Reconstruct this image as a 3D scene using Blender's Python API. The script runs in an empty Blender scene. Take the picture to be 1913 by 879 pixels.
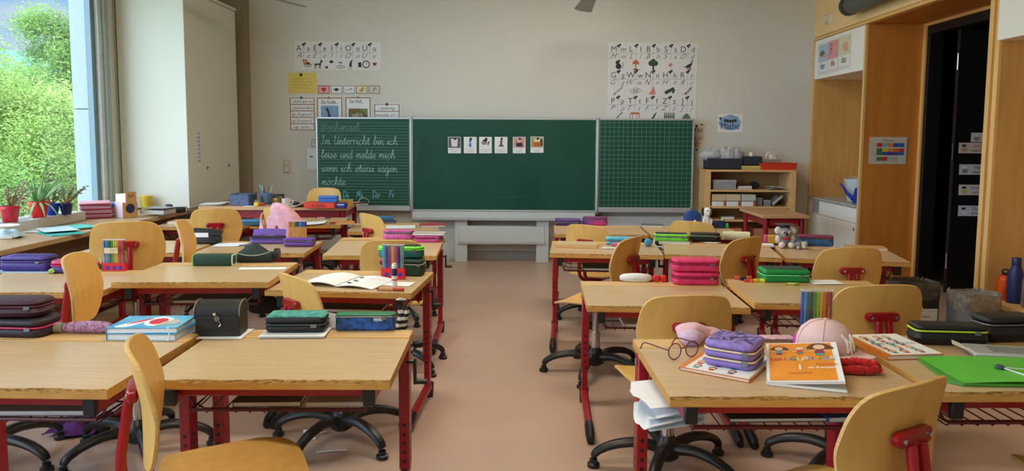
import bpy, bmesh, math, random
from mathutils import Vector, Matrix, Euler

# ------------------------------------------------------------------ camera, world, sun, exposure
SC = bpy.context.scene
COL = SC.collection
R = math.radians
HC = 1.345                      # camera height above the floor
FPX, PCX, PCY = 1400.0, 956.5, 384.0
YAW, PITCH, ROLL = R(.802), R(5.14), R(.317)
EXPOSURE = 1.3
SUN_STRENGTH = 2.7
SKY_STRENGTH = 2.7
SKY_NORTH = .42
FILL_STRENGTH = 18.0

_f = Vector((-math.sin(YAW) * math.cos(PITCH), math.cos(YAW) * math.cos(PITCH), -math.sin(PITCH)))
_r = Vector((math.cos(YAW), math.sin(YAW), 0))
_u = _r.cross(_f)
CR = _r * math.cos(ROLL) + _u * math.sin(ROLL)
CU = _u * math.cos(ROLL) - _r * math.sin(ROLL)
CF = _f
CO = Vector((0, 0, HC))
cam = bpy.data.cameras.new('camera')
cam.sensor_width = 36
cam.lens = FPX / 1913 * 36
cam.shift_y = -(439.5 - PCY) / 1913
cam.clip_end = 400
cam.clip_start = .02
camo = bpy.data.objects.new('camera', cam)
COL.objects.link(camo)
camo.matrix_world = Matrix(((CR.x, CU.x, -CF.x, CO.x), (CR.y, CU.y, -CF.y, CO.y), (CR.z, CU.z, -CF.z, CO.z), (0, 0, 0, 1)))
SC.camera = camo
SC.view_settings.view_transform = 'Standard'
SC.view_settings.look = 'None'
SC.view_settings.exposure = EXPOSURE
SC.view_settings.gamma = 1
SC.view_settings.use_curve_mapping = False
try:
    SC.cycles.max_bounces = 8
    SC.cycles.diffuse_bounces = 5
    SC.cycles.transparent_max_bounces = 24
    SC.cycles.caustics_reflective = False
    SC.cycles.caustics_refractive = False
    SC.cycles.sample_clamp_indirect = 4
    SC.cycles.use_denoising = True
except Exception:
    pass


def _ray(px, py):
    return CF + CR * ((px - PCX) / FPX) - CU * ((py - PCY) / FPX)


def atz(px, py, z):             # where the sight line of a photo pixel meets a level plane
    d = _ray(px, py)
    return CO + d * ((z - CO.z) / d.z)


def aty(px, py, y):
    d = _ray(px, py)
    return CO + d * ((y - CO.y) / d.y)


def atx(px, py, x):
    d = _ray(px, py)
    return CO + d * ((x - CO.x) / d.x)


w = bpy.data.worlds.new('sky')
SC.world = w
w.use_nodes = True
_n = w.node_tree.nodes
_l = w.node_tree.links
_bg = _n['Background']
_tc = _n.new('ShaderNodeTexCoord')
_ns = _n.new('ShaderNodeTexNoise')
_ns.inputs['Scale'].default_value = 3.2
_ns.inputs['Detail'].default_value = 6
_mp = _n.new('ShaderNodeMapping')
_mp.inputs['Scale'].default_value = (1, 1, 2.6)
_cr = _n.new('ShaderNodeValToRGB')
_cr.color_ramp.elements[0].position = .36
_cr.color_ramp.elements[1].position = .58
_cr.color_ramp.elements[0].color = (.21, .52, .93, 1)
_cr.color_ramp.elements[1].color = (.98, .98, .98, 1)
_l.new(_tc.outputs['Generated'], _mp.inputs['Vector'])
_l.new(_mp.outputs['Vector'], _ns.inputs['Vector'])
_sz = _n.new('ShaderNodeSeparateXYZ')
_l.new(_tc.outputs['Generated'], _sz.inputs[0])
_mc = _n.new('ShaderNodeMapRange')          # thinner cloud to the north
_mc.inputs['From Min'].default_value = .1
_mc.inputs['From Max'].default_value = .7
_mc.inputs['To Min'].default_value = 1.0
_mc.inputs['To Max'].default_value = .78
_l.new(_sz.outputs['Y'], _mc.inputs['Value'])
_mm = _n.new('ShaderNodeMath')
_mm.operation = 'MULTIPLY'
_l.new(_ns.outputs['Fac'], _mm.inputs[0])
_l.new(_mc.outputs['Result'], _mm.inputs[1])
_l.new(_mm.outputs[0], _cr.inputs['Fac'])
_l.new(_cr.outputs['Color'], _bg.inputs['Color'])
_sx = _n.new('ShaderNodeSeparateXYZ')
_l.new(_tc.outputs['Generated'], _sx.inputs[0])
_mr = _n.new('ShaderNodeMapRange')          # sky boosted in the unseen south to light the room, calmer blue north
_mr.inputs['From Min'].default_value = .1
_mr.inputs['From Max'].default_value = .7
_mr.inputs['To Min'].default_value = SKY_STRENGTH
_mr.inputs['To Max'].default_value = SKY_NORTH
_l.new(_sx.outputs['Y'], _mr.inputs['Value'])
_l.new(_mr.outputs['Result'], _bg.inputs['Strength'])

sun = bpy.data.lights.new('sun', 'SUN')
sun.energy = SUN_STRENGTH
sun.angle = R(.6)
sun.color = (1, .95, .85)
suno = bpy.data.objects.new('sun', sun)
COL.objects.link(suno)
# high sun over the building, a little behind the camera: lights the trees and the facade fin, not the floor
suno.rotation_euler = Vector((-.62, .46, -1.25)).to_track_quat('-Z', 'Y').to_euler()


# ------------------------------------------------------------------ materials
def lin(c):
    out = []
    for v in c[:3]:
        v = v / 255.0
        out.append(v / 12.92 if v <= .04045 else ((v + .055) / 1.055) ** 2.4)
    return (*out, 1)


_mats = {}


def mat(name, rgb, rough=.55, metal=0, var=.06, scale=18, spec=.5, stretch=None, bump=0, rgb2=None, sheen=0):
    if name in _mats:
        return _mats[name]
    m = bpy.data.materials.new(name)
    m.use_nodes = True
    nt = m.node_tree
    b = nt.nodes['Principled BSDF']
    b.inputs['Roughness'].default_value = rough
    b.inputs['Metallic'].default_value = metal
    b.inputs['Specular IOR Level'].default_value = spec
    if sheen:
        b.inputs['Sheen Weight'].default_value = sheen
    c = lin(rgb)
    if var or rgb2:
        tc = nt.nodes.new('ShaderNodeTexCoord')
        mp = nt.nodes.new('ShaderNodeMapping')
        if stretch:
            mp.inputs['Scale'].default_value = stretch
        no = nt.nodes.new('ShaderNodeTexNoise')
        no.inputs['Scale'].default_value = scale
        no.inputs['Detail'].default_value = 4
        ra = nt.nodes.new('ShaderNodeValToRGB')
        ra.color_ramp.elements[0].position = .32
        ra.color_ramp.elements[1].position = .68
        c2 = lin(rgb2) if rgb2 else tuple(min(1, x * (1 + var)) for x in c[:3]) + (1,)
        c1 = c if rgb2 else tuple(x * (1 - var) for x in c[:3]) + (1,)
        ra.color_ramp.elements[0].color = c1
        ra.color_ramp.elements[1].color = c2
        nt.links.new(tc.outputs['Object'], mp.inputs['Vector'])
        nt.links.new(mp.outputs['Vector'], no.inputs['Vector'])
        nt.links.new(no.outputs['Fac'], ra.inputs['Fac'])
        nt.links.new(ra.outputs['Color'], b.inputs['Base Color'])
        if bump:
            bu = nt.nodes.new('ShaderNodeBump')
            bu.inputs['Strength'].default_value = bump
            bu.inputs['Distance'].default_value = .002
            nt.links.new(no.outputs['Fac'], bu.inputs['Height'])
            nt.links.new(bu.outputs['Normal'], b.inputs['Normal'])
    else:
        b.inputs['Base Color'].default_value = c
    _mats[name] = m
    return m


def wood(name, a, b_, rough=.45, stretch=(3, 30, 30), scale=1.6, spec=.4):
    return mat(name, a, rough, rgb2=b_, stretch=stretch, scale=scale, spec=spec)


def clear(name, rgb=(255, 255, 255), alpha=.12, rough=.05):
    if name in _mats:
        return _mats[name]
    m = bpy.data.materials.new(name)
    m.use_nodes = True
    nt = m.node_tree
    out = nt.nodes['Material Output']
    nt.nodes.remove(nt.nodes['Principled BSDF'])
    t = nt.nodes.new('ShaderNodeBsdfTransparent')
    t.inputs['Color'].default_value = lin(rgb)
    g = nt.nodes.new('ShaderNodeBsdfGlossy')
    g.inputs['Roughness'].default_value = rough
    mx = nt.nodes.new('ShaderNodeMixShader')
    mx.inputs[0].default_value = alpha
    nt.links.new(t.outputs[0], mx.inputs[1])
    nt.links.new(g.outputs[0], mx.inputs[2])
    nt.links.new(mx.outputs[0], out.inputs['Surface'])
    _mats[name] = m
    return m


def emit(name, rgb, strength):
    if name in _mats:
        return _mats[name]
    m = bpy.data.materials.new(name)
    m.use_nodes = True
    nt = m.node_tree
    b = nt.nodes['Principled BSDF']
    b.inputs['Base Color'].default_value = lin(rgb)
    b.inputs['Emission Color'].default_value = lin(rgb)
    b.inputs['Emission Strength'].default_value = strength
    _mats[name] = m
    return m


def leafmat(name, a, b_):
    if name in _mats:
        return _mats[name]
    m = mat(name, a, .6, rgb2=b_, scale=1.2)
    nt = m.node_tree
    out = nt.nodes['Material Output']
    b = nt.nodes['Principled BSDF']
    t = nt.nodes.new('ShaderNodeBsdfTranslucent')
    src = b.inputs['Base Color'].links[0].from_socket
    nt.links.new(src, t.inputs['Color'])
    mx = nt.nodes.new('ShaderNodeMixShader')
    mx.inputs[0].default_value = .45
    nt.links.new(b.outputs[0], mx.inputs[1])
    nt.links.new(t.outputs[0], mx.inputs[2])
    nt.links.new(mx.outputs[0], out.inputs['Surface'])
    return m


def stripes(name, a, b_, freq, axis='Z', rough=.8):
    if name in _mats:
        return _mats[name]
    m = mat(name, a, rough, var=.0)
    nt = m.node_tree
    b = nt.nodes['Principled BSDF']
    tc = nt.nodes.new('ShaderNodeTexCoord')
    wv = nt.nodes.new('ShaderNodeTexWave')
    wv.bands_direction = axis
    wv.inputs['Scale'].default_value = freq
    wv.inputs['Distortion'].default_value = .6
    ra = nt.nodes.new('ShaderNodeValToRGB')
    ra.color_ramp.interpolation = 'CONSTANT'
    ra.color_ramp.elements[0].color = lin(a)
    ra.color_ramp.elements[1].color = lin(b_)
    ra.color_ramp.elements[1].position = .5
    nt.links.new(tc.outputs['Object'], wv.inputs['Vector'])
    nt.links.new(wv.outputs['Fac'], ra.inputs['Fac'])
    nt.links.new(ra.outputs['Color'], b.inputs['Base Color'])
    return m


WALL = mat('wall_paint', (212, 211, 204), .85, var=.015, scale=3, spec=.2)
CEIL = mat('ceiling_paint', (228, 226, 220), .9, var=.01, spec=.2)
LINO = mat('linoleum', (188, 158, 140), .33, rgb2=(200, 170, 151), scale=1.4, spec=.45)
BASEG = mat('grey_baseboard', (150, 148, 148), .6)
DTOP = wood('desk_laminate', (194, 164, 124), (206, 177, 137), .28, (4, 40, 40), 1.3)
DEDGE = wood('desk_edge_beech', (190, 138, 66), (208, 160, 88), .5, (6, 40, 40), 2)
DWEAR = mat('desk_edge_wear', (92, 64, 30), .75, rgb2=(190, 144, 76), scale=60, stretch=(1, 3, 3), spec=.2)
PLY = wood('chair_plywood', (222, 172, 92), (232, 186, 106), .42, (3, 3, .5), 9)
PLYE = wood('plywood_edge', (224, 186, 120), (200, 160, 98), .5, (1, 1, 40), 8)
RED = mat('red_lacquer', (158, 18, 34), .35, var=.04)
REDCH = mat('red_chair_plastic', (160, 14, 26), .3, var=.03)
BLK = mat('black_plastic', (24, 25, 28), .38, var=.1)
BLKM = mat('black_cloth', (22, 23, 27), .85, var=.15)
CHROME = mat('chrome', (205, 205, 208), .16, metal=1, var=0)
ALU = mat('aluminium', (196, 202, 206), .4, metal=.5, var=.02)
ALUW = mat('pale_grey_enamel', (205, 212, 214), .45, var=.015)
CHALKB = mat('chalkboard_enamel', (16, 68, 54), .5, rgb2=(24, 80, 64), scale=1.5, spec=.3)
CHALK = mat('chalk', (150, 180, 168), .9, var=.1)
CHALKB2 = mat('chalk_blue', (120, 196, 214), .9, var=.1)
LINES = mat('board_lines', (96, 140, 122), .8, var=.05)
WHITEP = mat('white_paper', (232, 234, 236), .8, var=.01)
WHITEPL = mat('white_plastic', (226, 226, 226), .4, var=.01)
INK = mat('ink_black', (52, 52, 56), .8, var=0)
INKG = mat('ink_grey', (140, 140, 142), .8, var=0)
BROWNB = mat('brown_border', (150, 118, 98), .8, var=.03)
CREAM = mat('cream_paper', (224, 216, 178), .8, var=.02)
YELP = mat('yellow_paper', (222, 200, 108), .8, var=.02)
PINKP = mat('pink_paper', (226, 168, 168), .8, var=.02)
BLUP = mat('blue_paper', (140, 186, 214), .8, var=.04)
CABW = wood('cabinet_oak', (202, 154, 88), (214, 168, 102), .5, (6, 6, .7), 3)
CABL = wood('cabinet_edge', (222, 178, 110), (232, 190, 124), .5, (6, 6, .7), 3)
CABD = wood('recess_panel_wood', (196, 120, 48), (208, 134, 58), .45, (6, 6, .6), 2.4)  # darker, more orange wood than the cabinet oak
SHELFW = wood('beech_shelf', (214, 174, 116), (224, 186, 130), .5, (2, 20, 20), 2)
SILLW = wood('sill_laminate', (176, 142, 106), (190, 156, 120), .4, (30, 3, 30), 2)
CABWHITE = mat('white_cabinet_lacquer', (240, 242, 240), .45, var=.01)
BLKDOOR = mat('black_door_paint', (14, 14, 16), .5, var=.1)
DARKCOR = mat('corridor_shade', (30, 26, 24), .9, var=.05)  # corridor's darkness put into its wall colour
GLASS = clear('window_glass', (250, 253, 252), .05, .01)
CLEARP = clear('clear_plastic', (252, 253, 254), .06, .1)
FRAMEG = mat('window_frame_grey', (120, 140, 152), .5, metal=.2, var=.02)
FACADE = mat('facade_white', (168, 178, 186), .7, var=.02)

C = {}


def col(name, rgb, **k):
    return mat(name, rgb, **{'rough': .55, 'var': .06, **k})


# ------------------------------------------------------------------ mesh building
class MB:
    def __init__(s):
        s.v, s.f, s.m, s.mats = [], [], [], []
        s.re = False
        s.cnt = 0

    def mi(s, m):
        if m not in s.mats:
            s.mats.append(m)
        return s.mats.index(m)

    def add(s, vs, fs, m, M=None):
        o = len(s.v)
        if M is not None:
            vs = [M @ Vector(v) for v in vs]
        s.v += [tuple(v) for v in vs]
        k = s.mi(m)
        for f in fs:
            s.f.append([i + o for i in f])
            s.m.append(k)
        return s

    def box(s, x0, x1, y0, y1, z0, z1, m, c=0, M=None):
        if x0 > x1: x0, x1 = x1, x0
        if y0 > y1: y0, y1 = y1, y0
        if z0 > z1: z0, z1 = z1, z0
        if c <= 0:
            vs = [(x, y, z) for z in (z0, z1) for y in (y0, y1) for x in (x0, x1)]
            return s.add(vs, [(0, 2, 3, 1), (4, 5, 7, 6), (0, 1, 5, 4), (2, 6, 7, 3), (0, 4, 6, 2), (1, 3, 7, 5)], m, M)
        c = min(c, (x1 - x0) * .49, (y1 - y0) * .49, (z1 - z0) * .49)
        s.re = True
        vs, idx = [], {}
        for i, x in enumerate((x0, x1)):
            for j, y in enumerate((y0, y1)):
                for k, z in enumerate((z0, z1)):
                    xi, yi, zi = x + (c, -c)[i], y + (c, -c)[j], z + (c, -c)[k]
                    for a, p in enumerate(((x, yi, zi), (xi, y, zi), (xi, yi, z))):
                        idx[i, j, k, a] = len(vs)
                        vs.append(p)
        fs = []
        for i in (0, 1):
            q = [idx[i, 0, 0, 0], idx[i, 1, 0, 0], idx[i, 1, 1, 0], idx[i, 0, 1, 0]]
            fs.append(q if i else q[::-1])
            q = [idx[0, i, 0, 1], idx[0, i, 1, 1], idx[1, i, 1, 1], idx[1, i, 0, 1]]
            fs.append(q if i else q[::-1])
            q = [idx[0, 0, i, 2], idx[1, 0, i, 2], idx[1, 1, i, 2], idx[0, 1, i, 2]]
            fs.append(q if i else q[::-1])
        for a in (0, 1):
            for b in (0, 1):
                q = [idx[a, b, 0, 0], idx[a, b, 1, 0], idx[a, b, 1, 1], idx[a, b, 0, 1]]
                fs.append(q if (a != b) else q[::-1])
                q = [idx[a, 0, b, 0], idx[a, 1, b, 0], idx[a, 1, b, 2], idx[a, 0, b, 2]]
                fs.append(q if (a == b) else q[::-1])
                q = [idx[0, a, b, 1], idx[1, a, b, 1], idx[1, a, b, 2], idx[0, a, b, 2]]
                fs.append(q if (a != b) else q[::-1])
        for i in (0, 1):
            for j in (0, 1):
                for k in (0, 1):
                    q = [idx[i, j, k, 0], idx[i, j, k, 1], idx[i, j, k, 2]]
                    fs.append(q if (i + j + k) % 2 else q[::-1])
        return s.add(vs, fs, m, M)

    def tube(s, pts, r, m, n=8, closed=False, M=None, flat=1.0):
        pts = [Vector(p) for p in pts]
        N = len(pts)
        rs = r if isinstance(r, (list, tuple)) else [r] * N
        tang = []
        for i in range(N):
            a = pts[(i - 1) % N] if (closed or i > 0) else pts[i]
            b = pts[(i + 1) % N] if (closed or i < N - 1) else pts[i]
            t = b - a
            tang.append(t.normalized() if t.length > 1e-9 else Vector((0, 0, 1)))
        up = Vector((0, 0, 1)) if abs(tang[0].z) < .9 else Vector((1, 0, 0))
        side = tang[0].cross(up).normalized()
        vs = []
        for i in range(N):
            side = (side - tang[i] * side.dot(tang[i]))
            side = side.normalized() if side.length > 1e-6 else tang[i].orthogonal().normalized()
            b = side.cross(tang[i])
            for k in range(n):
                a = 2 * math.pi * k / n
                vs.append(pts[i] + side * (math.cos(a) * rs[i]) + b * (math.sin(a) * rs[i] * flat))
        fs = []
        for i in range(N if closed else N - 1):
            j = (i + 1) % N
            for k in range(n):
                l = (k + 1) % n
                fs.append((i * n + k, i * n + l, j * n + l, j * n + k))
        if not closed:
            fs.append(tuple(range(n))[::-1])
            fs.append(tuple((N - 1) * n + k for k in range(n)))
        return s.add(vs, fs, m, M)

    def lathe(s, prof, m, n=20, M=None, mats=None):
        vs = []
        for (r, z) in prof:
            for k in range(n):
                a = 2 * math.pi * k / n
                vs.append((r * math.cos(a), r * math.sin(a), z))
        for i in range(len(prof) - 1):
            fs = [(i * n + k, i * n + (k + 1) % n, (i + 1) * n + (k + 1) % n, (i + 1) * n + k) for k in range(n)]
            if i == 0:
                base = len(s.v)
                s.add(vs, fs, (mats[i] if mats else m), M)
            else:
                kx = s.mi(mats[i] if mats else m)
                for f in fs:
                    s.f.append([q + base for q in f])
                    s.m.append(kx)
        kx = s.mi(mats[0] if mats else m)
        s.f.append([base + k for k in range(n)][::-1])
        s.m.append(kx)
        kx = s.mi(mats[-1] if mats else m)
        s.f.append([base + (len(prof) - 1) * n + k for k in range(n)])
        s.m.append(kx)
        return s

    def rings(s, rings, m, M=None, cap=True, mats=None):
        n = len(rings[0])
        vs = [p for r_ in rings for p in r_]
        o = len(s.v)
        s.add(vs, [], m, M)
        for i in range(len(rings) - 1):
            kx = s.mi(mats[i] if mats else m)
            for k in range(n):
                l = (k + 1) % n
                s.f.append([o + i * n + k, o + i * n + l, o + (i + 1) * n + l, o + (i + 1) * n + k])
                s.m.append(kx)
        if cap:
            s.f.append([o + k for k in range(n)][::-1])
            s.m.append(s.mi(mats[0] if mats else m))
            s.f.append([o + (len(rings) - 1) * n + k for k in range(n)])
            s.m.append(s.mi(mats[-1] if mats else m))
        return s

    def rbox(s, w_, d, h, rad, e, m, cx=0, cy=0, z=0, M=None, seg=5, taper=0, bulge=0):
        """rounded box: footprint w x d with corner radius rad, top and bottom edges rounded by e"""
        lay = []
        for i in range(4):
            a = math.pi / 2 * i / 3
            lay.append((z + e * (1 - math.sin(a)), e * (1 - math.cos(a))))
        lay = sorted(lay)
        lay = [(zz, ins) for zz, ins in lay]
        low = [(z + e * (1 - math.cos(math.pi / 2 * i / 3)), e * (1 - math.sin(math.pi / 2 * i / 3))) for i in range(4)]
        high = [(z + h - e * (1 - math.cos(math.pi / 2 * i / 3)), e * (1 - math.sin(math.pi / 2 * i / 3)) + taper) for i in range(3, -1, -1)]
        mid = [(z + h / 2, -bulge + taper / 2)] if bulge else []
        rs = [[Vector((x + cx, y + cy, zz)) for x, y in rrect(w_ - 2 * ins, d - 2 * ins, max(.001, rad - ins), seg)] for zz, ins in low + mid + high]
        return s.rings(rs, m, M)

    def grid(s, fn, nu, nv, m, thick=0, M=None):
        vs = [fn(i / nu, j / nv) for j in range(nv + 1) for i in range(nu + 1)]
        vs = [Vector(v) for v in vs]
        W = nu + 1
        fs = [(j * W + i, j * W + i + 1, (j + 1) * W + i + 1, (j + 1) * W + i) for j in range(nv) for i in range(nu)]
        if thick:
            nrm = [Vector((0, 0, 0)) for _ in vs]
            for f in fs:
                n_ = (vs[f[1]] - vs[f[0]]).cross(vs[f[3]] - vs[f[0]])
                if n_.length > 1e-12:
                    n_.normalize()
                for i in f:
                    nrm[i] += n_
            N = len(vs)
            v2 = [v - (q.normalized() if q.length > 0 else Vector((0, 0, 1))) * thick for v, q in zip(vs, nrm)]
            f2 = [tuple(i + N for i in f[::-1]) for f in fs]
            rim = [j for j in range(W)] + [j * W + nu for j in range(1, nv + 1)] + [nv * W + i for i in range(nu - 1, -1, -1)] + [j * W for j in range(nv - 1, 0, -1)]
            f3 = [(rim[k], rim[k] + N, rim[(k + 1) % len(rim)] + N, rim[(k + 1) % len(rim)]) for k in range(len(rim))]
            return s.add(vs + v2, fs + f2 + f3, m, M)
        return s.add(vs, fs, m, M)

    def ball(s, c, r, m, n=12, sc=(1, 1, 1), M=None, k=8):
        prof = [(max(1e-4, math.cos(a)) * r, math.sin(a) * r) for a in [-math.pi / 2 + math.pi * i / k for i in range(k + 1)]]
        T = Matrix.Translation(c) @ Matrix.Diagonal((*sc, 1))
        return s.lathe(prof, m, n, (M @ T) if M is not None else T)

    def lay(s, k, z):
        s.cnt += 1
        return z + .0004 * k + (s.cnt % 16) * 2.2e-5

    # flat artwork in the local xy plane, layer k sits k*0.4 mm above the sheet
    def poly(s, pts, m, k=1, z=0):
        q = s.lay(k, z)
        return s.add([(x, y, q) for x, y in pts], [tuple(range(len(pts)))], m)

    def rect(s, x0, y0, x1, y1, m, k=1, z=0):
        return s.poly([(x0, y0), (x1, y0), (x1, y1), (x0, y1)], m, k, z)

    def disc(s, x, y, r, m, k=1, ry=None, n=14, z=0, a0=0):
        ry = ry or r
        return s.poly([(x + r * math.cos(2 * math.pi * i / n + a0), y + ry * math.sin(2 * math.pi * i / n + a0)) for i in range(n)], m, k, z)

    def ring(s, x, y, r, wd, m, k=1, ry=None, n=20, z=0):
        ry = ry or r
        q = s.lay(k, z)
        vs = []
        for i in range(n):
            a = 2 * math.pi * i / n
            vs += [(x + r * math.cos(a), y + ry * math.sin(a), q), (x + (r - wd) * math.cos(a), y + (ry - wd) * math.sin(a), q)]
        return s.add(vs, [(2 * i, 2 * ((i + 1) % n), 2 * ((i + 1) % n) + 1, 2 * i + 1) for i in range(n)], m)

    def frame(s, x0, y0, x1, y1, wd, m, k=1, z=0):
        s.rect(x0, y0, x1, y0 + wd, m, k, z)
        s.rect(x0, y1 - wd, x1, y1, m, k, z)
        s.rect(x0, y0 + wd, x0 + wd, y1 - wd, m, k, z)
        return s.rect(x1 - wd, y0 + wd, x1, y1 - wd, m, k, z)

    def line(s, pts, wd, m, k=1, z=0):
        pts = [Vector((p[0], p[1])) for p in pts]
        q = s.lay(k, z)
        vs = []
        for i, p in enumerate(pts):
            a, b = pts[max(0, i - 1)], pts[min(len(pts) - 1, i + 1)]
            t = b - a
            t = t.normalized() if t.length > 1e-9 else Vector((1, 0))
            n_ = Vector((-t.y, t.x)) * wd / 2
            vs += [(p.x + n_.x, p.y + n_.y, q + i * 5e-6), (p.x - n_.x, p.y - n_.y, q + i * 5e-6)]
        return s.add(vs, [(2 * i + 1, 2 * i + 3, 2 * i + 2, 2 * i) for i in range(len(pts) - 1)], m)

    def text(s, st, x, y, size, m, k=2, align='CENTER', shear=0, z=0, bold=0, wmax=None):
        vs, fs, wid = glyphs(st, shear, bold)
        sc = size
        sx = sc if not wmax or wid * sc <= wmax else wmax / wid
        ox = x - (wid * sx / 2 if align == 'CENTER' else 0)
        q = s.lay(k, z)
        return s.add([(ox + a * sx, y + b * sc, q) for a, b in vs], fs, m)

    def script(s, st, x, y, xh, wd, m, k=2, z=0, slant=.12, wmax=None):
        tot = sum(CURS.get(ch, (.7, []))[0] for ch in st) * .9
        sx = xh if not wmax or tot * xh <= wmax else wmax / tot
        ox = x
        for ch in st:
            adv, strokes = CURS.get(ch, (.7, []))
            for sk in strokes:
                pp = catmull(sk, 4)
                s.line([(ox + (px_ + slant * py_) * sx * .9, y + py_ * xh) for px_, py_ in pp], wd, m, k, z)
            ox += adv * sx * .9
        return s

    def squiggle(s, x0, x1, y, h, wd, m, k=2, seed=0, z=0):
        rd = random.Random(seed)
        x = x0
        while x < x1 - h:
            L = min(x1 - x, h * rd.uniform(2.5, 6))
            n_ = max(3, int(L / h * 2.2))
            s.line([(x + L * i / n_, y + (h * rd.uniform(.3, 1) if i % 2 else 0)) for i in range(n_ + 1)], wd, m, k, z)
            x += L + h * .8
        return s

    def build(s, name, parent=None, loc=None, rot=None, smooth=True, ang=38):
        me = bpy.data.meshes.new(name)
        me.from_pydata(s.v, [], s.f)
        for m in s.mats:
            me.materials.append(m)
        me.polygons.foreach_set('material_index', s.m)
        if s.re:
            bm = bmesh.new()
            bm.from_mesh(me)
            bmesh.ops.recalc_face_normals(bm, faces=bm.faces)
            bm.to_mesh(me)
            bm.free()
        if smooth:
            me.polygons.foreach_set('use_smooth', [True] * len(s.f))
            try:
                me.set_sharp_from_angle(angle=R(ang))
            except Exception:
                pass
        me.update()
        o = bpy.data.objects.new(name, me)
        COL.objects.link(o)
        if parent is not None:
            o.parent = parent
        if loc is not None:
            o.location = loc
        if rot is not None:
            o.rotation_euler = rot
        return o


def rrect(w_, d, r, seg=5):
    r = min(r, w_ / 2 - 1e-4, d / 2 - 1e-4)
    out = []
    for cx, cy, a0 in ((w_ / 2 - r, d / 2 - r, 0), (-w_ / 2 + r, d / 2 - r, 90), (-w_ / 2 + r, -d / 2 + r, 180), (w_ / 2 - r, -d / 2 + r, 270)):
        for i in range(seg + 1):
            a = R(a0 + 90 * i / seg)
            out.append((cx + r * math.cos(a), cy + r * math.sin(a)))
    return out


def catmull(p, n=4, closed=False):
    p = [Vector(q) for q in p]
    if len(p) < 3 and not closed:
        return p
    out = []
    N = len(p)
    for i in range(N if closed else N - 1):
        a, b, c, d = (p[(i - 1) % N], p[i], p[(i + 1) % N], p[(i + 2) % N]) if closed else (p[max(i - 1, 0)], p[i], p[i + 1], p[min(i + 2, N - 1)])
        for k in range(n):
            t = k / n
            out.append(.5 * ((2 * b) + (c - a) * t + (2 * a - 5 * b + 4 * c - d) * t * t + (3 * b - a - 3 * c + d) * t ** 3))
    if not closed:
        out.append(p[-1])
    return out


_gl = {}


def glyphs(st, shear=0, bold=0):
    key = (st, shear, bold)
    if key not in _gl:
        cu = bpy.data.curves.new('lettering', 'FONT')
        cu.body = st
        cu.size = 1
        cu.shear = shear
        cu.offset = bold
        cu.resolution_u = 3
        o = bpy.data.objects.new('lettering', cu)
        COL.objects.link(o)
        me = o.to_mesh()
        vs = [(v.co.x, v.co.y) for v in me.vertices]
        fs = [tuple(p.vertices) for p in me.polygons]
        o.to_mesh_clear()
        bpy.data.objects.remove(o)
        bpy.data.curves.remove(cu)
        if vs:
            x0 = min(v[0] for v in vs)
            vs = [(a - x0, b) for a, b in vs]
        _gl[key] = (vs, fs, max([v[0] for v in vs] or [0]))
    return _gl[key]


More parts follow.
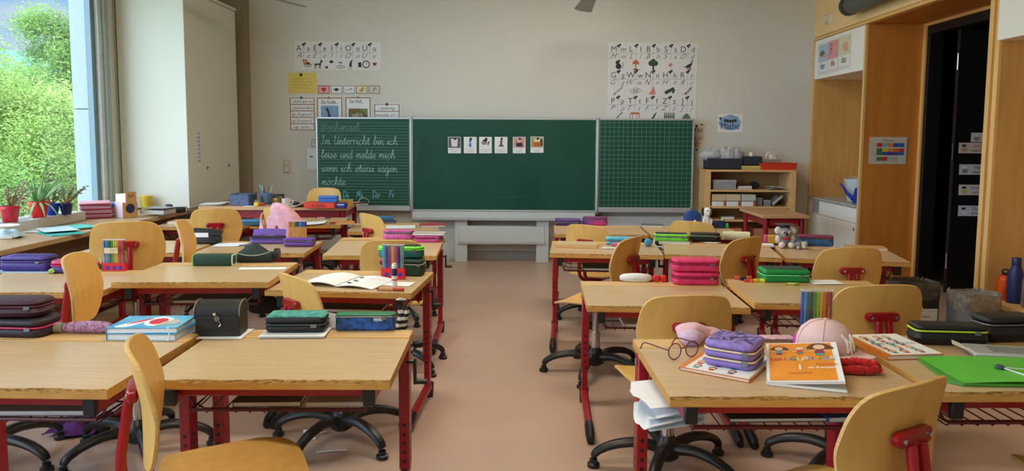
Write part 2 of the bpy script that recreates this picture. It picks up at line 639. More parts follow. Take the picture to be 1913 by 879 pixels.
CURS = {
    'a': (1.15, [[(.8, .85), (.4, 1), (.1, .6), (.2, .1), (.5, 0), (.8, .5), (.82, 1)], [(.82, 1), (.8, .2), (.95, 0), (1.2, .3)]]),
    'b': (1.15, [[(0, .2), (.5, 1.3), (.55, 1.9), (.35, 2), (.3, 1.2), (.3, .2), (.55, 0), (.85, .3), (.8, .8), (.95, .8), (1.2, .85)]]),
    'c': (.95, [[(.85, .85), (.5, 1), (.15, .6), (.25, .1), (.6, 0), (1.0, .35)]]),
    'd': (1.15, [[(.8, .85), (.4, 1), (.1, .6), (.2, .1), (.5, 0), (.8, .5), (.85, 2)], [(.85, 2), (.82, .2), (.98, 0), (1.2, .3)]]),
    'e': (.95, [[(0, .3), (.5, .5), (.8, .8), (.55, 1), (.2, .7), (.25, .15), (.6, 0), (1, .35)]]),
    'g': (1.15, [[(.8, .85), (.4, 1), (.1, .6), (.2, .1), (.5, 0), (.8, .5), (.82, 1)], [(.82, 1), (.8, -.6), (.5, -1), (.25, -.7), (.7, -.1), (1.2, .3)]]),
    'h': (1.15, [[(0, .2), (.45, 1.3), (.5, 1.9), (.3, 2), (.25, 1.2), (.25, 0), (.3, .6), (.6, 1), (.8, .8), (.8, .15), (.95, 0), (1.2, .3)]]),
    'i': (.65, [[(0, .2), (.3, 1), (.3, .2), (.45, 0), (.7, .3)], [(.32, 1.4), (.34, 1.5)]]),
    'k': (1.05, [[(0, .2), (.45, 1.3), (.5, 1.9), (.3, 2), (.25, 1.2), (.25, 0)], [(.25, .4), (.7, 1), (.75, .7), (.3, .5), (.7, 0), (1.1, .3)]]),
    'l': (.7, [[(0, .2), (.45, 1.3), (.45, 1.95), (.28, 2), (.25, 1.2), (.25, .2), (.45, 0), (.75, .3)]]),
    'm': (1.4, [[(0, .3), (.15, 1), (.15, 0), (.2, .6), (.45, 1), (.6, .8), (.6, 0), (.65, .6), (.9, 1), (1.05, .8), (1.05, .15), (1.2, 0), (1.45, .3)]]),
    'n': (1.0, [[(0, .3), (.15, 1), (.15, 0), (.2, .6), (.5, 1), (.65, .8), (.65, .15), (.8, 0), (1.05, .3)]]),
    'o': (1.05, [[(.5, 1), (.15, .7), (.2, .1), (.55, 0), (.85, .5), (.5, 1), (.8, .85), (1.1, .9)]]),
    'ö': (1.05, [[(.5, 1), (.15, .7), (.2, .1), (.55, 0), (.85, .5), (.5, 1), (.8, .85), (1.1, .9)], [(.35, 1.4), (.37, 1.5)], [(.65, 1.4), (.67, 1.5)]]),
    'r': (.85, [[(0, .8), (.2, 1), (.2, .5), (.2, 0)], [(.2, .6), (.45, .98), (.8, .92)]]),
    's': (.85, [[(0, .2), (.45, 1), (.6, .4), (.4, 0), (.1, .15)], [(.4, 0), (.9, .3)]]),
    't': (.75, [[(0, .2), (.4, 1.7), (.4, .2), (.55, 0), (.8, .3)], [(.1, 1.1), (.7, 1.1)]]),
    'u': (1.15, [[(0, .3), (.2, 1), (.2, .2), (.45, 0), (.8, .4), (.85, 1)], [(.85, 1), (.85, .2), (1, 0), (1.2, .3)]]),
    'w': (1.35, [[(0, .6), (.15, 1), (.2, .2), (.4, 0), (.65, .4), (.7, 1), (.75, .2), (.95, 0), (1.2, .5), (1.15, 1), (1.4, .9)]]),
    'z': (.9, [[(.05, 1), (.7, 1), (.1, 0), (.75, 0), (1, .2)]]),
    'W': (1.7, [[(0, 2), (.15, .2), (.3, 0), (.75, 1.6), (.8, .2), (1, 0), (1.5, 1.4), (1.45, 2)]]),
    'I': (1.1, [[(.1, 1.7), (.4, 2), (.9, 1.9)], [(.6, 1.95), (.5, .3), (.3, 0), (0, .2)]]),
    'U': (1.45, [[(0, 1.7), (.25, 2), (.2, .4), (.5, 0), (1, .6), (1.1, 2)], [(1.1, 2), (1.1, .2), (1.3, 0), (1.5, .2)]]),
    'D': (1.35, [[(.3, 2), (.25, 0)], [(0, 1.9), (.8, 1.9), (1.2, 1.1), (.8, .1), (.1, 0)]]),
    'M': (1.4, [[(0, 0), (.3, 2), (.6, .6), (1.0, 2), (1.05, .2), (1.25, 0)]]),
    'F': (1.1, [[(.3, 2), (.25, 0)], [(.1, 1.95), (1.0, 1.95)], [(.25, 1.1), (.8, 1.1)]]),
    ':': (.5, [[(.2, .1), (.22, .2)], [(.2, .8), (.22, .9)]]),
    '.': (.5, [[(.2, 0), (.22, .1)]]),
    ' ': (.9, []),
}


# ------------------------------------------------------------------ scene objects
def tag(o, label, cat, group=None, kind=None):
    o['label'] = label
    o['category'] = cat
    if group:
        o['group'] = group
    if kind:
        o['kind'] = kind
    return o


def thing(name, label, cat, loc=(0, 0, 0), rot=0, group=None):
    o = bpy.data.objects.new(name, None)
    o.empty_display_size = .05
    COL.objects.link(o)
    o.location = loc
    o.rotation_euler = rot if isinstance(rot, (tuple, list, Euler)) else (0, 0, R(rot))
    return tag(o, label, cat, group)


def struct(name, mb, parent=None, label=None, cat=None, **k):
    o = mb.build(name, parent, **k)
    if parent is None:
        o['kind'] = 'structure'
        o['label'] = label
        o['category'] = cat
    return o
# ------------------------------------------------------------------ the room
YW = 8.25                       # board wall
XL, XC = -3.69, -3.05           # window plane, room face of the left wall units
XR = 3.13                       # room face of the right wall units
ZC = 3.15
YB = -3.2


def S(name, mb, label, cat):
    return struct(name, mb, None, label, cat)


S('floor', MB().box(-3.9, 5.4, YB - .1, YW + .1, -.1, 0, LINO), 'beige pink linoleum classroom floor', 'floor')
S('ceiling', MB().box(-3.9, 4.0, YB - .1, YW + .1, ZC, ZC + .1, CEIL), 'plain white classroom ceiling above the frame', 'ceiling')
S('wall_back', MB().box(-3.9, 5.4, YW, YW + .12, 0, ZC, WALL), 'cream painted wall behind the chalkboard', 'wall')
S('wall_front', MB().box(-3.9, 4.0, YB - .12, YB, 0, ZC, WALL), 'cream painted wall behind the camera', 'wall')
S('baseboard_back', MB().box(-2.99, 3.12, YW - .012, YW, 0, .1, BASEG), 'grey baseboard strip under the chalkboard', 'baseboard')

# left: sill wall, glazed strip, pale jamb panels, tall white unit in the corner
S('wall_left', MB().box(XL - .12, XL, YB, 6.62, 0, .62, WALL).box(XL - .12, XL, YB, 6.62, 2.85, ZC, WALL)
  .box(XL - .12, XL, 6.62, YW, 0, ZC, WALL), 'low cream wall under and over the window strip', 'wall')
wf = MB()
wf.box(XL - .07, XL - .01, YB, 6.5, .62, .68, FRAMEG).box(XL - .07, XL - .01, YB, 6.5, 2.79, 2.85, FRAMEG)
for y in (-3.17, -.7, 1.8, 4.15, 6.47):
    wf.box(XL - .05, XL, y - .03, y + .03, .62, 2.85, FRAMEG)
win = struct('window_1', wf, None, 'tall window strip along the left wall looking onto green trees', 'window')
gl = MB()
for a, b in ((-3.14, -.73), (-.67, 1.77), (1.83, 4.12), (4.18, 6.44)):
    gl.box(XL - .042, XL - .036, a, b, .68, 2.79, GLASS)
gl.build('pane', win)
post = MB().box(XL - .06, XL + .03, 6.50, 6.56, .62, 2.9, mat('frame_light_grey', (206, 214, 216), .5))
post.box(XL - .02, XL + .055, 6.56, 6.62, .62, 2.9, mat('frame_sage', (150, 166, 162), .55))
struct('trim_1', post, None, 'grey metal window frame post at the end of the window', 'trim')
jb = MB().box(-3.80, -3.672, 6.80, 6.86, .68, ZC, mat('jamb_grey', (168, 178, 172), .6, var=.02))
jb.box(-3.672, -3.664, 6.815, 6.86, .68, ZC, mat('dark_joint', (40, 48, 50), .8))
struct('trim_2', jb, None, 'pale grey jamb panel between window frame and white wall unit', 'trim')
wu = thing('wall_unit', 'tall white panelled wall unit in the left corner beside the window', 'cabinet', (0, 0, 0))
UNITW = mat('unit_white_panel', (222, 224, 214), .6, var=.012, scale=2)
MB().box(-3.664, XC, 6.80, 8.02, .686, 2.66, UNITW, .004).build('body', wu)
MB().box(XC - .02, XC + .012, 6.80, 8.02, 2.665, 2.69, UNITW).build('top_rail', wu)
for (px, py) in ((387, 313), (427, 309)):
    p = atx(px, py, XC)
    k = MB().tube([(XC - .002, p.y, p.z), (XC + .012, p.y, p.z)], .007, BLK, 8)
    k.box(XC + .001, XC + .004, p.y - .012, p.y + .012, p.z - .02, p.z + .02, ALU)
    k.build('keyhole', wu)
S('trim_3', MB().box(-3.3, -2.985, 8.10, YW, 0, ZC, mat('corner_shade', (150, 138, 118), .8, var=.02)), 'narrow left corner wall strip with brown shadow in its colour', 'trim')  # shadow on the corner wall put into this strip's brown
st = atx(371, 277, XC)
lb = MB().box(-.05, .05, -.165, .165, 0, .001, WHITEP)
for i in range(8):
    y = .135 - i * .037
    lb.rect(-.04, y, .0, y + .005, INK, 1, .001).rect(-.02, y + .008, .035, y + .014, mat('ink_blue', (70, 80, 150), .8, var=0), 1, .001).disc(.015, y - .006, .008, INK, 1, None, 14, .001)
tag(lb.build('letter_strip', None, (XC + .002, st.y, st.z), (R(90), 0, R(90))), 'narrow white paper strip with small marks taped to the white unit', 'paper strip')

# built-in worktop along the window
wt = thing('worktop', 'long wood worktop running under the window on the left', 'counter', (0, 0, 0))
MB().box(XL + .005, -3.03, -1.5, 6.79, .645, .68, SILLW, .004).box(-3.25, -3.03, 6.79, 8.08, .645, .68, SILLW, .003).build('top', wt)
MB().box(XL + .005, -3.2, 3.45, 8.0, .03, .64, wood('under_panel', (128, 100, 74), (140, 110, 84), .6)).build('front_panel', wt)
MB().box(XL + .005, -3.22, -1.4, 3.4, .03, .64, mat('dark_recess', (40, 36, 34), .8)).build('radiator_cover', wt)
ld = MB().box(XL + .003, -3.46, -1.5, 5.86, .681, .752, mat('ledge_grey', (196, 192, 186), .5, var=.02), .004)
for i in range(70):
    y = -1.3 + i * .1
    ld.box(-3.62, -3.5, y, y + .05, .7515, .753, mat('grille_dark', (90, 90, 90), .6))
S('trim_4', ld, 'raised pale window ledge with air grille carrying the plant pots', 'trim')

# outside: facade fin, trees, slope
fin = MB()
for a, b in ((-2, 1.575), (1.583, 4.2)):
    fin.box(-3.935, -3.80, 6.55, 7.0, a, b, FACADE)
    fin.box(-3.793, -3.70, 6.56, 7.0, a, b, FACADE)
fin.box(-3.92, -3.71, 6.57, 7.0, -2, 4.2, mat('fin_joint', (70, 78, 82), .8))
S('wall_outside', fin, 'white facade fin with panel joints outside the window', 'wall')
S('ground_outside', MB().grid(lambda u, v: (-4.2 - 55 * u, -12 + 75 * v, -3.2 + 4.5 * u * u + .6 * math.sin(9 * v)), 14, 14, mat('meadow', (92, 120, 50), .9, rgb2=(128, 150, 70), scale=3)), 'green slope outside the window', 'ground')
S('hill_outside', MB().grid(lambda u, v: (-150 + 70 * u - 80 * (v - .5), 120 + 150 * u + 40 * v, (-5 + 27 * math.sin(math.pi * min(1, v * 1.1)) * (.75 + .25 * math.sin(u * 5))) * 1), 24, 12, mat('forest_hill', (60, 98, 92), .95, rgb2=(78, 116, 104), scale=.2)), 'dark wooded hill far behind the trees', 'hill')

LEAFA = leafmat('spring_leaf', (112, 146, 66), (168, 192, 112))
LEAFB = leafmat('darker_leaf', (92, 130, 62), (146, 178, 100))
BARK = mat('bark', (92, 78, 60), .9, rgb2=(120, 104, 84), scale=12)


def tree(name, label, x, y, z0, h, rad, n, lm, seed, leaf=.13):
    rd = random.Random(seed)
    t = thing(name, label, 'tree', (x, y, z0), 0, 'trees outside the window')
    tr = MB()
    tr.tube([(0, 0, 0), (.1, .05, h * .3), (-.05, .1, h * .6), (0, 0, h * .95)], [.16, .13, .08, .02], BARK, 8)
    tips = []
    for i in range(26):
        zz = h * rd.uniform(.18, .92)
        a = rd.uniform(0, 6.28)
        L = rad * (1 - .55 * abs(zz / h - .45) / .55) * rd.uniform(.6, 1)
        p1 = Vector((math.cos(a) * L, math.sin(a) * L, zz + rd.uniform(.1, .5) * L))
        tr.tube([(0, 0, zz), p1 * .5 + Vector((0, 0, zz * .5 - .05)), p1], [.04, .025, .008], BARK, 5)
        tips.append((p1, L))
    tr.build('trunk', t)
    lf = MB()
    vs, fs = [], []
    for i in range(n):
        p1, L = tips[rd.randrange(len(tips))]
        s_ = rd.random() ** .6
        c = Vector((p1.x * s_, p1.y * s_, p1.z)) + Vector((rd.gauss(0, .28), rd.gauss(0, .28), rd.gauss(0, .26))) * rad * .42
        d1 = Vector((rd.gauss(0, 1), rd.gauss(0, 1), rd.gauss(0, .6))).normalized()
        d2 = d1.cross(Vector((rd.gauss(0, 1), rd.gauss(0, 1), rd.gauss(0, 1)))).normalized()
        a, b = d1 * leaf * rd.uniform(.6, 1.2), d2 * leaf * .35
        k = len(vs)
        vs += [c - a, c - b * .9 - a * .1, c + a, c + b]
        fs.append((k, k + 1, k + 2, k + 3))
    lf.add(vs, fs, lm)
    lf.build('foliage', t, smooth=False)
    return t


tree('bright_tree', 'bright spring-green tree in the middle of the window view', -8.6, 12.9, -2.6, 4.9, 1.8, 56000, LEAFA, 3, .034)
tree('bright_tree', 'tall light green tree with open feathery top under the blue sky', -10.8, 17.6, -2.2, 6.7, 1.5, 34000, LEAFB, 5, .045)
tree('bright_tree', 'low rounded green tree at the foot of the taller ones outside', -7.0, 10.4, -2.8, 3.7, 1.3, 50000, LEAFB, 8, .032)
tree('bright_tree', 'yellow-green tree at the left edge of the window view', -9.5, 12.2, -2.4, 5.1, 1.8, 50000, LEAFA, 11, .034)
tree('bright_tree', 'large green tree furthest back among those outside the window', -15.9, 24.5, -1.6, 4.6, 2.8, 24000, LEAFB, 14, .09)

# right: fascia, far cupboard, door recess, near shelf unit
FASC = wood('fascia_oak', (236, 202, 146), (242, 210, 158), .55, (6, .7, 6), 2)
S('wall_right', MB().box(XR + .004, 3.7, 5.10, YW, 2.44, ZC, FASC).box(XR + .004, 3.7, YB, 5.10, 2.44, ZC, FASC)
  .box(3.69, 3.75, 7.0, YW, 0, ZC, WALL).box(3.69, 3.75, YB, 5.16, 0, ZC, WALL), 'oak fascia wall above the right cupboards', 'wall')
S('trim_5', MB().box(XR, 3.66, 5.17, 7.0, 2.415, 2.44, CABD), 'dark wood soffit over the door recess', 'trim')
S('trim_6', MB().box(XR - .002, 3.66, 2.0, YW, 2.405, 2.432, CABL).box(XR + .03, 3.66, 5.2, 6.99, 2.40, 2.414, CABD), 'light wood edge strip under the oak fascia', 'trim')
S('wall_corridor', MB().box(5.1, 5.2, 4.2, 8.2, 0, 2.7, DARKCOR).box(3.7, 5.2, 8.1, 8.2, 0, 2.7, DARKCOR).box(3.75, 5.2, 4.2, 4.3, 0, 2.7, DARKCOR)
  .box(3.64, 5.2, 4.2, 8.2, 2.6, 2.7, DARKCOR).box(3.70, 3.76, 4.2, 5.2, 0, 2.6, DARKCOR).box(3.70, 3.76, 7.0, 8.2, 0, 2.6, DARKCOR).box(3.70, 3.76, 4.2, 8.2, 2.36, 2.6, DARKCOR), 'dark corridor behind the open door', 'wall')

d1 = MB()
d1.box(3.645, 3.675, 6.955, 7.0, 0, 2.40, CABL).box(3.645, 3.675, 5.17, 5.2, 0, 2.40, CABL).box(3.645, 3.675, 5.2, 6.955, 2.375, 2.40, CABL)
door = struct('door_1', d1, None, 'open black door in its wood-edged recess on the right', 'door')
fr = MB().box(3.66, 3.78, 6.90, 6.955, 0, 2.375, BLKDOOR).box(3.66, 3.78, 5.2, 5.26, 0, 2.375, BLKDOOR).box(3.66, 3.78, 5.26, 6.90, 2.30, 2.375, BLKDOOR)
fr.build('door_frame', door)
MB().box(3.735, 4.62, 6.56, 6.61, .01, 2.295, BLKDOOR, .003).build('door_leaf', door)
hg = MB()
for z in (2.02, .30, 1.25):
    hg.tube([(3.722, 6.555, z - .07), (3.722, 6.555, z + .07)], .011, CHROME if z != 1.25 else BLK, 10)
hg.build('hinge', door)
gls = MB().box(3.728, 3.734, 6.55, 6.556, .02, 2.25, mat('dark_steel', (60, 60, 62), .35, metal=.7))
gls.build('edge_strip', door)

fc = thing('wall_cupboard', 'built-in oak cupboard with white doors and open niche in the right far corner', 'cupboard', (0, 0, 0))
b = MB()
b.box(XR, 3.68, 8.215, 8.245, 0, 2.40, CABW)
b.box(XR, 3.68, 7.0, 7.03, 0, 2.40, CABD)
b.box(XR - .0025, XR + .02, 6.998, 7.032, 0, 2.40, CABL).box(XR - .001, XR + .02, 8.213, 8.247, 0, 2.40, CABL)
b.box(3.66, 3.684, 7.031, 8.214, .7, 2.0, CABW)
b.build('carcass', fc)
MB().box(XR + .004, 3.66, 7.032, 8.213, 1.99, 2.40, CABWHITE, .003).build('upper_door', fc)
MB().box(XR - .012, 3.66, 7.032, 8.213, .715, .735, mat('grey_worktop', (178, 180, 174), .4, var=.03), .002).build('counter_top', fc)
dd = MB().box(XR + .004, XR + .024, 7.034, 8.211, .565, .708, CABWHITE, .002).build('drawer', fc)
MB().box(XR - .001, XR + .004, 7.93, 8.10, .58, .70, mat('grey_recess_pull', (150, 152, 150), .5)).build('pull_plate', dd)
for a, c_ in ((7.034, 7.62), (7.624, 8.211)):
    dr = MB().box(XR + .004, XR + .024, a, c_, .06, .56, CABWHITE, .002).build('cupboard_door', fc)
    MB().tube([(XR + .003, a + .05 if a < 7.1 else c_ - .05, .49), (XR + .003, a + .05 if a < 7.1 else c_ - .05, .52)], .006, BLK, 8).build('lock', dr)
MB().box(XR + .05, XR + .07, 7.03, 8.21, 0, .06, BLK).build('plinth', fc)

ns = thing('shelf_unit', 'built-in oak shelf unit with white upper door at the right edge', 'shelf unit', (0, 0, 0))
b = MB()
b.box(XR, 3.66, 5.125, 5.165, 0, 2.40, CABW).box(XR - .002, XR + .02, 5.123, 5.167, 0, 2.40, CABL)
b.box(XR, 3.66, 5.05, 5.09, .0, 2.40, CABW).box(XR - .002, XR + .02, 5.048, 5.092, 0, 2.40, CABL)
b.box(XR + .02, XR + .035, 5.09, 5.125, 0, 2.4, CABW)
b.box(3.64, 3.66, 2.0, 5.05, 0, 2.4, CABW)
b.box(XR, 3.64, 1.96, 2.0, 0, 2.4, CABW)
b.build('carcass', ns)
MB().box(XR - .004, 3.64, 2.0, 5.048, .25, .285, CABL, .002).build('shelf', ns)
dv = MB()
for y in (4.55, 4.0, 3.45, 2.9):
    dv.box(XR + .01, 3.62, y - .01, y + .01, .03, .25, CABL)
dv.build('divider', ns)
MB().box(XR, 3.64, 2.0, 5.05, 0, .03, CABL).build('plinth', ns)
MB().box(XR - .02, 3.62, 4.35, 5.046, 2.0, 2.40, CABWHITE, .003).box(XR - .02, 3.62, 3.6, 4.345, 2.0, 2.40, CABWHITE, .003).build('upper_door', ns)

# ventilation duct, smoke detector
DUCT = mat('grey_duct', (92, 96, 96), .45, metal=.35, var=.1, scale=8)
du = thing('ventilation_duct', 'grey round ventilation pipe along the oak fascia', 'duct', (3.02, 0, 2.585))
MB().tube([(0, 7.12, 0), (0, 6.3, 0)], .082, DUCT, 28).tube([(0, 6.3, 0), (0, 2.5, 0)], .082, DUCT, 28).build('pipe', du)
MB().tube([(0, 7.16, 0), (0, 7.10, 0)], .09, mat('duct_collar', (64, 66, 66), .5, metal=.3), 28).build('end_collar', du)
for y in (6.32, 4.6):
    MB().tube([(0, y, 0), (0, y - .03, 0)], .087, mat('duct_collar', (64, 66, 66), .5), 28).build('joint_band', du)
for y in (6.8, 5.0, 3.4):
    MB().box(.07, .112, y - .015, y + .015, -.02, .02, ALU).build('bracket', du)
sd = thing('smoke_detector', 'small round white detector on the oak fascia in the corner', 'detector', (XR + .004, 7.86, 2.575), (0, R(-90), 0))
MB().lathe([(.055, 0), (.055, .012), (.05, .02)], WHITEPL, 24).build('base', sd)
MB().lathe([(.044, .02), (.044, .05), (.038, .062), (.012, .066)], mat('detector_cream', (216, 208, 190), .4), 24).build('cap', sd)

# ceiling fans (only one blade of each dips into the frame)
FANM = mat('fan_grey', (150, 152, 146), .5, var=.03)


def fan(tip, hub, label):
    hub, tip = Vector(hub), Vector(tip)
    t = thing('ceiling_fan', label, 'ceiling fan', hub, 0, 'ceiling fans over the board end')
    MB().tube([(0, 0, .06), (0, 0, ZC - hub.z)], .013, FANM, 10).build('rod', t)
    MB().lathe([(.02, -.06), (.09, -.05), (.1, 0), (.09, .05), (.03, .07)], FANM, 24).build('motor', t)
    MB().lathe([(.06, ZC - hub.z - .05), (.07, ZC - hub.z)], FANM, 20).build('canopy', t)
    d = tip - hub
    L, a0 = d.length, math.atan2(d.y, d.x)
    for k in range(3):
        M = Matrix.Rotation(a0 + k * 2 * math.pi / 3, 4, 'Z')
        bl = MB().box(.08, .2, -.02, .02, -.006, .0, FANM, M=M)
        pts = [(.17, -.05), (L - .06, -.085), (L - .015, -.065), (L, -.01), (L - .005, .045), (L - .05, .085), (.17, .05)]
        for z in (0,):
            rr = [[Vector((x, y, .004 + y * .18 + q)) for x, y in pts] for q in (0, .008)]
            bl.rings(rr, FANM, M)
        bl.build('blade', t)


tl = atz(564, 13, 2.60)
fan(tl, (tl.x - .34, tl.y - .93, 2.60), 'left grey ceiling fan with one blade tip showing at the top edge')
tr_ = atz(1088, 22, 2.60)
fan(tr_, (tr_.x + .02, tr_.y - 1.02, 2.60), 'right grey ceiling fan with one blade end showing at the top edge')

# unseen ceiling lamps added to fill the room with light
FILLD = emit('fill_diffuser', (255, 243, 224), FILL_STRENGTH)
k = 0
for y, where in ((6.2, 'nearest the chalkboard'), (3.6, 'over the middle rows'), (.9, 'over the front rows')):
    for x, side in ((.55 if y > 6 else -.6, 'single'),):
        t = thing('fill_lamp', '%s added unseen long white ceiling fill lamp %s' % (side, where), 'lamp', (x, y, ZC - .002), 0, 'added fill lamps')
        MB().box(-.62, .62, -.13, .13, -.06, 0, WHITEPL, .004).build('housing', t)
        MB().box(-.6, .6, -.11, .11, -.066, -.061, FILLD).build('diffuser', t)
# ------------------------------------------------------------------ chalkboard
BX, BY, BZ1, BZ0 = -.202, 8.10, 1.558, .558
UP = (R(90), 0, 0)              # local x -> right, y -> up, z -> towards the camera
cb = thing('chalkboard', 'large green three-part chalkboard on the back wall', 'chalkboard', (0, 0, 0))


def panel(name, x0, x1, y, first):
    o = MB().box(x0, x1, y, y + .022, BZ0, BZ1, CHALKB).build(name, cb)
    f = MB()
    e = .014
    f.box(x0 - .002, x1 + .002, y - .006, y + .026, BZ1 - e, BZ1 + .004, ALU, .002).box(x0 - .002, x1 + .002, y - .006, y + .026, BZ0 - .004, BZ0 + (.014 if first else .05), ALU, .002)
    f.box(x0 - .002, x0 + e, y - .006, y + .026, BZ0, BZ1, ALU, .002).box(x1 - e, x1 + .002, y - .006, y + .026, BZ0, BZ1, ALU, .002)
    f.build('panel_frame', o)
    return o


cp = panel('center_panel', BX - 1, BX + 1, BY, True)
lw = panel('wing', BX - 2.03, BX - 1.008, BY, False)
rw = panel('wing', BX + 1.008, BX + 2.035, BY, False)
# printed lines on the left wing
a = MB()
x0, x1 = BX - 2.005, BX - 1.03
yy = BZ1 - .055
for g in range(7):
    for j in range(4):
        z = yy - g * .132 - j * .032
        if z > BZ0 + .05:
            a.line([(x0, z), (x1, z)], .004, LINES, 1)
for xx in (x0, x1):
    a.line([(xx, BZ0 + .06), (xx, yy)], .004, LINES, 1)
a.build('writing_lines', lw, (0, BY - .0005, 0), UP)
FAINT = mat('faint_chalk', (104, 138, 124), .9, var=.1)
WB = [('Wochenziel:', 0, FAINT), ('Im Unterricht bin ich', 1, CHALK), ('leise und melde mich', 2, CHALK), ('wenn ich etwas sagen', 3, CHALK), ('möchte.', 4, CHALK)]
for st_, i, m_ in WB:
    a = MB()
    a.script(st_, x0 + .022, BZ1 - .142 - i * .147, .046, .0062 if i else .005, m_, 3, wmax=.86 if 0 < i < 4 else (.5 if i == 0 else .3))
    a.build('chalk_writing', lw, (0, BY - .0005, 0), UP, smooth=False)
for st_, px in (('Di', 640), ('Mi', 666), ('Do', 695), ('Fr', 726)):
    p = aty(px, 369, BY)
    a = MB()
    a.script(st_, p.x, p.z, .038, .006, CHALKB2, 3)
    a.build('chalk_writing', lw, (0, BY - .0005, 0), UP, smooth=False)
# squared grid on the right wing
a = MB()
gx0, gx1 = BX + 1.035, BX + 2.015
n = 20
for i in range(n + 1):
    x = gx0 + (gx1 - gx0) * i / n
    a.line([(x, BZ0 + .05), (x, BZ1 - .015)], .0038, LINES, 1)
z = BZ1 - .04
while z > BZ0 + .06:
    a.line([(gx0, z), (gx1, z)], .0038, LINES, 1)
    z -= (gx1 - gx0) / n
a.build('squared_lines', rw, (0, BY - .0005, 0), UP)
# smears left by the sponge
a = MB()
SM = mat('wiped_chalk', (40, 84, 72), .9, var=.05)
for q in ([(-.98, 1.4), (-.93, 1.2), (-.99, 1.02), (-1.0, .86)], [(-.72, 1.1), (-.64, 1.02), (-.6, .9)], [(-.2, .75), (.0, .7), (.3, .74)]):
    a.line(catmull([(BX + x, y) for x, y in q], 6), .012, SM, 1)
a.build('chalk_smear', cp, (0, BY - .0005, 0), UP)
MB().box(BX - .99, BX + .985, BY - .06, BY + .03, .468, .552, ALUW, .004).box(BX - 1.0, BX + .995, BY - .085, BY - .055, .462, .488, ALU, .004).build('chalk_tray', cb)
for i, x in enumerate((-.54, .72)):
    p = MB()
    xx = aty(862 if i == 0 else 1013, 470, 8.12).x
    p.box(xx - .068, xx + .068, 8.07, 8.23, .0, .47, ALUW, .004)
    p.build('column', cb)
xa, xb_ = aty(862, 470, 8.12).x, aty(1013, 470, 8.12).x
MB().box(xa - .02, xb_ + .02, 8.06, 8.10, .205, .40, ALUW, .004).box(xa - .03, xb_ + .03, 8.05, 8.09, .2, .225, ALU, .003).build('counterweight_panel', cb)
MB().box(xa - .5, xa - .07, 8.2, 8.235, .0, .44, ALUW).build('lit_wall_panel', cb)  # pale panel painting in the brightly lit wall below the board
MB().box(xb_ + .07, 1.88, 8.2, 8.235, .28, .50, ALUW).build('lit_wall_panel', cb)  # same lit wall painted in, right of the columns
for x in (BX - 1.004, BX + 1.004):
    h = MB().tube([(x, BY - .012, BZ0 - .02), (x, BY - .012, BZ1 + .01)], .008, ALU, 8)
    h.box(x - .02, x + .02, BY - .03, BY + .0, BZ1 + .0, BZ1 + .02, ALU, .003).box(x - .022, x + .022, BY - .03, BY + .0, BZ0 - .03, BZ0 - .004, mat('steel_grey', (120, 124, 126), .4, metal=.6), .003)
    h.build('hinge', cb)


# ------------------------------------------------------------------ sheets on board and walls
def sheet(name, label, cat, px0, py0, px1, py1, art, y=YW, paper=WHITEP, group=None, magnet=None, plane='y', mcol=None):
    """a paper whose photo rectangle is px0..px1, py0..py1; art(MB, w, h) draws in local metres from its lower left corner"""
    p0, p1 = aty(px0, py1, y), aty(px1, py0, y)
    w_, h_ = p1.x - p0.x, p1.z - p0.z
    m = MB().box(0, w_, 0, h_, 0, .0012, paper)
    m2 = MB()
    art(m2, w_, h_)
    m.v_off = 0
    m.add([(x, yy_, z + .0012) for x, yy_, z in m2.v], [], paper)
    o = len(m.v) - len(m2.v)
    for f, k_ in zip(m2.f, m2.m):
        m.f.append([i + o for i in f])
        m.m.append(m.mi(m2.mats[k_]))
    ob = m.build(name, None, (p0.x, y - .0022, p0.z), UP, smooth=False)
    tag(ob, label, cat, group)
    if magnet:
        for (mx, my, r_) in magnet:
            MB().lathe([(r_, 0), (r_, .006), (r_ * .8, .008)], mcol or BLK, 14).build('magnet', ob, (mx * w_, my * h_, .002))
    return ob


def blob(m, pts, x, y, s_, mt, k=2):
    m.poly([(x + a_ * s_, y + b_ * s_) for a_, b_ in pts], mt, k)


DARK = mat('picture_dark', (58, 48, 46), .8, var=.1)
ORNG = mat('picture_orange', (196, 108, 66), .8, var=.1)
GRN = mat('picture_green', (52, 84, 52), .8, var=.1)
ROSE = mat('picture_rose', (204, 132, 124), .8, var=.1)
SKYB = mat('picture_sky', (128, 160, 196), .8, var=.08)
REDP = mat('picture_red', (188, 44, 48), .8, var=.05)
YLW = mat('picture_yellow', (220, 180, 70), .8, var=.08)


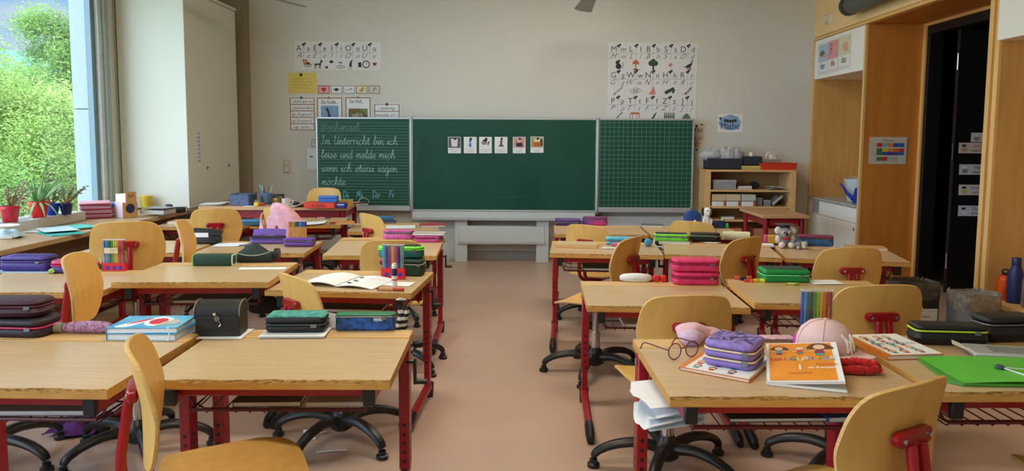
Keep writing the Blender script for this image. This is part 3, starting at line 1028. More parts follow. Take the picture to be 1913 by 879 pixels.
def icon(m, kind, x, y, s_):
    """small picture in a square of half-size s_ about x, y"""
    P = lambda pts, mt, k=2: blob(m, pts, x, y, s_, mt, k)
    D = lambda a_, b_, r_, mt, k=2, ry=None: m.disc(x + a_ * s_, y + b_ * s_, r_ * s_, mt, k, (ry or r_) * s_)
    L = lambda pts, wd, mt, k=2: m.line([(x + a_ * s_, y + b_ * s_) for a_, b_ in pts], wd * s_, mt, k)
    if kind == 'mouse':
        D(0, -.3, .55, DARK); D(-.2, .45, .38, DARK); D(.15, .75, .2, DARK); L(catmull([(.5, -.7), (.9, -.3), (.8, .5)], 4), .1, DARK)
    elif kind == 'lamp':
        P([(-.7, .1), (.7, .1), (.5, .7), (0, 1), (-.5, .7)], ORNG); L([(0, .1), (0, -.8)], .2, ORNG); P([(-.6, -1), (.6, -1), (.3, -.75), (-.3, -.75)], DARK); L([(.5, -.9), (1, -1)], .08, DARK)
    elif kind == 'tree':
        for q in ((-.45, .3), (.45, .3), (0, .65), (0, .2)):
            D(q[0], q[1], .5, GRN)
        P([(-.15, -1), (.2, -1), (.12, .1), (-.1, .1)], DARK, 3)
    elif kind == 'sun':
        D(0, 0, .36, ROSE)
    elif kind == 'dino':
        P(catmull([(-1.1, -.3), (-.5, -.3), (0, .1), (.5, .3), (.8, .9), (1.1, .95), (.9, .7), (.75, .0), (.4, -.4), (-.2, -.5)], 3, True), DARK)
        for a_ in (-.2, .1, .35, .55):
            L([(a_, -.3), (a_ + .05, -.95)], .14, DARK)
    elif kind == 'fork':
        L([(-.6, -.55), (.9, .7)], .22, INKG); P([(-1, -.95), (-.45, -.75), (-.35, -.35), (-.8, -.5)], INKG)
    elif kind == 'cloud':
        for q in ((-.5, -.1), (.1, .2), (.55, .05), (0, -.25)):
            m.ring(x + q[0] * s_, y + q[1] * s_, .5 * s_, .1 * s_, INKG, 2, .4 * s_)
    elif kind == 'nose':
        P([(.2, 1), (.35, .2), (.7, -.6), (0, -.8), (-.8, -.5), (-.3, -.1)], ROSE)
    elif kind == 'trousers':
        P([(-1, -.1), (.7, .75), (1, .1), (.7, -.6), (.35, -.3), (.55, .0), (-.6, -.65), (-1, -.55)], GRN)
    elif kind == 'rocket':
        P([(1, .8), (.55, .7), (-.2, -.2), (.1, -.5), (.8, .3)], INKG); P([(-.3, -.2), (-.6, -.7), (.05, -.6)], DARK); L(catmull([(-1.1, -.5), (-.8, -.7), (-.4, -.5)], 4), .08, INKG)
    elif kind == 'brush':
        L([(-.3, -.5), (.9, .8)], .16, DARK); P([(-.9, -.95), (-.4, -.6), (-.2, -.35)], DARK)
    elif kind == 'table':
        P([(-1, .4), (-.7, .8), (.8, .8), (1, .4)], ORNG); L([(-.9, .4), (-.9, -.8)], .14, ORNG); L([(.85, .4), (.85, -.8)], .14, ORNG); L([(.4, .4), (.4, -.5)], .12, ORNG); L([(-.4, .4), (-.4, -.5)], .12, ORNG)
    elif kind == 'feather':
        P(catmull([(-1, -.9), (.2, -.5), (.9, .9), (.4, .4), (-.1, -.35)], 4, True), mat('picture_teal', (40, 74, 74), .8))
    elif kind == 'fence':
        for i in range(6):
            P([(-1 + i * .36, -.9), (-.8 + i * .36, -.9), (-.8 + i * .36, .6), (-.9 + i * .36, .9), (-1 + i * .36, .6)], GRN)
        L([(-1, 0), (1, 0)], .15, GRN)
    elif kind == 'yurt':
        P(catmull([(-.9, -.9), (-.7, 0), (0, .6), (.7, 0), (.9, -.9)], 4), mat('picture_sage', (112, 132, 104), .8)); L([(-.1, .5), (-.3, -.9)], .08, GRN); L([(.1, .5), (.35, -.9)], .08, GRN)
    elif kind == 'ape':
        L([(-.9, .8), (.2, .75)], .3, ORNG); L([(-.7, .7), (-.5, -.2), (.0, -.5), (.8, -.4), (1.1, .1)], .14, DARK); D(-.1, .2, .38, ORNG); D(.4, .1, .3, DARK); P([(-1.9, -.9), (-1.5, -.7), (-1.3, -.2), (-1.5, -.6)], DARK)
    elif kind == 'zebra':
        P([(-.9, .1), (.3, .15), (.5, .9), (.8, .8), (.9, .5), (.6, .3), (.5, -.2), (-.8, -.2)], DARK)
        for a_ in (-.75, -.5, .2, .42):
            L([(a_, -.1), (a_ - .05, -.95)], .14, DARK)
        P([(1.3, -.4), (1.6, -.5), (1.9, -.3), (2, -.9), (1.5, -.9)], DARK)
    elif kind == 'island':
        m.ring(x, y - .55 * s_, 1.0 * s_, .1 * s_, DARK, 2, .28 * s_); L([(0, -.5), (0, .3)], .1, DARK); L([(-.4, .4), (0, .3), (.4, .45)], .18, DARK); D(-1.9, .5, .42, DARK, 2, .3)
    elif kind == 'giraffe':
        P([(-.3, -.5), (.3, -.5), (.25, .3), (.5, .9), (.1, .8), (-.2, .2)], DARK); L([(-.15, -.4), (-.2, -1)], .1, DARK); L([(.2, -.4), (.25, -1)], .1, DARK); P([(1.6, -.6), (2.3, -.6), (2.3, .4), (1.6, .4)], DARK)
    elif kind == 'clock':
        m.ring(x, y, .8 * s_, .2 * s_, DARK, 2); L([(.0, .4), (0, 0), (.3, .3)], .1, DARK, 3); P([(1.3, .3), (2.3, .4), (2.1, -.2), (1.6, -.3)], mat('picture_melon', (150, 70, 66), .8)); 


def letter_cell(m, x, y, cw, ch, up, lo, ic, isz=.05, dx=0):
    """one letter: print capitals over cursive ones, cross lines, picture, leaf magnet"""
    cx = x + cw / 2
    m.line([(cx - .105, y - ch * .36), (cx + .105, y - ch * .36)], .003, INKG, 1)
    m.line([(cx, y - ch * .08), (cx, y - ch * .62)], .003, INKG, 1)
    m.text(up, cx - .052, y - ch * .31, .088, INK, 2, bold=-.004)
    m.text(lo, cx + .052, y - ch * .31, .082, INK, 2, bold=-.004)
    m.text(up, cx - .052, y - ch * .57, .08, mat('ink_soft', (92, 92, 94), .8), 2, shear=.45, bold=-.008)
    m.text(lo, cx + .052, y - ch * .57, .074, mat('ink_soft', (92, 92, 94), .8), 2, shear=.45, bold=-.008)
    icon(m, ic, cx + dx, y - ch * .80, isz)
    for q in ((-.008, -.006, .012), (.012, .004, .013), (.004, -.018, .008)):
        m.disc(cx + q[0], y - ch * .06 + q[1], q[2], INK, 2)


def art_cons(m, w_, h_):
    rows = [('MmLlBbSsDd', ['mouse', 'lamp', 'tree', 'sun', 'dino']), ('GgWwNnHhRr', ['fork', 'cloud', 'nose', 'trousers', 'rocket']), ('PpTtFfZzJj', ['brush', 'table', 'feather', 'fence', 'yurt'])]
    ch = h_ / 3.0
    for r_, (ls, ics) in enumerate(rows):
        for i in range(5):
            letter_cell(m, .02 + i * (w_ - .03) / 5, h_ - .012 - r_ * ch * .985, (w_ - .03) / 5, ch, ls[2 * i], ls[2 * i + 1], ics[i], .056)
    for i in (1, 2, 3, 4):
        m.line([(.015 + i * (w_ - .03) / 5, 0), (.015 + i * (w_ - .03) / 5, h_)], .0015, mat('seam_grey', (206, 206, 206), .8), 1)


def art_vow(m, w_, h_):
    for i, ic in enumerate(['ape', 'zebra', 'island', 'giraffe', 'clock']):
        letter_cell(m, .01 + i * (w_ - .04) / 5 + .0, h_ - .01, (w_ - .04) / 5, h_ * .96, 'AEIOU'[i], 'aeiou'[i], ic, .052, {'ape': .03, 'zebra': -.02, 'island': .04, 'giraffe': -.03, 'clock': -.04}[ic])


sheet('alphabet_poster', 'wide white alphabet poster with the vowels A E I O U at upper left', 'poster', 551, 78, 711, 130, art_vow, paper=mat('poster_paper', (222, 223, 225), .8, var=.01))
sheet('alphabet_poster', 'large white alphabet poster with fifteen consonants above the squared board wing', 'poster', 1134, 80, 1304, 226, art_cons, paper=mat('poster_paper', (222, 223, 225), .8, var=.01))


def art_yel(m, w_, h_):
    for i, ww in enumerate((.62, .66, .7, .5)):
        m.squiggle(w_ / 2 - ww * w_ / 2, w_ / 2 + ww * w_ / 2, h_ * (.68 - i * .15), .016, .004, mat('ink_olive', (140, 120, 60), .8), 2, i)


sheet('yellow_note', 'yellow paper with four lines of small writing pinned on the wall', 'note', 539, 136, 591, 174, art_yel, paper=YELP, magnet=[(.46, .9, .016)])

HEART = [(0, -.8), (.75, .0), (.8, .45), (.45, .75), (.0, .45), (-.45, .75), (-.8, .45), (-.75, .0)]


def card_art(kind):
    def f(m, w_, h_):
        m.frame(.004, .004, w_ - .004, h_ - .004, .006, mat('card_edge', (84, 78, 66), .8), 1)
        x, y, s_ = w_ / 2, h_ / 2, h_ * .34
        if kind == 'heart':
            blob(m, HEART, x, y, s_, REDP)
        elif kind == 'eye':
            m.poly([(x + q.x * s_, y + q.y * s_) for q in catmull([(-1.1, 0), (0, .6), (1.1, 0), (0, -.6)], 4, True)], INKG, 2)
            m.disc(x, y, s_ * .45, INK, 3)
        elif kind == 'key':
            m.line([(x - s_, y - .2 * s_), (x + .4 * s_, y + .1 * s_)], .008, INKG, 2)
            m.ring(x + .7 * s_, y + .2 * s_, .4 * s_, .008, INKG, 2)
            m.line([(x - s_, y - .2 * s_), (x - s_, y - .5 * s_)], .008, INKG, 2)
        elif kind == 'hands':
            m.line(catmull([(x - .6 * s_, y - .6 * s_), (x + .2 * s_, y + .3 * s_), (x + .7 * s_, y + .7 * s_)], 4), .02, mat('picture_tan', (176, 150, 110), .8), 2)
            m.line([(x - .1 * s_, y - .7 * s_), (x + .5 * s_, y + .1 * s_)], .014, INKG, 2)
        else:
            m.line([(x - .3 * s_, y - .8 * s_), (x, y + .2 * s_)], .01, INKG, 2)
            m.ring(x + .1 * s_, y + .3 * s_, .5 * s_, .006, INKG, 2)
            m.line([(x - .6 * s_, y - .1 * s_), (x + .6 * s_, y + .6 * s_)], .006, INKG, 2)
    return f


x = 594
for kind, lab, pc in (('heart', 'small card with a red heart', PINKP), ('eye', 'small card with a drawn eye', WHITEP), ('key', 'small card with a drawn key', WHITEP), ('hands', 'small card with drawn hands', CREAM), ('flower', 'small card with a pale flower sketch, last of the row', mat('card_grey', (206, 202, 192), .8))):
    sheet('picture_card', lab + ' above the left board wing', 'card', x, 159, x + 22, 175.5, card_art(kind), paper=pc, group='picture cards in a row on the wall')
    x += 23.6


def strips(lines):
    def f(m, w_, h_):
        m.rect(.008, .008, w_ - .008, h_ - .008, BROWNB, 1)
        n_ = len(lines)
        for i, t_ in enumerate(lines):
            y1 = h_ - .016 - i * (h_ - .024) / n_
            m.rect(.02, y1 - (h_ - .024) / n_ + .01, w_ - .02, y1, WHITEP, 2)
            m.text(t_, w_ / 2, y1 - (h_ - .024) / n_ * .68, .046, INK, 3, wmax=w_ - .06, shear=.15)
    return f


sheet('phrase_strips', 'column of five white phrase strips with brown borders left of the board', 'paper strips', 541, 181, 589, 245,
      strips(['...hört gut zu', '...ist freundlich', 'sagt: „Wie geht es dir?“', 'sagt: „Was wünschst du?“', '...sagt: „Ich bin ...“']), magnet=[(.48, .975, .014)], mcol=GRN)
sheet('phrase_strips', 'shorter pair of white phrase strips peeking over the left board wing', 'paper strips', 698, 193, 748, 236,
      strips(['...beleidigt', 'beschuldigt „Du...“', '']), magnet=[(.5, .96, .014)])


def art_gir(m, w_, h_):
    m.frame(.006, .006, w_ - .006, h_ - .006, .012, BROWNB, 1)
    m.text('Die Giraffe...', w_ / 2, h_ - .075, .052, INK, 2, bold=.01, wmax=w_ * .62)
    m.rect(.05, .02, w_ - .05, h_ - .095, SKYB, 2)
    m.poly([(w_ * .42, .02), (w_ * .75, .02), (w_ * .6, .07), (w_ * .46, h_ - .14), (w_ * .38, h_ - .11), (w_ * .36, h_ - .14), (w_ * .44, h_ - .17)], mat('picture_slate', (44, 50, 64), .8), 3)  # dark printed giraffe shape


def art_wolf(m, w_, h_):
    m.frame(.006, .006, w_ - .006, h_ - .006, .012, BROWNB, 1)
    m.text('Der Wolf...', w_ / 2 - .02, h_ - .07, .052, INK, 2, bold=.01, wmax=w_ * .5)
    m.rect(.04, .02, w_ - .04, h_ - .13, mat('picture_moss', (96, 92, 62), .8, rgb2=(130, 108, 78), scale=30), 2)
    m.poly([(w_ * .55, h_ - .13), (w_ - .04, h_ - .13), (w_ - .04, h_ * .4)], mat('picture_leaf', (86, 120, 50), .8, rgb2=(130, 160, 84), scale=40), 3)
    m.poly([(w_ * .2, .05), (w_ * .7, .05), (w_ * .68, h_ * .45), (w_ * .5, h_ * .5), (w_ * .25, h_ * .45)], mat('picture_fur', (128, 118, 106), .8, rgb2=(180, 172, 160), scale=40), 4)


sheet('animal_poster', 'small poster with a giraffe against blue sky behind the board edge', 'poster', 592, 181, 640.5, 240, art_gir, magnet=[(.48, .97, .014)], mcol=INKG)
sheet('animal_poster', 'small poster with a wolf among green leaves behind the board edge', 'poster', 645, 180.5, 693.5, 240, art_wolf, magnet=[(.5, .97, .014)], mcol=INKG)
sheet('wall_card', 'small white bordered card half hidden at the left edge of the board', 'card', 581, 259, 601, 275.5, lambda m, w_, h_: (m.frame(.006, .006, w_ - .006, h_ - .006, .01, BROWNB, 1), m.text('Y', w_ * .35, h_ * .3, .06, INK, 2)))
sheet('wall_card', 'tall plain white card with a dark spot left of the chalkboard', 'card', 574, 277.5, 598, 315, lambda m, w_, h_: m.disc(w_ * .33, h_ * .6, .02, INKG, 2, .012))
sheet('mathe_sign', 'white sign with blue watercolour patch reading Mathe', 'sign', 1340, 212.5, 1388, 247, lambda m, w_, h_: (
    m.poly([(w_ / 2 + w_ * .44 * math.cos(t_ * .3927) * (1 + .08 * math.sin(t_ * 5)), h_ * .53 + h_ * .42 * math.sin(t_ * .3927) * (1 + .08 * math.cos(t_ * 3))) for t_ in range(16)], mat('watercolour_blue', (116, 156, 196), .8, rgb2=(150, 184, 216), scale=14), 1),
    m.text('Mathe', w_ * .5, h_ * .18, .1, mat('ink_navy', (40, 52, 96), .8), 3, wmax=w_ * .74),
    [m.disc(w_ * (.3 + i * .1), h_ * (.6 + .02 * (i - 2) ** 2 * .5), .014, INK, 3, .018) for i in range(5)]), magnet=[(.1, .75, .012)])
sheet('sound_poster', 'narrow reddish letter sheet showing st with a yellow star beside the board', 'poster', 1279, 231, 1316, 262, lambda m, w_, h_: (
    m.text('St', w_ * .45, h_ * .5, .085, mat('ink_brown', (96, 54, 44), .8), 2), m.text('st', w_ * .78, h_ * .5, .08, mat('ink_brown', (96, 54, 44), .8), 2),
    m.text('St', w_ * .45, h_ * .02, .075, mat('ink_rust', (150, 96, 80), .8), 2, shear=.4), m.text('st', w_ * .78, h_ * .02, .075, mat('ink_rust', (150, 96, 80), .8), 2, shear=.4)), paper=mat('poster_cream', (202, 192, 174), .8), magnet=[(.58, .86, .013), (.86, .95, .009)])
sp = aty(1302, 269, YW)
stb = MB()
pts = [(math.cos(R(90 + i * 36)) * (.052 if i % 2 == 0 else .023), math.sin(R(90 + i * 36)) * (.052 if i % 2 == 0 else .023)) for i in range(10)]
stb.rings([[Vector((a_, b_, z)) for a_, b_ in pts] for z in (0, .003)], mat('star_gold', (196, 150, 80), .7))
stb = tag(stb.build('paper_star', None, (sp.x, YW - .001, sp.z), UP), 'gold paper star on the wall right of the chalkboard', 'star')
MB().lathe([(.01, 0), (.01, .006)], BLK, 12).build('magnet', stb, (-.0, -.06, .001))

# six picture cards on the middle board
CARDS = [('white mug on grey', mat('card_grey_photo', (110, 110, 112), .8, rgb2=(80, 80, 84), scale=40), 'mug'), ('blue bottle', WHITEP, 'bottle'), ('tipped bowl', WHITEP, 'bowl'),
         ('grey coffee grinder', WHITEP, 'grinder'), ('pink cupcake', mat('card_rose', (206, 160, 164), .8), 'cake'), ('orange striped pot and leaves', mat('card_green_photo', (120, 134, 70), .8, rgb2=(196, 196, 140), scale=30), 'pot')]
xs = [(837, 861), (866.5, 890.5), (895, 919), (924, 948), (958, 982), (991, 1015.5)]
for i, (nm, bgm, kd) in enumerate(CARDS):
    def art(m, w_, h_, kd=kd, bgm=bgm):
        if bgm is not WHITEP:
            m.rect(.005, h_ * .33, w_ - .005, h_ - .005, bgm, 1)
        x, y, q = w_ / 2, h_ * .64, w_ * .3
        if kd == 'mug':
            m.poly([(x - q * .9, y + q), (x + q * .9, y + q), (x + q * .7, y - q), (x - q * .7, y - q)], WHITEPL, 2)
        elif kd == 'bottle':
            m.rect(x - q * .3, y - q * 1.1, x + q * .3, y + q * .9, mat('picture_blue', (70, 120, 190), .8), 2)
            m.rect(x - q * .3, y - q * .2, x + q * .3, y + q * .2, BLUP, 3)
            m.rect(x - q * .15, y + q * .9, x + q * .15, y + q * 1.2, INKG, 2)
        elif kd == 'bowl':
            m.disc(x - q * .3, y, q * .8, INKG, 2, q * .55); m.disc(x - q * .1, y + q * .6, q * .6, DARK, 3, q * .3); m.line([(x + q * .6, y - q * .6), (x + q, y + q * .4)], .012, DARK, 2)
        elif kd == 'grinder':
            m.poly([(x - q * .8, y - q), (x + q * .9, y - q), (x + q * .3, y - q * .4), (x + q * .4, y + q * .6), (x - q * .3, y + q * .6), (x - q * .2, y - q * .4)], mat('picture_grey', (84, 88, 86), .8), 2)
        elif kd == 'cake':
            m.disc(x, y + q * .2, q * .95, ROSE, 2, q * .8); m.poly([(x - q * .8, y - q), (x + q, y - q), (x + q * .8, y), (x - q * .8, y)], DARK, 2); m.disc(x, y + q * .6, q * .6, mat('card_rose2', (222, 184, 186), .8), 3)
        else:
            m.disc(x, y + q * .3, q * .9, CREAM, 2, q * .7); m.poly([(x - q * .8, y - q), (x + q * .8, y - q), (x + q, y + q * .1), (x - q, y + q * .1)], mat('picture_vermilion', (206, 92, 44), .8), 3); m.disc(x + q * 1.1, y, q * .4, GRN, 2, q)
        m.squiggle(w_ * .12, w_ * .88, h_ * .2, .011, .003, INKG, 2, i)
        m.line([(w_ * .3, h_ * .1), (w_ * .7, h_ * .1)], .004, INKG, 2)
    sheet('photo_card', 'white photo card with a %s on the middle board' % nm, 'card', xs[i][0], 255.5 if i != 5 else 255, xs[i][1], 286 if i != 5 else 285, art, y=BY, group='photo cards on the middle board', magnet=[(.55, .88, .013)])

sw = thing('switch_panel', 'white double wall switch panel on the wall left of the board', 'switch', (aty(536.5, 310, YW).x, YW, aty(536.5, 310, YW).z), UP)
MB().box(-.037, .037, -.075, .075, 0, .012, mat('switch_beige', (196, 188, 172), .5), .003).build('plate', sw)
for s_ in (.036, -.036):
    MB().box(-.028, .028, s_ - .028, s_ + .028, .01, .018, mat('switch_rocker', (206, 198, 182), .45), .003).build('rocker', sw)
# ------------------------------------------------------------------ pupils' desks
DESKS = {}


class Desk:
    pass


def make_desk(key, A, yaw, t, label, W=.70, D=.56, tilt=0.0, seed=0, crank=True):
    """A: world x, y of the front left corner of the top; yaw in degrees; t: height of the top's front edge"""
    rd = random.Random(seed + len(key))
    d = Desk()
    d.A, d.yaw, d.t, d.W, d.D, d.tilt = Vector((A[0], A[1])), R(yaw), t, W, D, tilt
    ex, ey = Vector((math.cos(d.yaw), math.sin(d.yaw))), Vector((-math.sin(d.yaw), math.cos(d.yaw)))
    d.ex, d.ey = ex, ey
    o = d.A + ex * W / 2
    root = thing('school_desk', label, 'desk', (o.x, o.y, 0), yaw, 'height-adjustable school desks')
    d.root = root
    DESKS[key] = d
    h = W / 2
    th, G = .027, .105           # top thickness, depth of the pen ledge
    yb = D - G - .008
    zz = lambda y: t + tilt * y / D
    # worktop with a worn front arris
    top = MB()
    n = 40
    secs = []
    for i in range(n + 1):
        x = -h + W * i / n
        wv = max(0, rd.gauss(.0, .0018) + .002 + .0018 * math.sin(i * .5 + seed)) if 1 < i < n - 1 else .002
        c = .0025
        secs.append([Vector((x, y, z)) for y, z in ((c, zz(0) - th), (0, zz(0) - th + c), (0, zz(0) - .004 - wv), (.004 + wv * 1.8, zz(0)), (.05, zz(.05)), (yb, zz(yb)), (yb, zz(yb) - th))])
    ms = [DEDGE, DEDGE, DWEAR, DTOP, DTOP, DEDGE, DEDGE]
    o_ = len(top.v)
    for s_ in secs:
        top.add(s_, [], DTOP)
    for i in range(n):
        for j in range(7):
            l = (j + 1) % 7
            top.f.append([o_ + i * 7 + j, o_ + (i + 1) * 7 + j, o_ + (i + 1) * 7 + l, o_ + i * 7 + l])
            top.m.append(top.mi(ms[j]))
    for i in (0, n):
        top.f.append([o_ + i * 7 + j for j in range(7)])
        top.m.append(top.mi(DEDGE))
    top.build('worktop', root, ang=30)
    lg = MB().box(-h, h, yb + .006, D, zz(D) - th, zz(D) + .0004, DEDGE, .003)
    lg.add([(x, y, zz(D) + .0006) for x, y in ((-h + .003, yb + .010), (h - .003, yb + .010), (h - .003, D - .003), (-h + .003, D - .003))], [(0, 1, 2, 3)], wood('ledge_beech', (206, 164, 108), (218, 178, 124), .45, (4, 40, 40), 1.5))
    lg.build('pen_ledge', root)
    # steel frame
    zb = t - th
    for s_ in (-1, 1):
        b = MB().box(s_ * (h - .078), s_ * (h - .048), .04, D - .03, zb - .05, zb - .002, RED, .002)
        bo = b.build('side_beam', root)
        MB().box(s_ * (h - .08), s_ * (h - .046), .022, .042, zb - .055, zb - .001, BLK, .003).build('end_cap', bo)
        MB().add([(s_ * (h - .063), y, z) for y, z in ((.10, zb - .05), (.30, zb - .05), (D - .06, zb - .13), (D - .06, zb - .05))], [(0, 1, 2, 3)], RED).build('gusset', bo)
        yl = D - .055
        u = MB().box(s_ * (h - .042), s_ * (h - .006), yl - .03, yl + .03, .20, zb - .01, RED, .003)
        u.box(s_ * (h - .038), s_ * (h - .010), yl - .024, yl + .024, .05, .2, RED, .002)
        uo = u.build('upright', root)
        hl = MB()
        for k in range(6):
            M = Matrix.Translation((s_ * (h - .0055), yl - .006, .36 - k * .032)) @ Matrix.Rotation(R(90 * s_), 4, 'Y')
            hl.lathe([(.0085, 0), (.0085, .0006)], BLK, 10, M)
            if k == 0:
                hl.lathe([(.013, -.0004), (.013, .0003)], CHROME, 12, M)
            M2 = Matrix.Translation((s_ * (h - .024), yl - .0305, .36 - k * .032)) @ Matrix.Rotation(R(90), 4, 'X')
            hl.lathe([(.0065, 0), (.0065, .0006)], BLK, 10, M2)
        hl.build('adjuster_hole', uo)
        f = MB().tube([(s_ * (h - .024), D - .01, .06), (s_ * (h - .024), D - .12, .058), (s_ * (h - .024), .1, .04)], [.02, .02, .018], RED, 10, flat=1.25)
        fo = f.build('foot', root)
        MB().tube([(s_ * (h - .024), .13, .043), (s_ * (h - .024), .03, .03), (s_ * (h - .024), .0, .022)], [.0215, .0215, .016], BLK, 10, flat=1.3).build('foot_cap', fo)
        MB().tube([(s_ * (h - .024), D - .02, .0), (s_ * (h - .024), D - .02, .075)], [.022, .026], BLK, 10).build('heel_cap', fo)
        if s_ < 0:
            MB().tube([(s_ * (h - .003), D - .055, zb - .035), (s_ * (h - .001), D - .055, zb - .035)], .012, mat('steel_bolt', (190, 184, 200), .3, metal=.8), 10).build('bolt', uo)
    MB().box(-h + .05, h - .05, D - .075, D - .045, zb - .11, zb - .05, RED, .003).build('rear_crossbar', root)
    MB().box(-h + .08, h - .08, .055, .08, zb - .036, zb - .008, RED, .003).build('front_crossbar', root)
    # wire book tray
    tr = MB()
    TRY = mat('tray_wine_red', (92, 20, 32), .4, var=.05)
    zt_, x1, y0, y1 = zb - .105, h - .09, .10, D - .1
    tr.tube([(-x1, y0, zt_ + .012), (x1, y0, zt_ + .012), (x1, y1, zt_ + .012), (-x1, y1, zt_ + .012)], .005, TRY, 6, closed=True)
    for i in range(13):
        x = -x1 + 2 * x1 * i / 12
        tr.tube([(x, y0, zt_ + .012), (x, y0 + .01, zt_), (x, y1, zt_)], .0022, TRY, 5)
    for y in (y0 + .05, (y0 + y1) / 2, y1 - .03):
        tr.tube([(-x1, y, zt_ + .01), (-x1 + .02, y, zt_ - .002), (x1 - .02, y, zt_ - .002), (x1, y, zt_ + .01)], .003, TRY, 5)
    for s_ in (-1, 1):
        tr.tube([(s_ * x1, y0 + .03, zt_ + .012), (s_ * (x1 + .02), y0 + .03, zb - .05)], .004, TRY, 5)
        tr.tube([(s_ * x1, y1 - .03, zt_ + .012), (s_ * (x1 + .02), y1 - .03, zb - .05)], .004, TRY, 5)
    tr.build('book_tray', root)
    d.tray = zt_ + .003
    if crank:
        c = MB().tube([(h - .01, D - .14, zb - .045), (h + .022, D - .14, zb - .045)], .006, BLK, 8)
        c.box(h + .016, h + .026, D - .152, D - .128, zb - .12, zb - .035, BLK, .003)
        c.tube([(h + .02, D - .14, zb - .112), (h + .062, D - .14, zb - .112)], .009, BLK, 10)
        c.build('crank_handle', root)
    return d


def desk_px(key, px, py, t, yaw, label, **k):
    p = atz(px, py, t)
    return make_desk(key, (p.x, p.y), yaw, t, label, **k)


def desk_pxr(key, px, py, t, yaw, label, W=.70, **k):
    """placed by its front right corner"""
    p = atz(px, py, t)
    return make_desk(key, (p.x - W * math.cos(R(yaw)), p.y - W * math.sin(R(yaw))), yaw, t, label, W=W, **k)


desk_px('R1a', 1252, 742, .677, 1.5, 'front right school desk carrying purple pencil case, glasses and orange workbook', D=.57, seed=1)
desk_px('R1b', 1758, 733, .688, 2, 'school desk at right edge carrying green folder and black pencil cases', D=.57, seed=2)
desk_px('R2a', 1097, 571, .624, -1.5, 'school desk with pink two-tier pencil case and white glasses case', D=.57, seed=3)
desk_px('R2b', 1410, 566, .65, -2, 'school desk with green pencil case and small bright erasers', seed=4)
desk_px('R3a', 1026.5, 473, .635, -4, 'right third-row school desk nearest the aisle with notebook and turquoise case', D=.57, seed=5)
desk_px('R3b', 1242, 475, .640, -9, 'right third-row school desk under neon green and black pencil cases', W=.69, seed=6)
desk_px('R3c', 1468, 482, .632, -11, 'school desk where the grey koala toy sits', seed=7)
desk_px('R4a', 1036.7, 437, .628, -1.5, 'back right school desk with dark purple case by the board', D=.58, seed=8)
desk_px('R4b', 1217, 439, .630, -1, 'back right school desk with black and white dog toy', D=.58, seed=9)
desk_pxr('L1a', 728, 711, .672, 1.5, 'front left school desk carrying black treasure chest and teal pencil case', W=.685, D=.555, seed=10)
desk_pxr('L1b', 199, 728, .684, 0, 'school desk at lower left edge with two blue books stacked', D=.57, seed=11)
desk_pxr('L2a', 768, 548, .653, -4, 'school desk with open workbook, pen box and glue stick', W=.675, D=.54, seed=12)
desk_pxr('L2b', 501, 527, .688, 3, 'left second-row school desk with dark green pencil cases and paper', D=.55, seed=13)
desk_pxr('L2c', 182, 546, .662, 3, 'left second-row school desk at the photo edge with purple pencil cases', D=.56, seed=14)
desk_pxr('L3a', 815, 478, .622, 1, 'school desk beside the aisle with sparkly pink pencil case', tilt=.035, D=.58, seed=15)
desk_pxr('L3b', 568, 473, .612, 3, 'school desk with two purple pencil cases and white paper', seed=16)
desk_pxr('L3c', 350, 472, .612, 2, 'school desk with open black pencil case next to the window row', seed=17)
desk_pxr('L4a', 820, 431, .624, 8, 'back left school desk with red booklet by the board column', D=.58, seed=18)
desk_pxr('L4b', 636, 420, .655, 6, 'back left school desk with orange folder behind the pink jacket', seed=19)
desk_pxr('L4c', 448, 424, .622, 2, 'back left school desk against the window worktop', seed=20)


def on(key, px, py):
    """point of a desk's top under a photo pixel"""
    d = DESKS[key]
    z = d.t
    for _ in range(4):
        p = atz(px, py, z)
        ly = (Vector((p.x, p.y)) - d.A).dot(d.ey)
        z = d.t + d.tilt * max(0, min(ly, d.D)) / d.D + .0008
    return atz(px, py, z)


# ------------------------------------------------------------------ teacher's desk and side table
def big_table(label, A, yaw, t, W, D, name='teacher_desk'):
    ex = Vector((math.cos(R(yaw)), math.sin(R(yaw))))
    o = Vector(A) + ex * W / 2
    r_ = thing(name, label, 'desk', (o.x, o.y, 0), yaw)
    h = W / 2
    MB().box(-h, h, 0, D, t - .028, t, wood('teacher_top', (206, 160, 118), (216, 172, 130), .4, (4, 30, 30), 1.5), .003).build('tabletop', r_)
    MB().box(-h + .05, h - .05, .05, .08, t - .10, t - .028, RED).box(-h + .05, h - .05, D - .08, D - .05, t - .10, t - .028, RED).box(-h + .05, -h + .08, .05, D - .05, t - .10, t - .028, RED).box(h - .08, h - .05, .05, D - .05, t - .10, t - .028, RED).build('apron', r_)
    for x in (-h + .05, h - .05):
        for y in (.06, D - .06):
            MB().tube([(x, y, 0.01), (x, y, t - .028)], .022, RED, 12).tube([(x, y, 0), (x, y, .03)], .025, BLK, 12).build('leg', r_)
    return r_


tp = atz(370, 386, .73)
big_table("teacher's desk with wood top and red frame in the back left", (tp.x, tp.y), 1.5, .73, 1.31, .62)
tp2 = atz(1425, 402, .66)
sidet = big_table('small side table with red frame in front of the bookcase', (tp2.x, tp2.y), 0, .66, .43, .74, 'side_table')


# ------------------------------------------------------------------ swivel chairs
def back_shape(n=44):
    """outline of the plywood back: wide rounded top, fullest below the middle, narrower foot"""
    key = [(-.085, -.148), (.085, -.148), (.140, -.128), (.172, -.062), (.185, -.005), (.183, .04), (.172, .095), (.145, .134), (.09, .149), (0, .153), (-.09, .149), (-.145, .134), (-.172, .095), (-.183, .04), (-.185, -.005), (-.172, -.062), (-.140, -.128)]
    return [(q.x, q.y) for q in catmull(key, 3, True)]


OUT = back_shape()


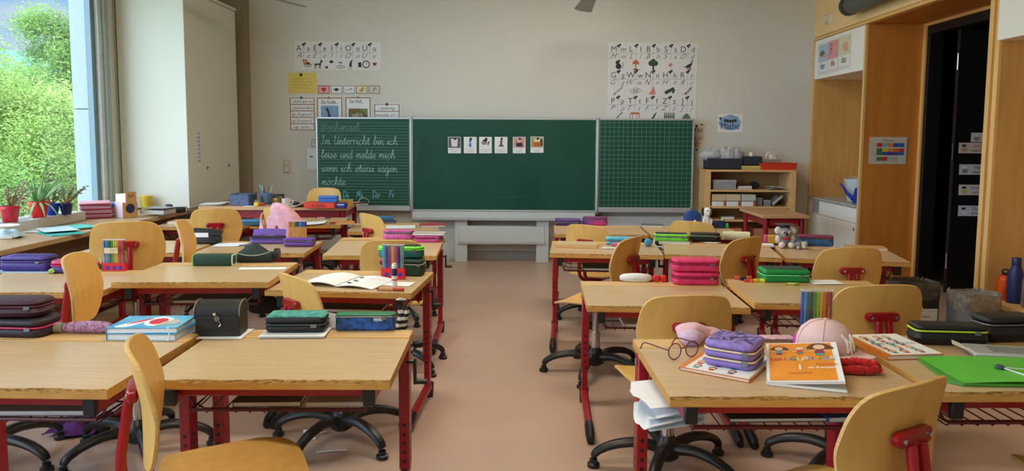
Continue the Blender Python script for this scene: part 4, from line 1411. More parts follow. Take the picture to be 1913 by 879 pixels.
def shell(outline, fn, th, rings=6):
    """a curved plywood sheet: fn(u, v) -> centre surface point and normal"""
    m = MB()
    n = len(outline)
    for side in (0, 1):
        vs = []
        for r_ in range(rings):
            k = 1 - r_ / rings
            kk = k if r_ else .985
            for u, v in outline:
                p, q = fn(u * kk, v * kk)
                vs.append(p + q * (th / 2 if side else -th / 2))
        p, q = fn(0, 0)
        vs.append(p + q * (th / 2 if side else -th / 2))
        fs = []
        for r_ in range(rings - 1):
            for i in range(n):
                j = (i + 1) % n
                f = (r_ * n + i, r_ * n + j, (r_ + 1) * n + j, (r_ + 1) * n + i)
                fs.append(f if side else f[::-1])
        for i in range(n):
            f = ((rings - 1) * n + i, (rings - 1) * n + (i + 1) % n, rings * n)
            fs.append(f if side else f[::-1])
        m.add(vs, fs, PLY)
    N = rings * n + 1
    o = len(m.v)
    mid = []
    for u, v in outline:
        p, q = fn(u, v)
        mid.append(p)
    m.add(mid, [], PLYE)
    k = m.mi(PLYE)
    for i in range(n):
        j = (i + 1) % n
        m.f += [[i, j, o + j, o + i], [o + i, o + j, N + j, N + i]]
        m.m += [k, k]
    return m


def back_fn(zc):
    tl_ = R(9)

    def f(u, v):
        y = -.205 + 1.15 * u * u - v * math.tan(tl_) * (1 if v > 0 else .3) - .35 * v * v
        nx, ny, nz = -2.3 * u, 1, math.tan(tl_) * .7
        return Vector((u, y, zc + v)), Vector((nx, ny, nz)).normalized()
    return f


def seat_fn(zs):
    def f(u, v):
        z = zs - (.16 * max(0, v - .09)) ** 1 * (v > .09) * 1.0 - .9 * max(0, v - .11) ** 2 + .35 * u * u + .25 * max(0, -v - .1) ** 2
        return Vector((u, v + .005, z)), Vector((-.7 * u, 0.02, 1)).normalized()
    return f


SEATO = [(q.x, q.y) for q in catmull([(-.12, -.185), (.12, -.185), (.165, -.15), (.18, -.05), (.19, .08), (.185, .15), (.14, .188), (0, .195), (-.14, .188), (-.185, .15), (-.19, .08), (-.18, -.05), (-.165, -.15)], 3, True)]


def make_chair(label, x, y, yaw, top, spin=0, grp='plywood swivel chairs at the desks'):
    """x, y: middle of the star base; the sitter faces local +y; top: height of the back's upper edge"""
    r_ = thing('swivel_chair', label, 'chair', (x, y, 0), yaw, grp)
    zc = top - .153
    zs = top - .385
    shell(OUT, back_fn(zc), .011).build('backrest', r_, ang=50)
    shell(SEATO, seat_fn(zs), .012).build('seat', r_, ang=50)
    sp_ = MB()
    for s_ in (-1, 1):
        sp_.tube(catmull([(s_ * .02, .02, zs - .035), (s_ * .022, -.12, zs - .04), (s_ * .022, -.235, zs + .0), (s_ * .022, -.262, zs + .06), (s_ * .021, -.245, zc - .04), (s_ * .02, -.236, zc + .015)], 5), .0125, REDCH, 10)
    so = sp_.build('back_support', r_)
    br = MB()
    rr = [[Vector((px_, yy, zc + .028 + pz)) for px_, pz in rrect(.13, .034, .0165, 5)] for yy in (-.218, -.222, -.236, -.242)]
    sc_ = (.9, 1, 1, .86)
    rr = [[Vector((p.x * k_, p.y + .9 * p.x * p.x, zc + .028 + (p.z - zc - .028) * k_)) for p in q] for q, k_ in zip(rr, sc_)]
    br.rings(rr, REDCH)
    bo = br.build('bracket', so)
    for s_ in (-1, 1):
        MB().tube([(s_ * .047, -.238, zc + .028), (s_ * .047, -.2412, zc + .028)], .006, CHROME, 10).build('screw', so)
    un = MB().box(-.05, .05, -.07, .07, zs - .05, zs - .012, REDCH, .01)
    un.box(-.1, .1, -.02, .02, zs - .03, zs - .008, REDCH, .005)
    un.build('seat_bracket', r_)
    MB().tube([(0, 0, .1), (0, 0, zs - .04)], .019, CHROME, 16).tube([(0, 0, .1), (0, 0, .24)], .026, CHROME, 16).build('column', r_)
    MB().lathe([(.03, .045), (.05, .06), (.052, .11), (.036, .135), (.026, .15)], BLK, 18).build('hub', r_)
    for k in range(5):
        a = R(spin + 72 * k)
        c, s_ = math.cos(a), math.sin(a)
        P = lambda q, z: Vector((c * q, s_ * q, z))
        lg = MB().tube(catmull([P(.03, .095), P(.12, .112), P(.21, .1), P(.275, .072), P(.298, .045)], 4), [.03, .029, .028, .027, .026, .025, .025, .024, .024, .023, .022, .022, .021, .021, .02, .018, .016], BLK, 10, flat=.8)
        lo = lg.build('leg', r_)
        MB().lathe([(.022, 0), (.026, .004), (.026, .016), (.017, .02), (.016, .036)], BLK, 14, Matrix.Translation(P(.296, 0))).build('glide', lo)
    return r_


def chair_back_at(label, bx, by, yaw, top, spin=0):
    """placed by the middle of its back"""
    a = R(yaw)
    make_chair(label, bx + .205 * -math.sin(a), by + .205 * math.cos(a), yaw, top, spin)


chair_back_at('large foreground swivel chair turned left, cut off by the bottom right', .852, 1.63, 31, .822, 10)
make_chair('swivel chair at the bottom right corner showing just a sliver of seat', 1.60, 1.98, -12, .80, 20)
chair_back_at('swivel chair tucked behind the glasses and purple pencil case', .62, 2.76, 7, .775, 25)
chair_back_at('swivel chair right behind the pale pink cap and flat cartoon book', 1.33, 2.76, 6, .82, 0)
chair_back_at('swivel chair at the desk with the green pencil case, facing the board on the right', 1.70, 3.86, 4, .80, 12)
chair_back_at('swivel chair turned left behind the pink two-tier pencil case', 1.235, 4.12, 40, .815, 30)
chair_back_at('swivel chair turned sideways above the white glasses case', .60, 4.13, 58, .81, 48)
chair_back_at('swivel chair facing the back right desk behind the tan notebook', .46, 5.35, -33, .735, 0)
chair_back_at('swivel chair half hidden behind neon green pencil case', 1.225, 5.40, -33, .76, 10)
chair_back_at('foreground swivel chair seen edge-on between the two front left desks', -.955, 1.83, -66, .835, 0)
chair_back_at('swivel chair seen edge-on beside the purple and pink pencil cases at left', -1.835, 3.03, -77, .862, 22)
make_chair('swivel chair under the lower left desk, only its star base visible', -2.2, 2.95, -92, .80, 8)
chair_back_at('large swivel chair back behind the pen box at left, facing the board', -2.10, 3.915, 18, .90, 62)
chair_back_at('slim edge-on swivel chair beside the open black pencil case', -2.05, 4.47, -76, .842, 20)
chair_back_at('swivel chair with red bracket left of the pink jacket', -2.27, 5.48, 16, .82, 5)
chair_back_at('swivel chair with the pink jacket hung over it', -1.81, 5.50, -30, .83, 30)
chair_back_at('pale sunlit swivel chair turned right near the sparkly pink case', -1.095, 5.34, -50, .805, 0)
chair_back_at('swivel chair directly behind the tall pen box on the aisle desk', -.725, 4.12, 2, .785, 30)
chair_back_at('sunlit swivel chair turned right behind the teal pencil case', -.955, 3.10, -48, .775, 6)
chair_back_at("white-lit swivel chair behind the teacher's desk below the chalk writing", -1.99, 7.50, 172, .84, 0)
# ------------------------------------------------------------------ things on the desks: builders
ZIPM = mat('zip_grey', (120, 120, 124), .4, metal=.5)


def put(name, label, cat, key, px, py, d, yaw=None, group=None, dz=0):
    """a thing whose front lower edge shows at the photo pixel, d deep"""
    p = on(key, px, py)
    if yaw is None:
        yaw = math.degrees(DESKS[key].yaw)
    a = R(yaw)
    return thing(name, label, cat, (p.x - math.sin(a) * d / 2, p.y + math.cos(a) * d / 2, p.z + dz), yaw, group)


def case(label, key, px, py, w_, d, h, cbody, yaw=None, clid=None, czip=ZIPM, tiers=1, rad=.03, dz=0, pull=True, lidfrac=.5, bulge=.0, group=None, name='pencil_case', deco=None, e=.012, loc=None):
    t = put(name, label, 'pencil case', key, px, py, d, yaw, group, dz) if loc is None else thing(name, label, 'pencil case', loc[:3], loc[3], group)
    clid = clid or cbody
    n = tiers + 1
    hs = [h * (1 - lidfrac)] + [h * lidfrac] if tiers == 1 else [h / n] * n
    z = 0
    for i, hh in enumerate(hs):
        m = MB().rbox(w_, d, hh - .003, rad, min(e, hh * .45), clid if i == len(hs) - 1 else cbody, z=z + .0005, bulge=bulge)
        if i == len(hs) - 1 and deco:
            deco(m, w_, d, z + hh - .002)
        m.build('lid' if i == len(hs) - 1 else ('body' if i == 0 else 'middle_tier'), t)
        z += hh
        if i < len(hs) - 1:
            m = MB()
            ring = [Vector((x, y, z - .001)) for x, y in rrect(w_ - .001, d - .001, rad, 5)]
            m.tube(ring, .0032, czip, 6, closed=True)
            zo = m.build('zipper', t)
            if pull:
                MB().box(w_ * .28, w_ * .28 + .02, -d / 2 - .006, -d / 2 - .002, z - .010, z + .002, ZIPM, .001).build('zip_pull', zo)
    return t


def book(label, key, px, py, w_, d, h, yaw, cover, pages=WHITEP, art=None, name='book', cat='book', dz=0, loc=None, group=None, spine=True):
    t = put(name, label, cat, key, px, py, d, yaw, group, dz) if loc is None else thing(name, label, cat, loc[:3], loc[3], group)
    MB().box(-w_ / 2 + .002, w_ / 2 - .003, -d / 2 + .003, d / 2 - .003, .0016, h - .0016, pages).build('pages', t)
    m = MB().box(-w_ / 2, w_ / 2, -d / 2, d / 2, .0003, .0016, cover).box(-w_ / 2, w_ / 2, -d / 2, d / 2, h - .0016, h, cover)
    if spine:
        m.box(-w_ / 2, -w_ / 2 + .0016, -d / 2, d / 2, .0016, h - .0016, cover)
    if art:
        a = MB()
        art(a, w_, d)
        m.add([(x - w_ / 2, y - d / 2, z + h) for x, y, z in a.v], [], cover)
        o = len(m.v) - len(a.v)
        for f, k in zip(a.f, a.m):
            m.f.append([i + o for i in f])
            m.m.append(m.mi(a.mats[k]))
    m.build('cover', t)
    return t


def paper(label, key, px, py, w_, d, yaw, m_=WHITEP, n=1, lines=0, cat='paper', name='paper_sheet', dz=0, loc=None, curl=.0):
    p = on(key, px, py) if loc is None else Vector(loc[:3])
    a = R(yaw)
    m = MB()
    for i in range(n):
        th = .0012
        oy = (i * .004) % .011
        m.grid(lambda u, v: (-w_ / 2 + w_ * u + oy, -d / 2 + d * v - oy, .0012 + i * .0014 + curl * (u ** 3)), 6, 4, m_, th * .8)
    for i in range(lines):
        y = d / 2 - .02 - i * (d - .03) / max(1, lines)
        m.squiggle(-w_ * .4, w_ * .4, y, .006, .0015, INKG, 1, i, z=.0012 + n * .0014)
    o = m.build(name, None, (p.x - math.sin(a) * d / 2, p.y + math.cos(a) * d / 2, p.z + dz), (0, 0, a))
    return tag(o, label, cat)


def bar(name, label, cat, key, px, py, L, r_, yaw, body, tip, capm=None, frac=.35, group=None, dz=0, loc=None):
    """pen or marker lying down"""
    p = (on(key, px, py) if loc is None else Vector(loc)) + Vector((0, 0, r_ + dz))
    t = thing(name, label, cat, p, yaw, group)
    MB().tube([(-L / 2 + .012, 0, 0), (L / 2 - L * frac, 0, 0)], r_ * .92, body, 10).tube([(-L / 2, 0, 0), (-L / 2 + .012, 0, 0)], [r_ * .4, r_ * .92], tip, 10).build('barrel', t)
    MB().tube([(L / 2 - L * frac, 0, 0), (L / 2 - .004, 0, 0), (L / 2, 0, 0)], [r_, r_, r_ * .8], capm or tip, 10).build('cap', t)
    return t


PENC = {'blue': (28, 92, 190), 'light blue': (70, 150, 214), 'teal': (20, 110, 120), 'dark green': (24, 84, 60), 'green': (80, 150, 50), 'lime': (150, 186, 50), 'yellow': (226, 186, 50),
        'orange': (222, 120, 40), 'red': (196, 36, 40), 'brown': (140, 56, 34), 'purple': (120, 60, 130), 'pink': (200, 70, 120), 'navy': (30, 36, 90), 'violet': (96, 50, 150), 'mauve': (150, 84, 140), 'peach': (236, 170, 120), 'mint': (130, 180, 150), 'sky': (90, 180, 220), 'grey': (120, 140, 150)}
ORD = ['first', 'second', 'third', 'fourth', 'fifth', 'sixth', 'seventh', 'eighth', 'ninth', 'tenth', 'eleventh', 'twelfth']


def pen_box(label, where, key, px, py, w_, h, colours, yaw, base=None, style='fibre', grp='', d=.022, tray=.03):
    t = put('pen_box', label, 'pen box', key, px, py, d, yaw)
    hw = w_ / 2
    if base:
        b = MB().box(-hw - .002, hw + .002, -d / 2 - .004, -d / 2 - .001, .001, tray, base, .0012).box(-hw - .002, hw + .002, d / 2 + .0005, d / 2 + .003, .001, tray, base, .001).box(-hw - .002, hw + .002, -d / 2 - .001, d / 2 + .0005, .001, .004, base).box(-hw - .004, -hw - .0015, -d / 2 - .004, d / 2 + .003, .001, tray, base).box(hw + .0015, hw + .004, -d / 2 - .004, d / 2 + .003, .001, tray, base)
        BD = mat('ladybird_spot', (60, 40, 150), .45)
        for x in (-hw * .55, hw * .1, hw * .68):
            b.lathe([(min(.011, tray * .33), 0), (min(.011, tray * .33), .0008)], BD, 14, Matrix.Translation((x, -d / 2 - .004, tray * .42)) @ Matrix.Rotation(R(90), 4, 'X'))
        b.build('base_tray', t)
    s_ = MB()
    for a_, b_ in (((-hw, -d / 2 - .0005), (hw, -d / 2 + .0005)), ((-hw, d / 2 - .0012), (hw, d / 2 - .0002))):
        s_.box(a_[0], b_[0], a_[1], b_[1], tray + .001 if base else .001, h, CLEARP)
    s_.box(-hw - .0008, -hw, -d / 2, d / 2, .002, h, CLEARP).box(hw, hw + .0008, -d / 2, d / 2, .002, h, CLEARP)
    s_.build('clear_sleeve', t)
    rim = MB().tube([(x, y, h) for x, y in rrect(w_, d, .004, 2)], .0012, WHITEPL, 5, closed=True)
    rim.build('rim', t)
    M = t.matrix_basis.copy()
    rot = t.rotation_euler.copy()
    base_loc = Vector(t.location)
    n = len(colours)
    pw = w_ / n
    for i, cn in enumerate(colours):
        x = -hw + pw * (i + .5)
        p = base_loc + Matrix.Rotation(R(yaw), 3, 'Z') @ Vector((x, 0, 0))
        pc = col('pen_' + cn.replace(' ', '_'), PENC[cn], rough=.35)
        z0 = .006
        pen = thing('felt_tip_pen', '%s felt-tip pen, %s from the left in %s' % (cn, ORD[i], where), 'pen', (p.x, p.y, base_loc.z + z0), 0, 'felt-tip pens in ' + (grp or where))
        rr = min(pw * .48, .0048 if style == 'fibre' else .006)
        hh = h - z0 - .006
        if style == 'fibre':
            MB().tube([(0, 0, 0), (0, 0, hh * .72)], rr * .9, pc, 8).build('barrel', pen)
            MB().tube([(0, 0, hh * .72), (0, 0, hh * .97), (0, 0, hh)], [rr, rr, rr * .7], pc, 8).build('cap', pen)
        else:
            MB().tube([(0, 0, 0), (0, 0, hh * .74)], rr * .95, col('fineliner_orange', (246, 176, 84), rough=.35), 6).build('barrel', pen)
            MB().tube([(0, 0, hh * .74), (0, 0, hh)], rr, pc, 8).build('cap', pen)
    return t


# ---------------------------------------------------------------- front right desk
# round glasses standing on their rims
p = on('R1a', 1278, 671)
t = thing('glasses', 'round dark red glasses standing open on the front right desk', 'glasses', (p.x, p.y + .012, p.z + .0), 27)
GLF = mat('glasses_plum', (84, 26, 44), .3)
m = MB()
for s_ in (-1, 1):
    m.tube([(s_ * .033 + .0235 * math.cos(R(a)), 0, .026 + .0245 * math.sin(R(a))) for a in range(0, 360, 15)], .0018, GLF, 7, closed=True)
m.tube(catmull([(-.0105, 0, .031), (0, -.002, .035), (.0105, 0, .031)], 4), .0018, GLF, 7)
m.build('frame', t)
for s_ in (-1, 1):
    MB().tube(catmull([(s_ * .056, .002, .033), (s_ * .064, .01, .034), (s_ * .066, .09, .032), (s_ * .064, .118, .025), (s_ * .062, .134, .004)], 5), .0019, GLF, 7).build('temple', t)
    l = MB().lathe([(.0228, -.0004), (.0228, .0004)], clear('lens_glass', (252, 252, 255), .07, .02), 24, Matrix.Translation((s_ * .033, 0, .026)) @ Matrix.Rotation(R(90), 4, 'X'))
    l.build('lens', t)

p = on('R1a', 1296, 652)
FLF = mat('fluffy_pink', (226, 178, 190), .95, var=.08, scale=60, bump=.6, sheen=.3)
FLL = mat('fluffy_lilac', (206, 176, 206), .95, var=.08, scale=60, bump=.6, sheen=.3)
t = thing('cloth_pouch', 'crumpled pink and lilac soft cloth pouch behind the glasses', 'pouch', (p.x + .01, p.y + .075, p.z), 10)
m = MB()
rd = random.Random(4)


def lump(c, r_, sc, mt, amp, seed):
    g = MB()
    def fn(u, v):
        a, b_ = 2 * math.pi * u, math.pi * (v - .5)
        k = 1 + amp * (math.sin(3 * a + seed) * math.cos(2 * b_) + .6 * math.sin(5 * a + 2 * seed) * math.cos(b_))
        x, y, z = math.cos(b_) * math.cos(a) * k, math.cos(b_) * math.sin(a) * k, math.sin(b_)
        return (c[0] + r_ * sc[0] * x, c[1] + r_ * sc[1] * y, max(.001, c[2] + r_ * sc[2] * z))
    return g.grid(fn, 28, 14, mt)


lump((-.012, -.025, .024), .036, (1.1, .9, .72), FLL, .09, 1).build('lilac_ball', t)
lump((.012, .03, .03), .05, (1.15, .9, .6), FLF, .2, 2).build('pink_flap', t)
lump((.07, .03, .022), .036, (1.3, .9, .6), FLF, .2, 5).build('pink_end', t)

WBORANGE = col('workbook_orange', (222, 128, 44))


def art_faces(m, w_, d):
    m.rect(.004, .004, w_ - .004, d - .004, WHITEP, 1)
    m.rect(.0, 0, .016, d, WBORANGE, 2)
    rd = random.Random(7)
    for i in range(5):
        for j in range(3):
            x, y = .045 + j * (w_ - .06) / 3 + rd.uniform(-.008, .008), .03 + i * (d - .04) / 5
            m.disc(x, y + .012, .012, mat('hair_%d' % (i % 3), [(96, 56, 38), (206, 150, 70), (54, 44, 46)][i % 3], .8), 2, .013)
            m.disc(x, y + .009, .009, mat('skin_print', (228, 186, 150), .8), 3)
            m.rect(x - .008, y - .012, x + .008, y, [col('print_teal', (60, 150, 160)), col('print_red', (200, 60, 60)), col('print_purple', (130, 80, 150))][(i + j) % 3], 2)
    m.text('LES LOUSTICS', w_ / 2 + .01, d * .47, .022, col('print_teal', (60, 150, 160)), 4, wmax=w_ * .7, bold=.01)


fl = on('R1a', 1268, 690)
ya = -34
ca, sa = math.cos(R(ya)), math.sin(R(ya))
bw, bd = .205, .255
wl = (fl.x + ca * bw / 2 - sa * bd / 2, fl.y + sa * bw / 2 + ca * bd / 2, fl.z, ya)
book('white and orange workbook lying under the purple pencil case', None, 0, 0, bw, bd, .009, 0, WBORANGE, art=art_faces, loc=wl, cat='workbook', name='workbook')
PURP = col('case_lilac', (140, 116, 192), rough=.7)
PURPD = mat('case_lilac_print', (128, 106, 184), .75, rgb2=(156, 134, 206), scale=55)


def deco_leaf(m, w_, d, z):
    rd = random.Random(2)
    DK, LT = mat('print_plum', (74, 64, 130), .8), mat('print_light_lilac', (172, 150, 206), .8)
    for i in range(70):
        x, y = rd.uniform(-w_ * .4, w_ * .4), rd.uniform(-d * .4, d * .4)
        a, L = rd.uniform(0, 3.1), rd.uniform(.008, .016)
        c, s_ = math.cos(a), math.sin(a)
        m.poly([(x + q[0] * c * L - q[1] * s_ * L, y + q[0] * s_ * L + q[1] * c * L) for q in ((-1, 0), (-.2, .32), (1, .1), (.1, -.25))], DK if i % 2 else LT, 1 + i % 3, z + .0015)


case('square lilac three-tier pencil case with leaf print on the orange workbook', None, 0, 0, .148, .148, .078, PURP, clid=PURPD, czip=mat('zip_cream', (226, 200, 168), .6), tiers=2, rad=.028, deco=deco_leaf,
     loc=(fl.x + ca * .118 - sa * .135, fl.y + sa * .118 + ca * .135, fl.z + .0096, ya + 2), e=.012)

# the orange course book, its front half lifting open to the right
p = on('R1a', 1434, 719)
ya = -17
t = thing('course_book', 'orange cartoon course book propped open at an angle beside the lilac case', 'book', (p.x, p.y, p.z), ya)
OR2 = col('cover_orange', (234, 146, 40), rough=.35)
bw, bd = .196, .262
MB().box(.004, bw + .004, .0, bd - .01, .0005, .007, WHITEP).build('rear_pages', t)
lift, tilt_ = R(-7), R(8.5)
Mc = Matrix.Rotation(tilt_, 4, 'X') @ Matrix.Rotation(lift, 4, 'Y')
m = MB()
m.grid(lambda u, v: Mc @ Vector((bw * u, bd * v, .008)), 8, 8, WHITEP, .006)
m.build('front_pages', t)
m = MB()
a = MB()
a.rect(0, 0, bw, bd, WHITEP, 1)
a.rect(.007, .008, bw - .016, bd - .006, OR2, 2)
SKIN, HAIR, TEALC, PLUM = mat('skin_print', (228, 186, 150), .8), mat('hair_0', (96, 56, 38), .8), col('print_teal', (60, 150, 160)), col('print_plum_red', (130, 40, 70))
for cx, s_, hc_, bc in ((.035, .9, HAIR, TEALC), (.092, .8, mat('hair_1', (226, 170, 80), .8), col('print_red', (200, 60, 60))), (.146, 1.25, HAIR, PLUM)):
    y = bd - .062
    a.poly([(cx + q.x * s_, y + q.y * s_) for q in catmull([(-.028, .012), (-.018, .034), (0, .042), (.02, .032), (.032, .012), (.016, .008), (-.012, .01)], 4, True)], hc_, 3)
    a.disc(cx, y + .02 * s_, .013 * s_, SKIN, 4, .014 * s_)
    a.poly([(cx - .009 * s_, y + .006 * s_), (cx + .009 * s_, y + .006 * s_), (cx + .011 * s_, y - .016 * s_), (cx - .011 * s_, y - .016 * s_)], bc, 4)
    a.line([(cx - .009 * s_, y), (cx - .024 * s_, y - .006)], .005, SKIN, 4)
    a.line([(cx + .009 * s_, y), (cx + .024 * s_, y - .006)], .005, SKIN, 4)
    a.rect(cx - .009 * s_, y - .026 * s_, cx + .009 * s_, y - .016 * s_, TEALC if bc is not TEALC else PLUM, 4)
cols = [col('print_red', (200, 60, 60)), TEALC, col('print_yellow', (240, 220, 90)), WHITEP, col('print_purple', (130, 80, 150)), col('print_lime', (150, 190, 60)), TEALC, WHITEP]
a.text('LES', .027, bd - .125, .022, cols[0], 4, bold=.02)
for i, ch in enumerate('LOUSTICS'):
    a.text(ch, .056 + i * .0172, bd - .128 + .005 * (i % 2), .029, cols[i], 4, bold=.02)
    a.text(ch, .0568 + i * .0172, bd - .129 + .005 * (i % 2), .03, PLUM if i % 2 else WHITEP, 3, bold=.035)
a.text('1', .088, bd - .19, .05, WHITEP, 4)
a.text('Méthode', .16, bd - .16, .016, col('print_red', (200, 60, 60)), 4)
a.text('de français', .145, bd - .182, .017, WHITEP, 4, bold=.02)
a.text('hachette', .088, bd - .215, .018, col('print_darkorange', (186, 98, 24)), 4)
for (x, y, z), _k in zip(a.v, range(len(a.v))):
    m.v.append(tuple(Mc @ Vector((x, y, .0086 + z * 1.5))))
for f, k in zip(a.f, a.m):
    m.f.append(list(f))
    m.m.append(m.mi(a.mats[k]))
m.build('front_cover', t, smooth=False)
MB().box(-.002, .001, 0, bd - .01, .001, .012, WHITEP).build('spine', t)

# pale pink cap
p = on('R1a', 1549, 672)
t = thing('baseball_cap', 'pale pink baseball cap with raised NY letters on the front right desk', 'cap', (p.x + .005, p.y + .05, p.z), -148)
CAPP = mat('cap_pink', (222, 186, 184), .85, var=.03, scale=30)
m = MB()
prof = [(.080, .002), (.082, .03), (.079, .058), (.068, .084), (.048, .103), (.024, .112), (.004, .114)]
m.lathe(prof, CAPP, 36, Matrix.Diagonal((1, 1.08, 1, 1)))
m.build('crown', t)
MB().ball((0, 0, .115), .007, CAPP, 10, (1, 1, .5)).build('button', t)
m = MB()
for k in range(6):
    a = R(30 + 60 * k)
    m.tube([(math.cos(a) * r_ * 1.004, math.sin(a) * r_ * 1.084, z + .001) for r_, z in prof], .0009, mat('cap_seam', (196, 158, 158), .85), 5)
m.build('seam', t)
m = MB()
m.grid(lambda u, v: ((u - .5) * 2 * (.077 - .016 * v * v), .04 + (1 - ((u - .5) * 2) ** 2) ** .5 * (.05 + .075 * v) + .0 * v, .016 - .014 * ((u - .5) * 2) ** 2 * v + .03 * (1 - v * .4) * .3 + .012 * v), 18, 6, CAPP, .003)
m.build('visor', t)
m = MB()
LET = mat('cap_letter', (250, 240, 238), .5)


def capwrap(x, z):
    b_ = next(((r0 + (r1 - r0) * (z - z0) / (z1 - z0)) for (r0, z0), (r1, z1) in zip(prof, prof[1:]) if z0 <= z <= z1), .05)
    a = x / b_
    return Vector((math.sin(a) * (b_ + .0015), math.cos(a) * (b_ + .0015) * 1.08, z))


for sk in ([(-.018, .034), (-.018, .076)], [(-.018, .076), (.012, .03)], [(.012, .03), (.012, .072)], [(-.012, .082), (.0, .058)], [(.022, .082), (.0, .058)], [(.0, .058), (-.004, .022)]):
    (xa_, za), (xb2, zb2) = sk
    m.tube([capwrap(xa_ + (xb2 - xa_) * i / 8, za + (zb2 - za) * i / 8) for i in range(9)], .0034, LET, 6)
m.build('emblem', t)

# red knitted bundle
p = on('R1a', 1612, 703)
t = thing('knitted_hat', 'bundle of bright red knitted wool lying before the pink cap', 'hat', (p.x, p.y + .035, p.z), -8)
KN = mat('red_wool', (190, 24, 26), .95, var=.15, scale=90, bump=.8, sheen=.2)
for i, (dx, dy, dz_, L, r_, ang) in enumerate(((0, -.018, .014, .058, .013, 4), (.006, .012, .015, .056, .014, -6), (-.01, .0, .031, .046, .012, 8), (.012, -.006, .034, .04, .011, -14), (.045, -.004, .020, .018, .017, 70))):
    m = MB()
    n_ = 22
    pts = [(dx + math.cos(R(ang)) * (-L + 2 * L * q / n_), dy + math.sin(R(ang)) * (-L + 2 * L * q / n_) + .003 * math.sin(q * 1.1 + i), dz_ + .002 * math.sin(q * 1.9 + i)) for q in range(n_ + 1)]
    m.tube(pts, [r_ * (.55 + .45 * math.sin(math.pi * (q + 1) / (n_ + 2))) * (1 + .10 * math.sin(q * 2.6)) for q in range(n_ + 1)], KN, 14)
    m.build('fold', t)

pen_box('clear box of rainbow felt-tip pens standing behind the pink cap', 'the box behind the pink cap', 'R1a', 1525, 638, .105, .172, ['blue', 'light blue', 'teal', 'dark green', 'green', 'lime', 'yellow', 'orange', 'red', 'brown'], 0)
p = on('R1a', 1496, 650)
t = thing('felt_tip_pen', 'single magenta pen standing just left of the pink cap', 'pen', (p.x - .006, p.y + .03, p.z), 0)
MB().tube([(0, 0, 0), (0, 0, .03), (0, 0, .04)], [.008, .008, .004], col('pen_magenta', (200, 30, 190), rough=.3), 10).build('barrel', t)
MB().tube([(0, 0, .04), (0, 0, .05)], [.003, .001], INKG, 8).build('tip', t)
case('flat rose-patterned wallet case behind the orange course book', 'R1a', 1455, 639, .11, .05, .016, mat('rose_print', (196, 128, 156), .8, rgb2=(232, 206, 208), scale=70), yaw=2, rad=.01, e=.004, name='flat_case')
m = MB()
rd = random.Random(9)
for i in range(7):
    w0 = .15 + .015 * rd.random()
    z0 = i * .010
    m.grid(lambda u, v, i=i, z0=z0, w0=w0: (-.02 - w0 * u * (1 + .12 * math.sin(3 * v + i)), -.13 + .24 * v + .01 * math.sin(i * 2), z0 + .004 - u * (.045 - .003 * i) * (.6 + .5 * math.sin(v * 3 + i) ** 2) + .006 * math.sin(6 * v + i)), 8, 8, WHITEP, .0008)
d = DESKS['R1a']
o = d.A + d.ex * .155 + d.ey * .27
tag(m.build('loose_papers', None, (o.x, o.y, d.tray + .004), (0, 0, d.yaw)), 'crumpled white loose papers spilling from the tray of the front right desk', 'papers')
for i, (c_, nm, lx, w_) in enumerate((('black', (34, 34, 38), .1, .3), ('blue', (60, 90, 150), .5, .16), ('grey', (150, 150, 150), .42, .22))[:2]):
    o = d.A + d.ex * (.30 + lx * .5) + d.ey * .26
    book('%s exercise folder in the book tray of the front right desk' % c_, None, 0, 0, w_, .22, .012 + .004 * i, 0, col('folder_' + c_, nm), loc=(o.x, o.y, d.tray + .005 + 0 * i, 3 + 4 * i), name='exercise_folder', cat='folder')

# right-edge desk
p = on('R1b', 1657, 672)
ya = 7
bw, bd = .185, .24
book('flat white and orange cartoon book beside the pink cap, spine to the left', None, 0, 0, bw, bd, .014, 0, WBORANGE, art=art_faces, loc=(p.x + math.cos(R(ya)) * bw / 2 - math.sin(R(ya)) * bd / 2, p.y + math.sin(R(ya)) * bw / 2 + math.cos(R(ya)) * bd / 2, p.z, ya), name='workbook', cat='workbook')
NEON = col('neon_yellow', (200, 224, 60), rough=.5)
BLKC = mat('black_nylon', (20, 20, 24), .55, var=.2, scale=40)
case('black pencil case with neon yellow piping on the right-edge desk', 'R1b', 1780, 646, .225, .085, .066, BLKC, yaw=-4, czip=NEON, rad=.02, lidfrac=.28, bulge=.004)
case('plain black zip bag at the right edge of the photo', 'R1b', 1895, 640, .19, .10, .085, BLKC, yaw=6, rad=.03, lidfrac=.3, bulge=.006, name='zip_bag')
p = on('R1b', 1880, 668)
t = thing('plastic_sleeve', 'grey translucent plastic pouch lying behind the green folder', 'pouch', (p.x + .02, p.y + .03, p.z), -12)
MB().box(-.11, .11, -.06, .06, .0005, .016, mat('grey_plastic', (176, 178, 174), .3), .004).build('sleeve', t)
MB().box(-.05, .10, -.035, .035, .0162, .0172, mat('label_grey', (128, 130, 128), .5)).build('label_field', t)
MB().add([(-.11, -.05, .014), (-.16, -.02, .03), (-.15, .02, .034), (-.11, .05, .015)], [(0, 1, 2, 3)], WHITEP).build('flap', t)
p = on('R1b', 1800, 721)
t = thing('elastic_folder', 'bright green folder with elastic band and button on the right-edge desk', 'folder', (p.x, p.y, p.z), -1)
GF = col('folder_green', (94, 196, 66), rough=.4)
m = MB()
m.rings([[Vector((x, y, z)) for x, y in ((0, 0), (.34, -.002), (.345, .245), (.005, .235), (-.005, .23), (-.03, .03))] for z in (.0005, .009)], mat('folder_green_side', (70, 150, 50), .5))
m.build('rear_flap', t)
m = MB()
m.grid(lambda u, v: (-.03 * (1 - v) * 0 + .34 * u, .245 * v, .0095 + .006 * math.sin(math.pi * u) * (1 - v * .5)), 10, 6, GF, .0012)
m.build('front_flap', t)
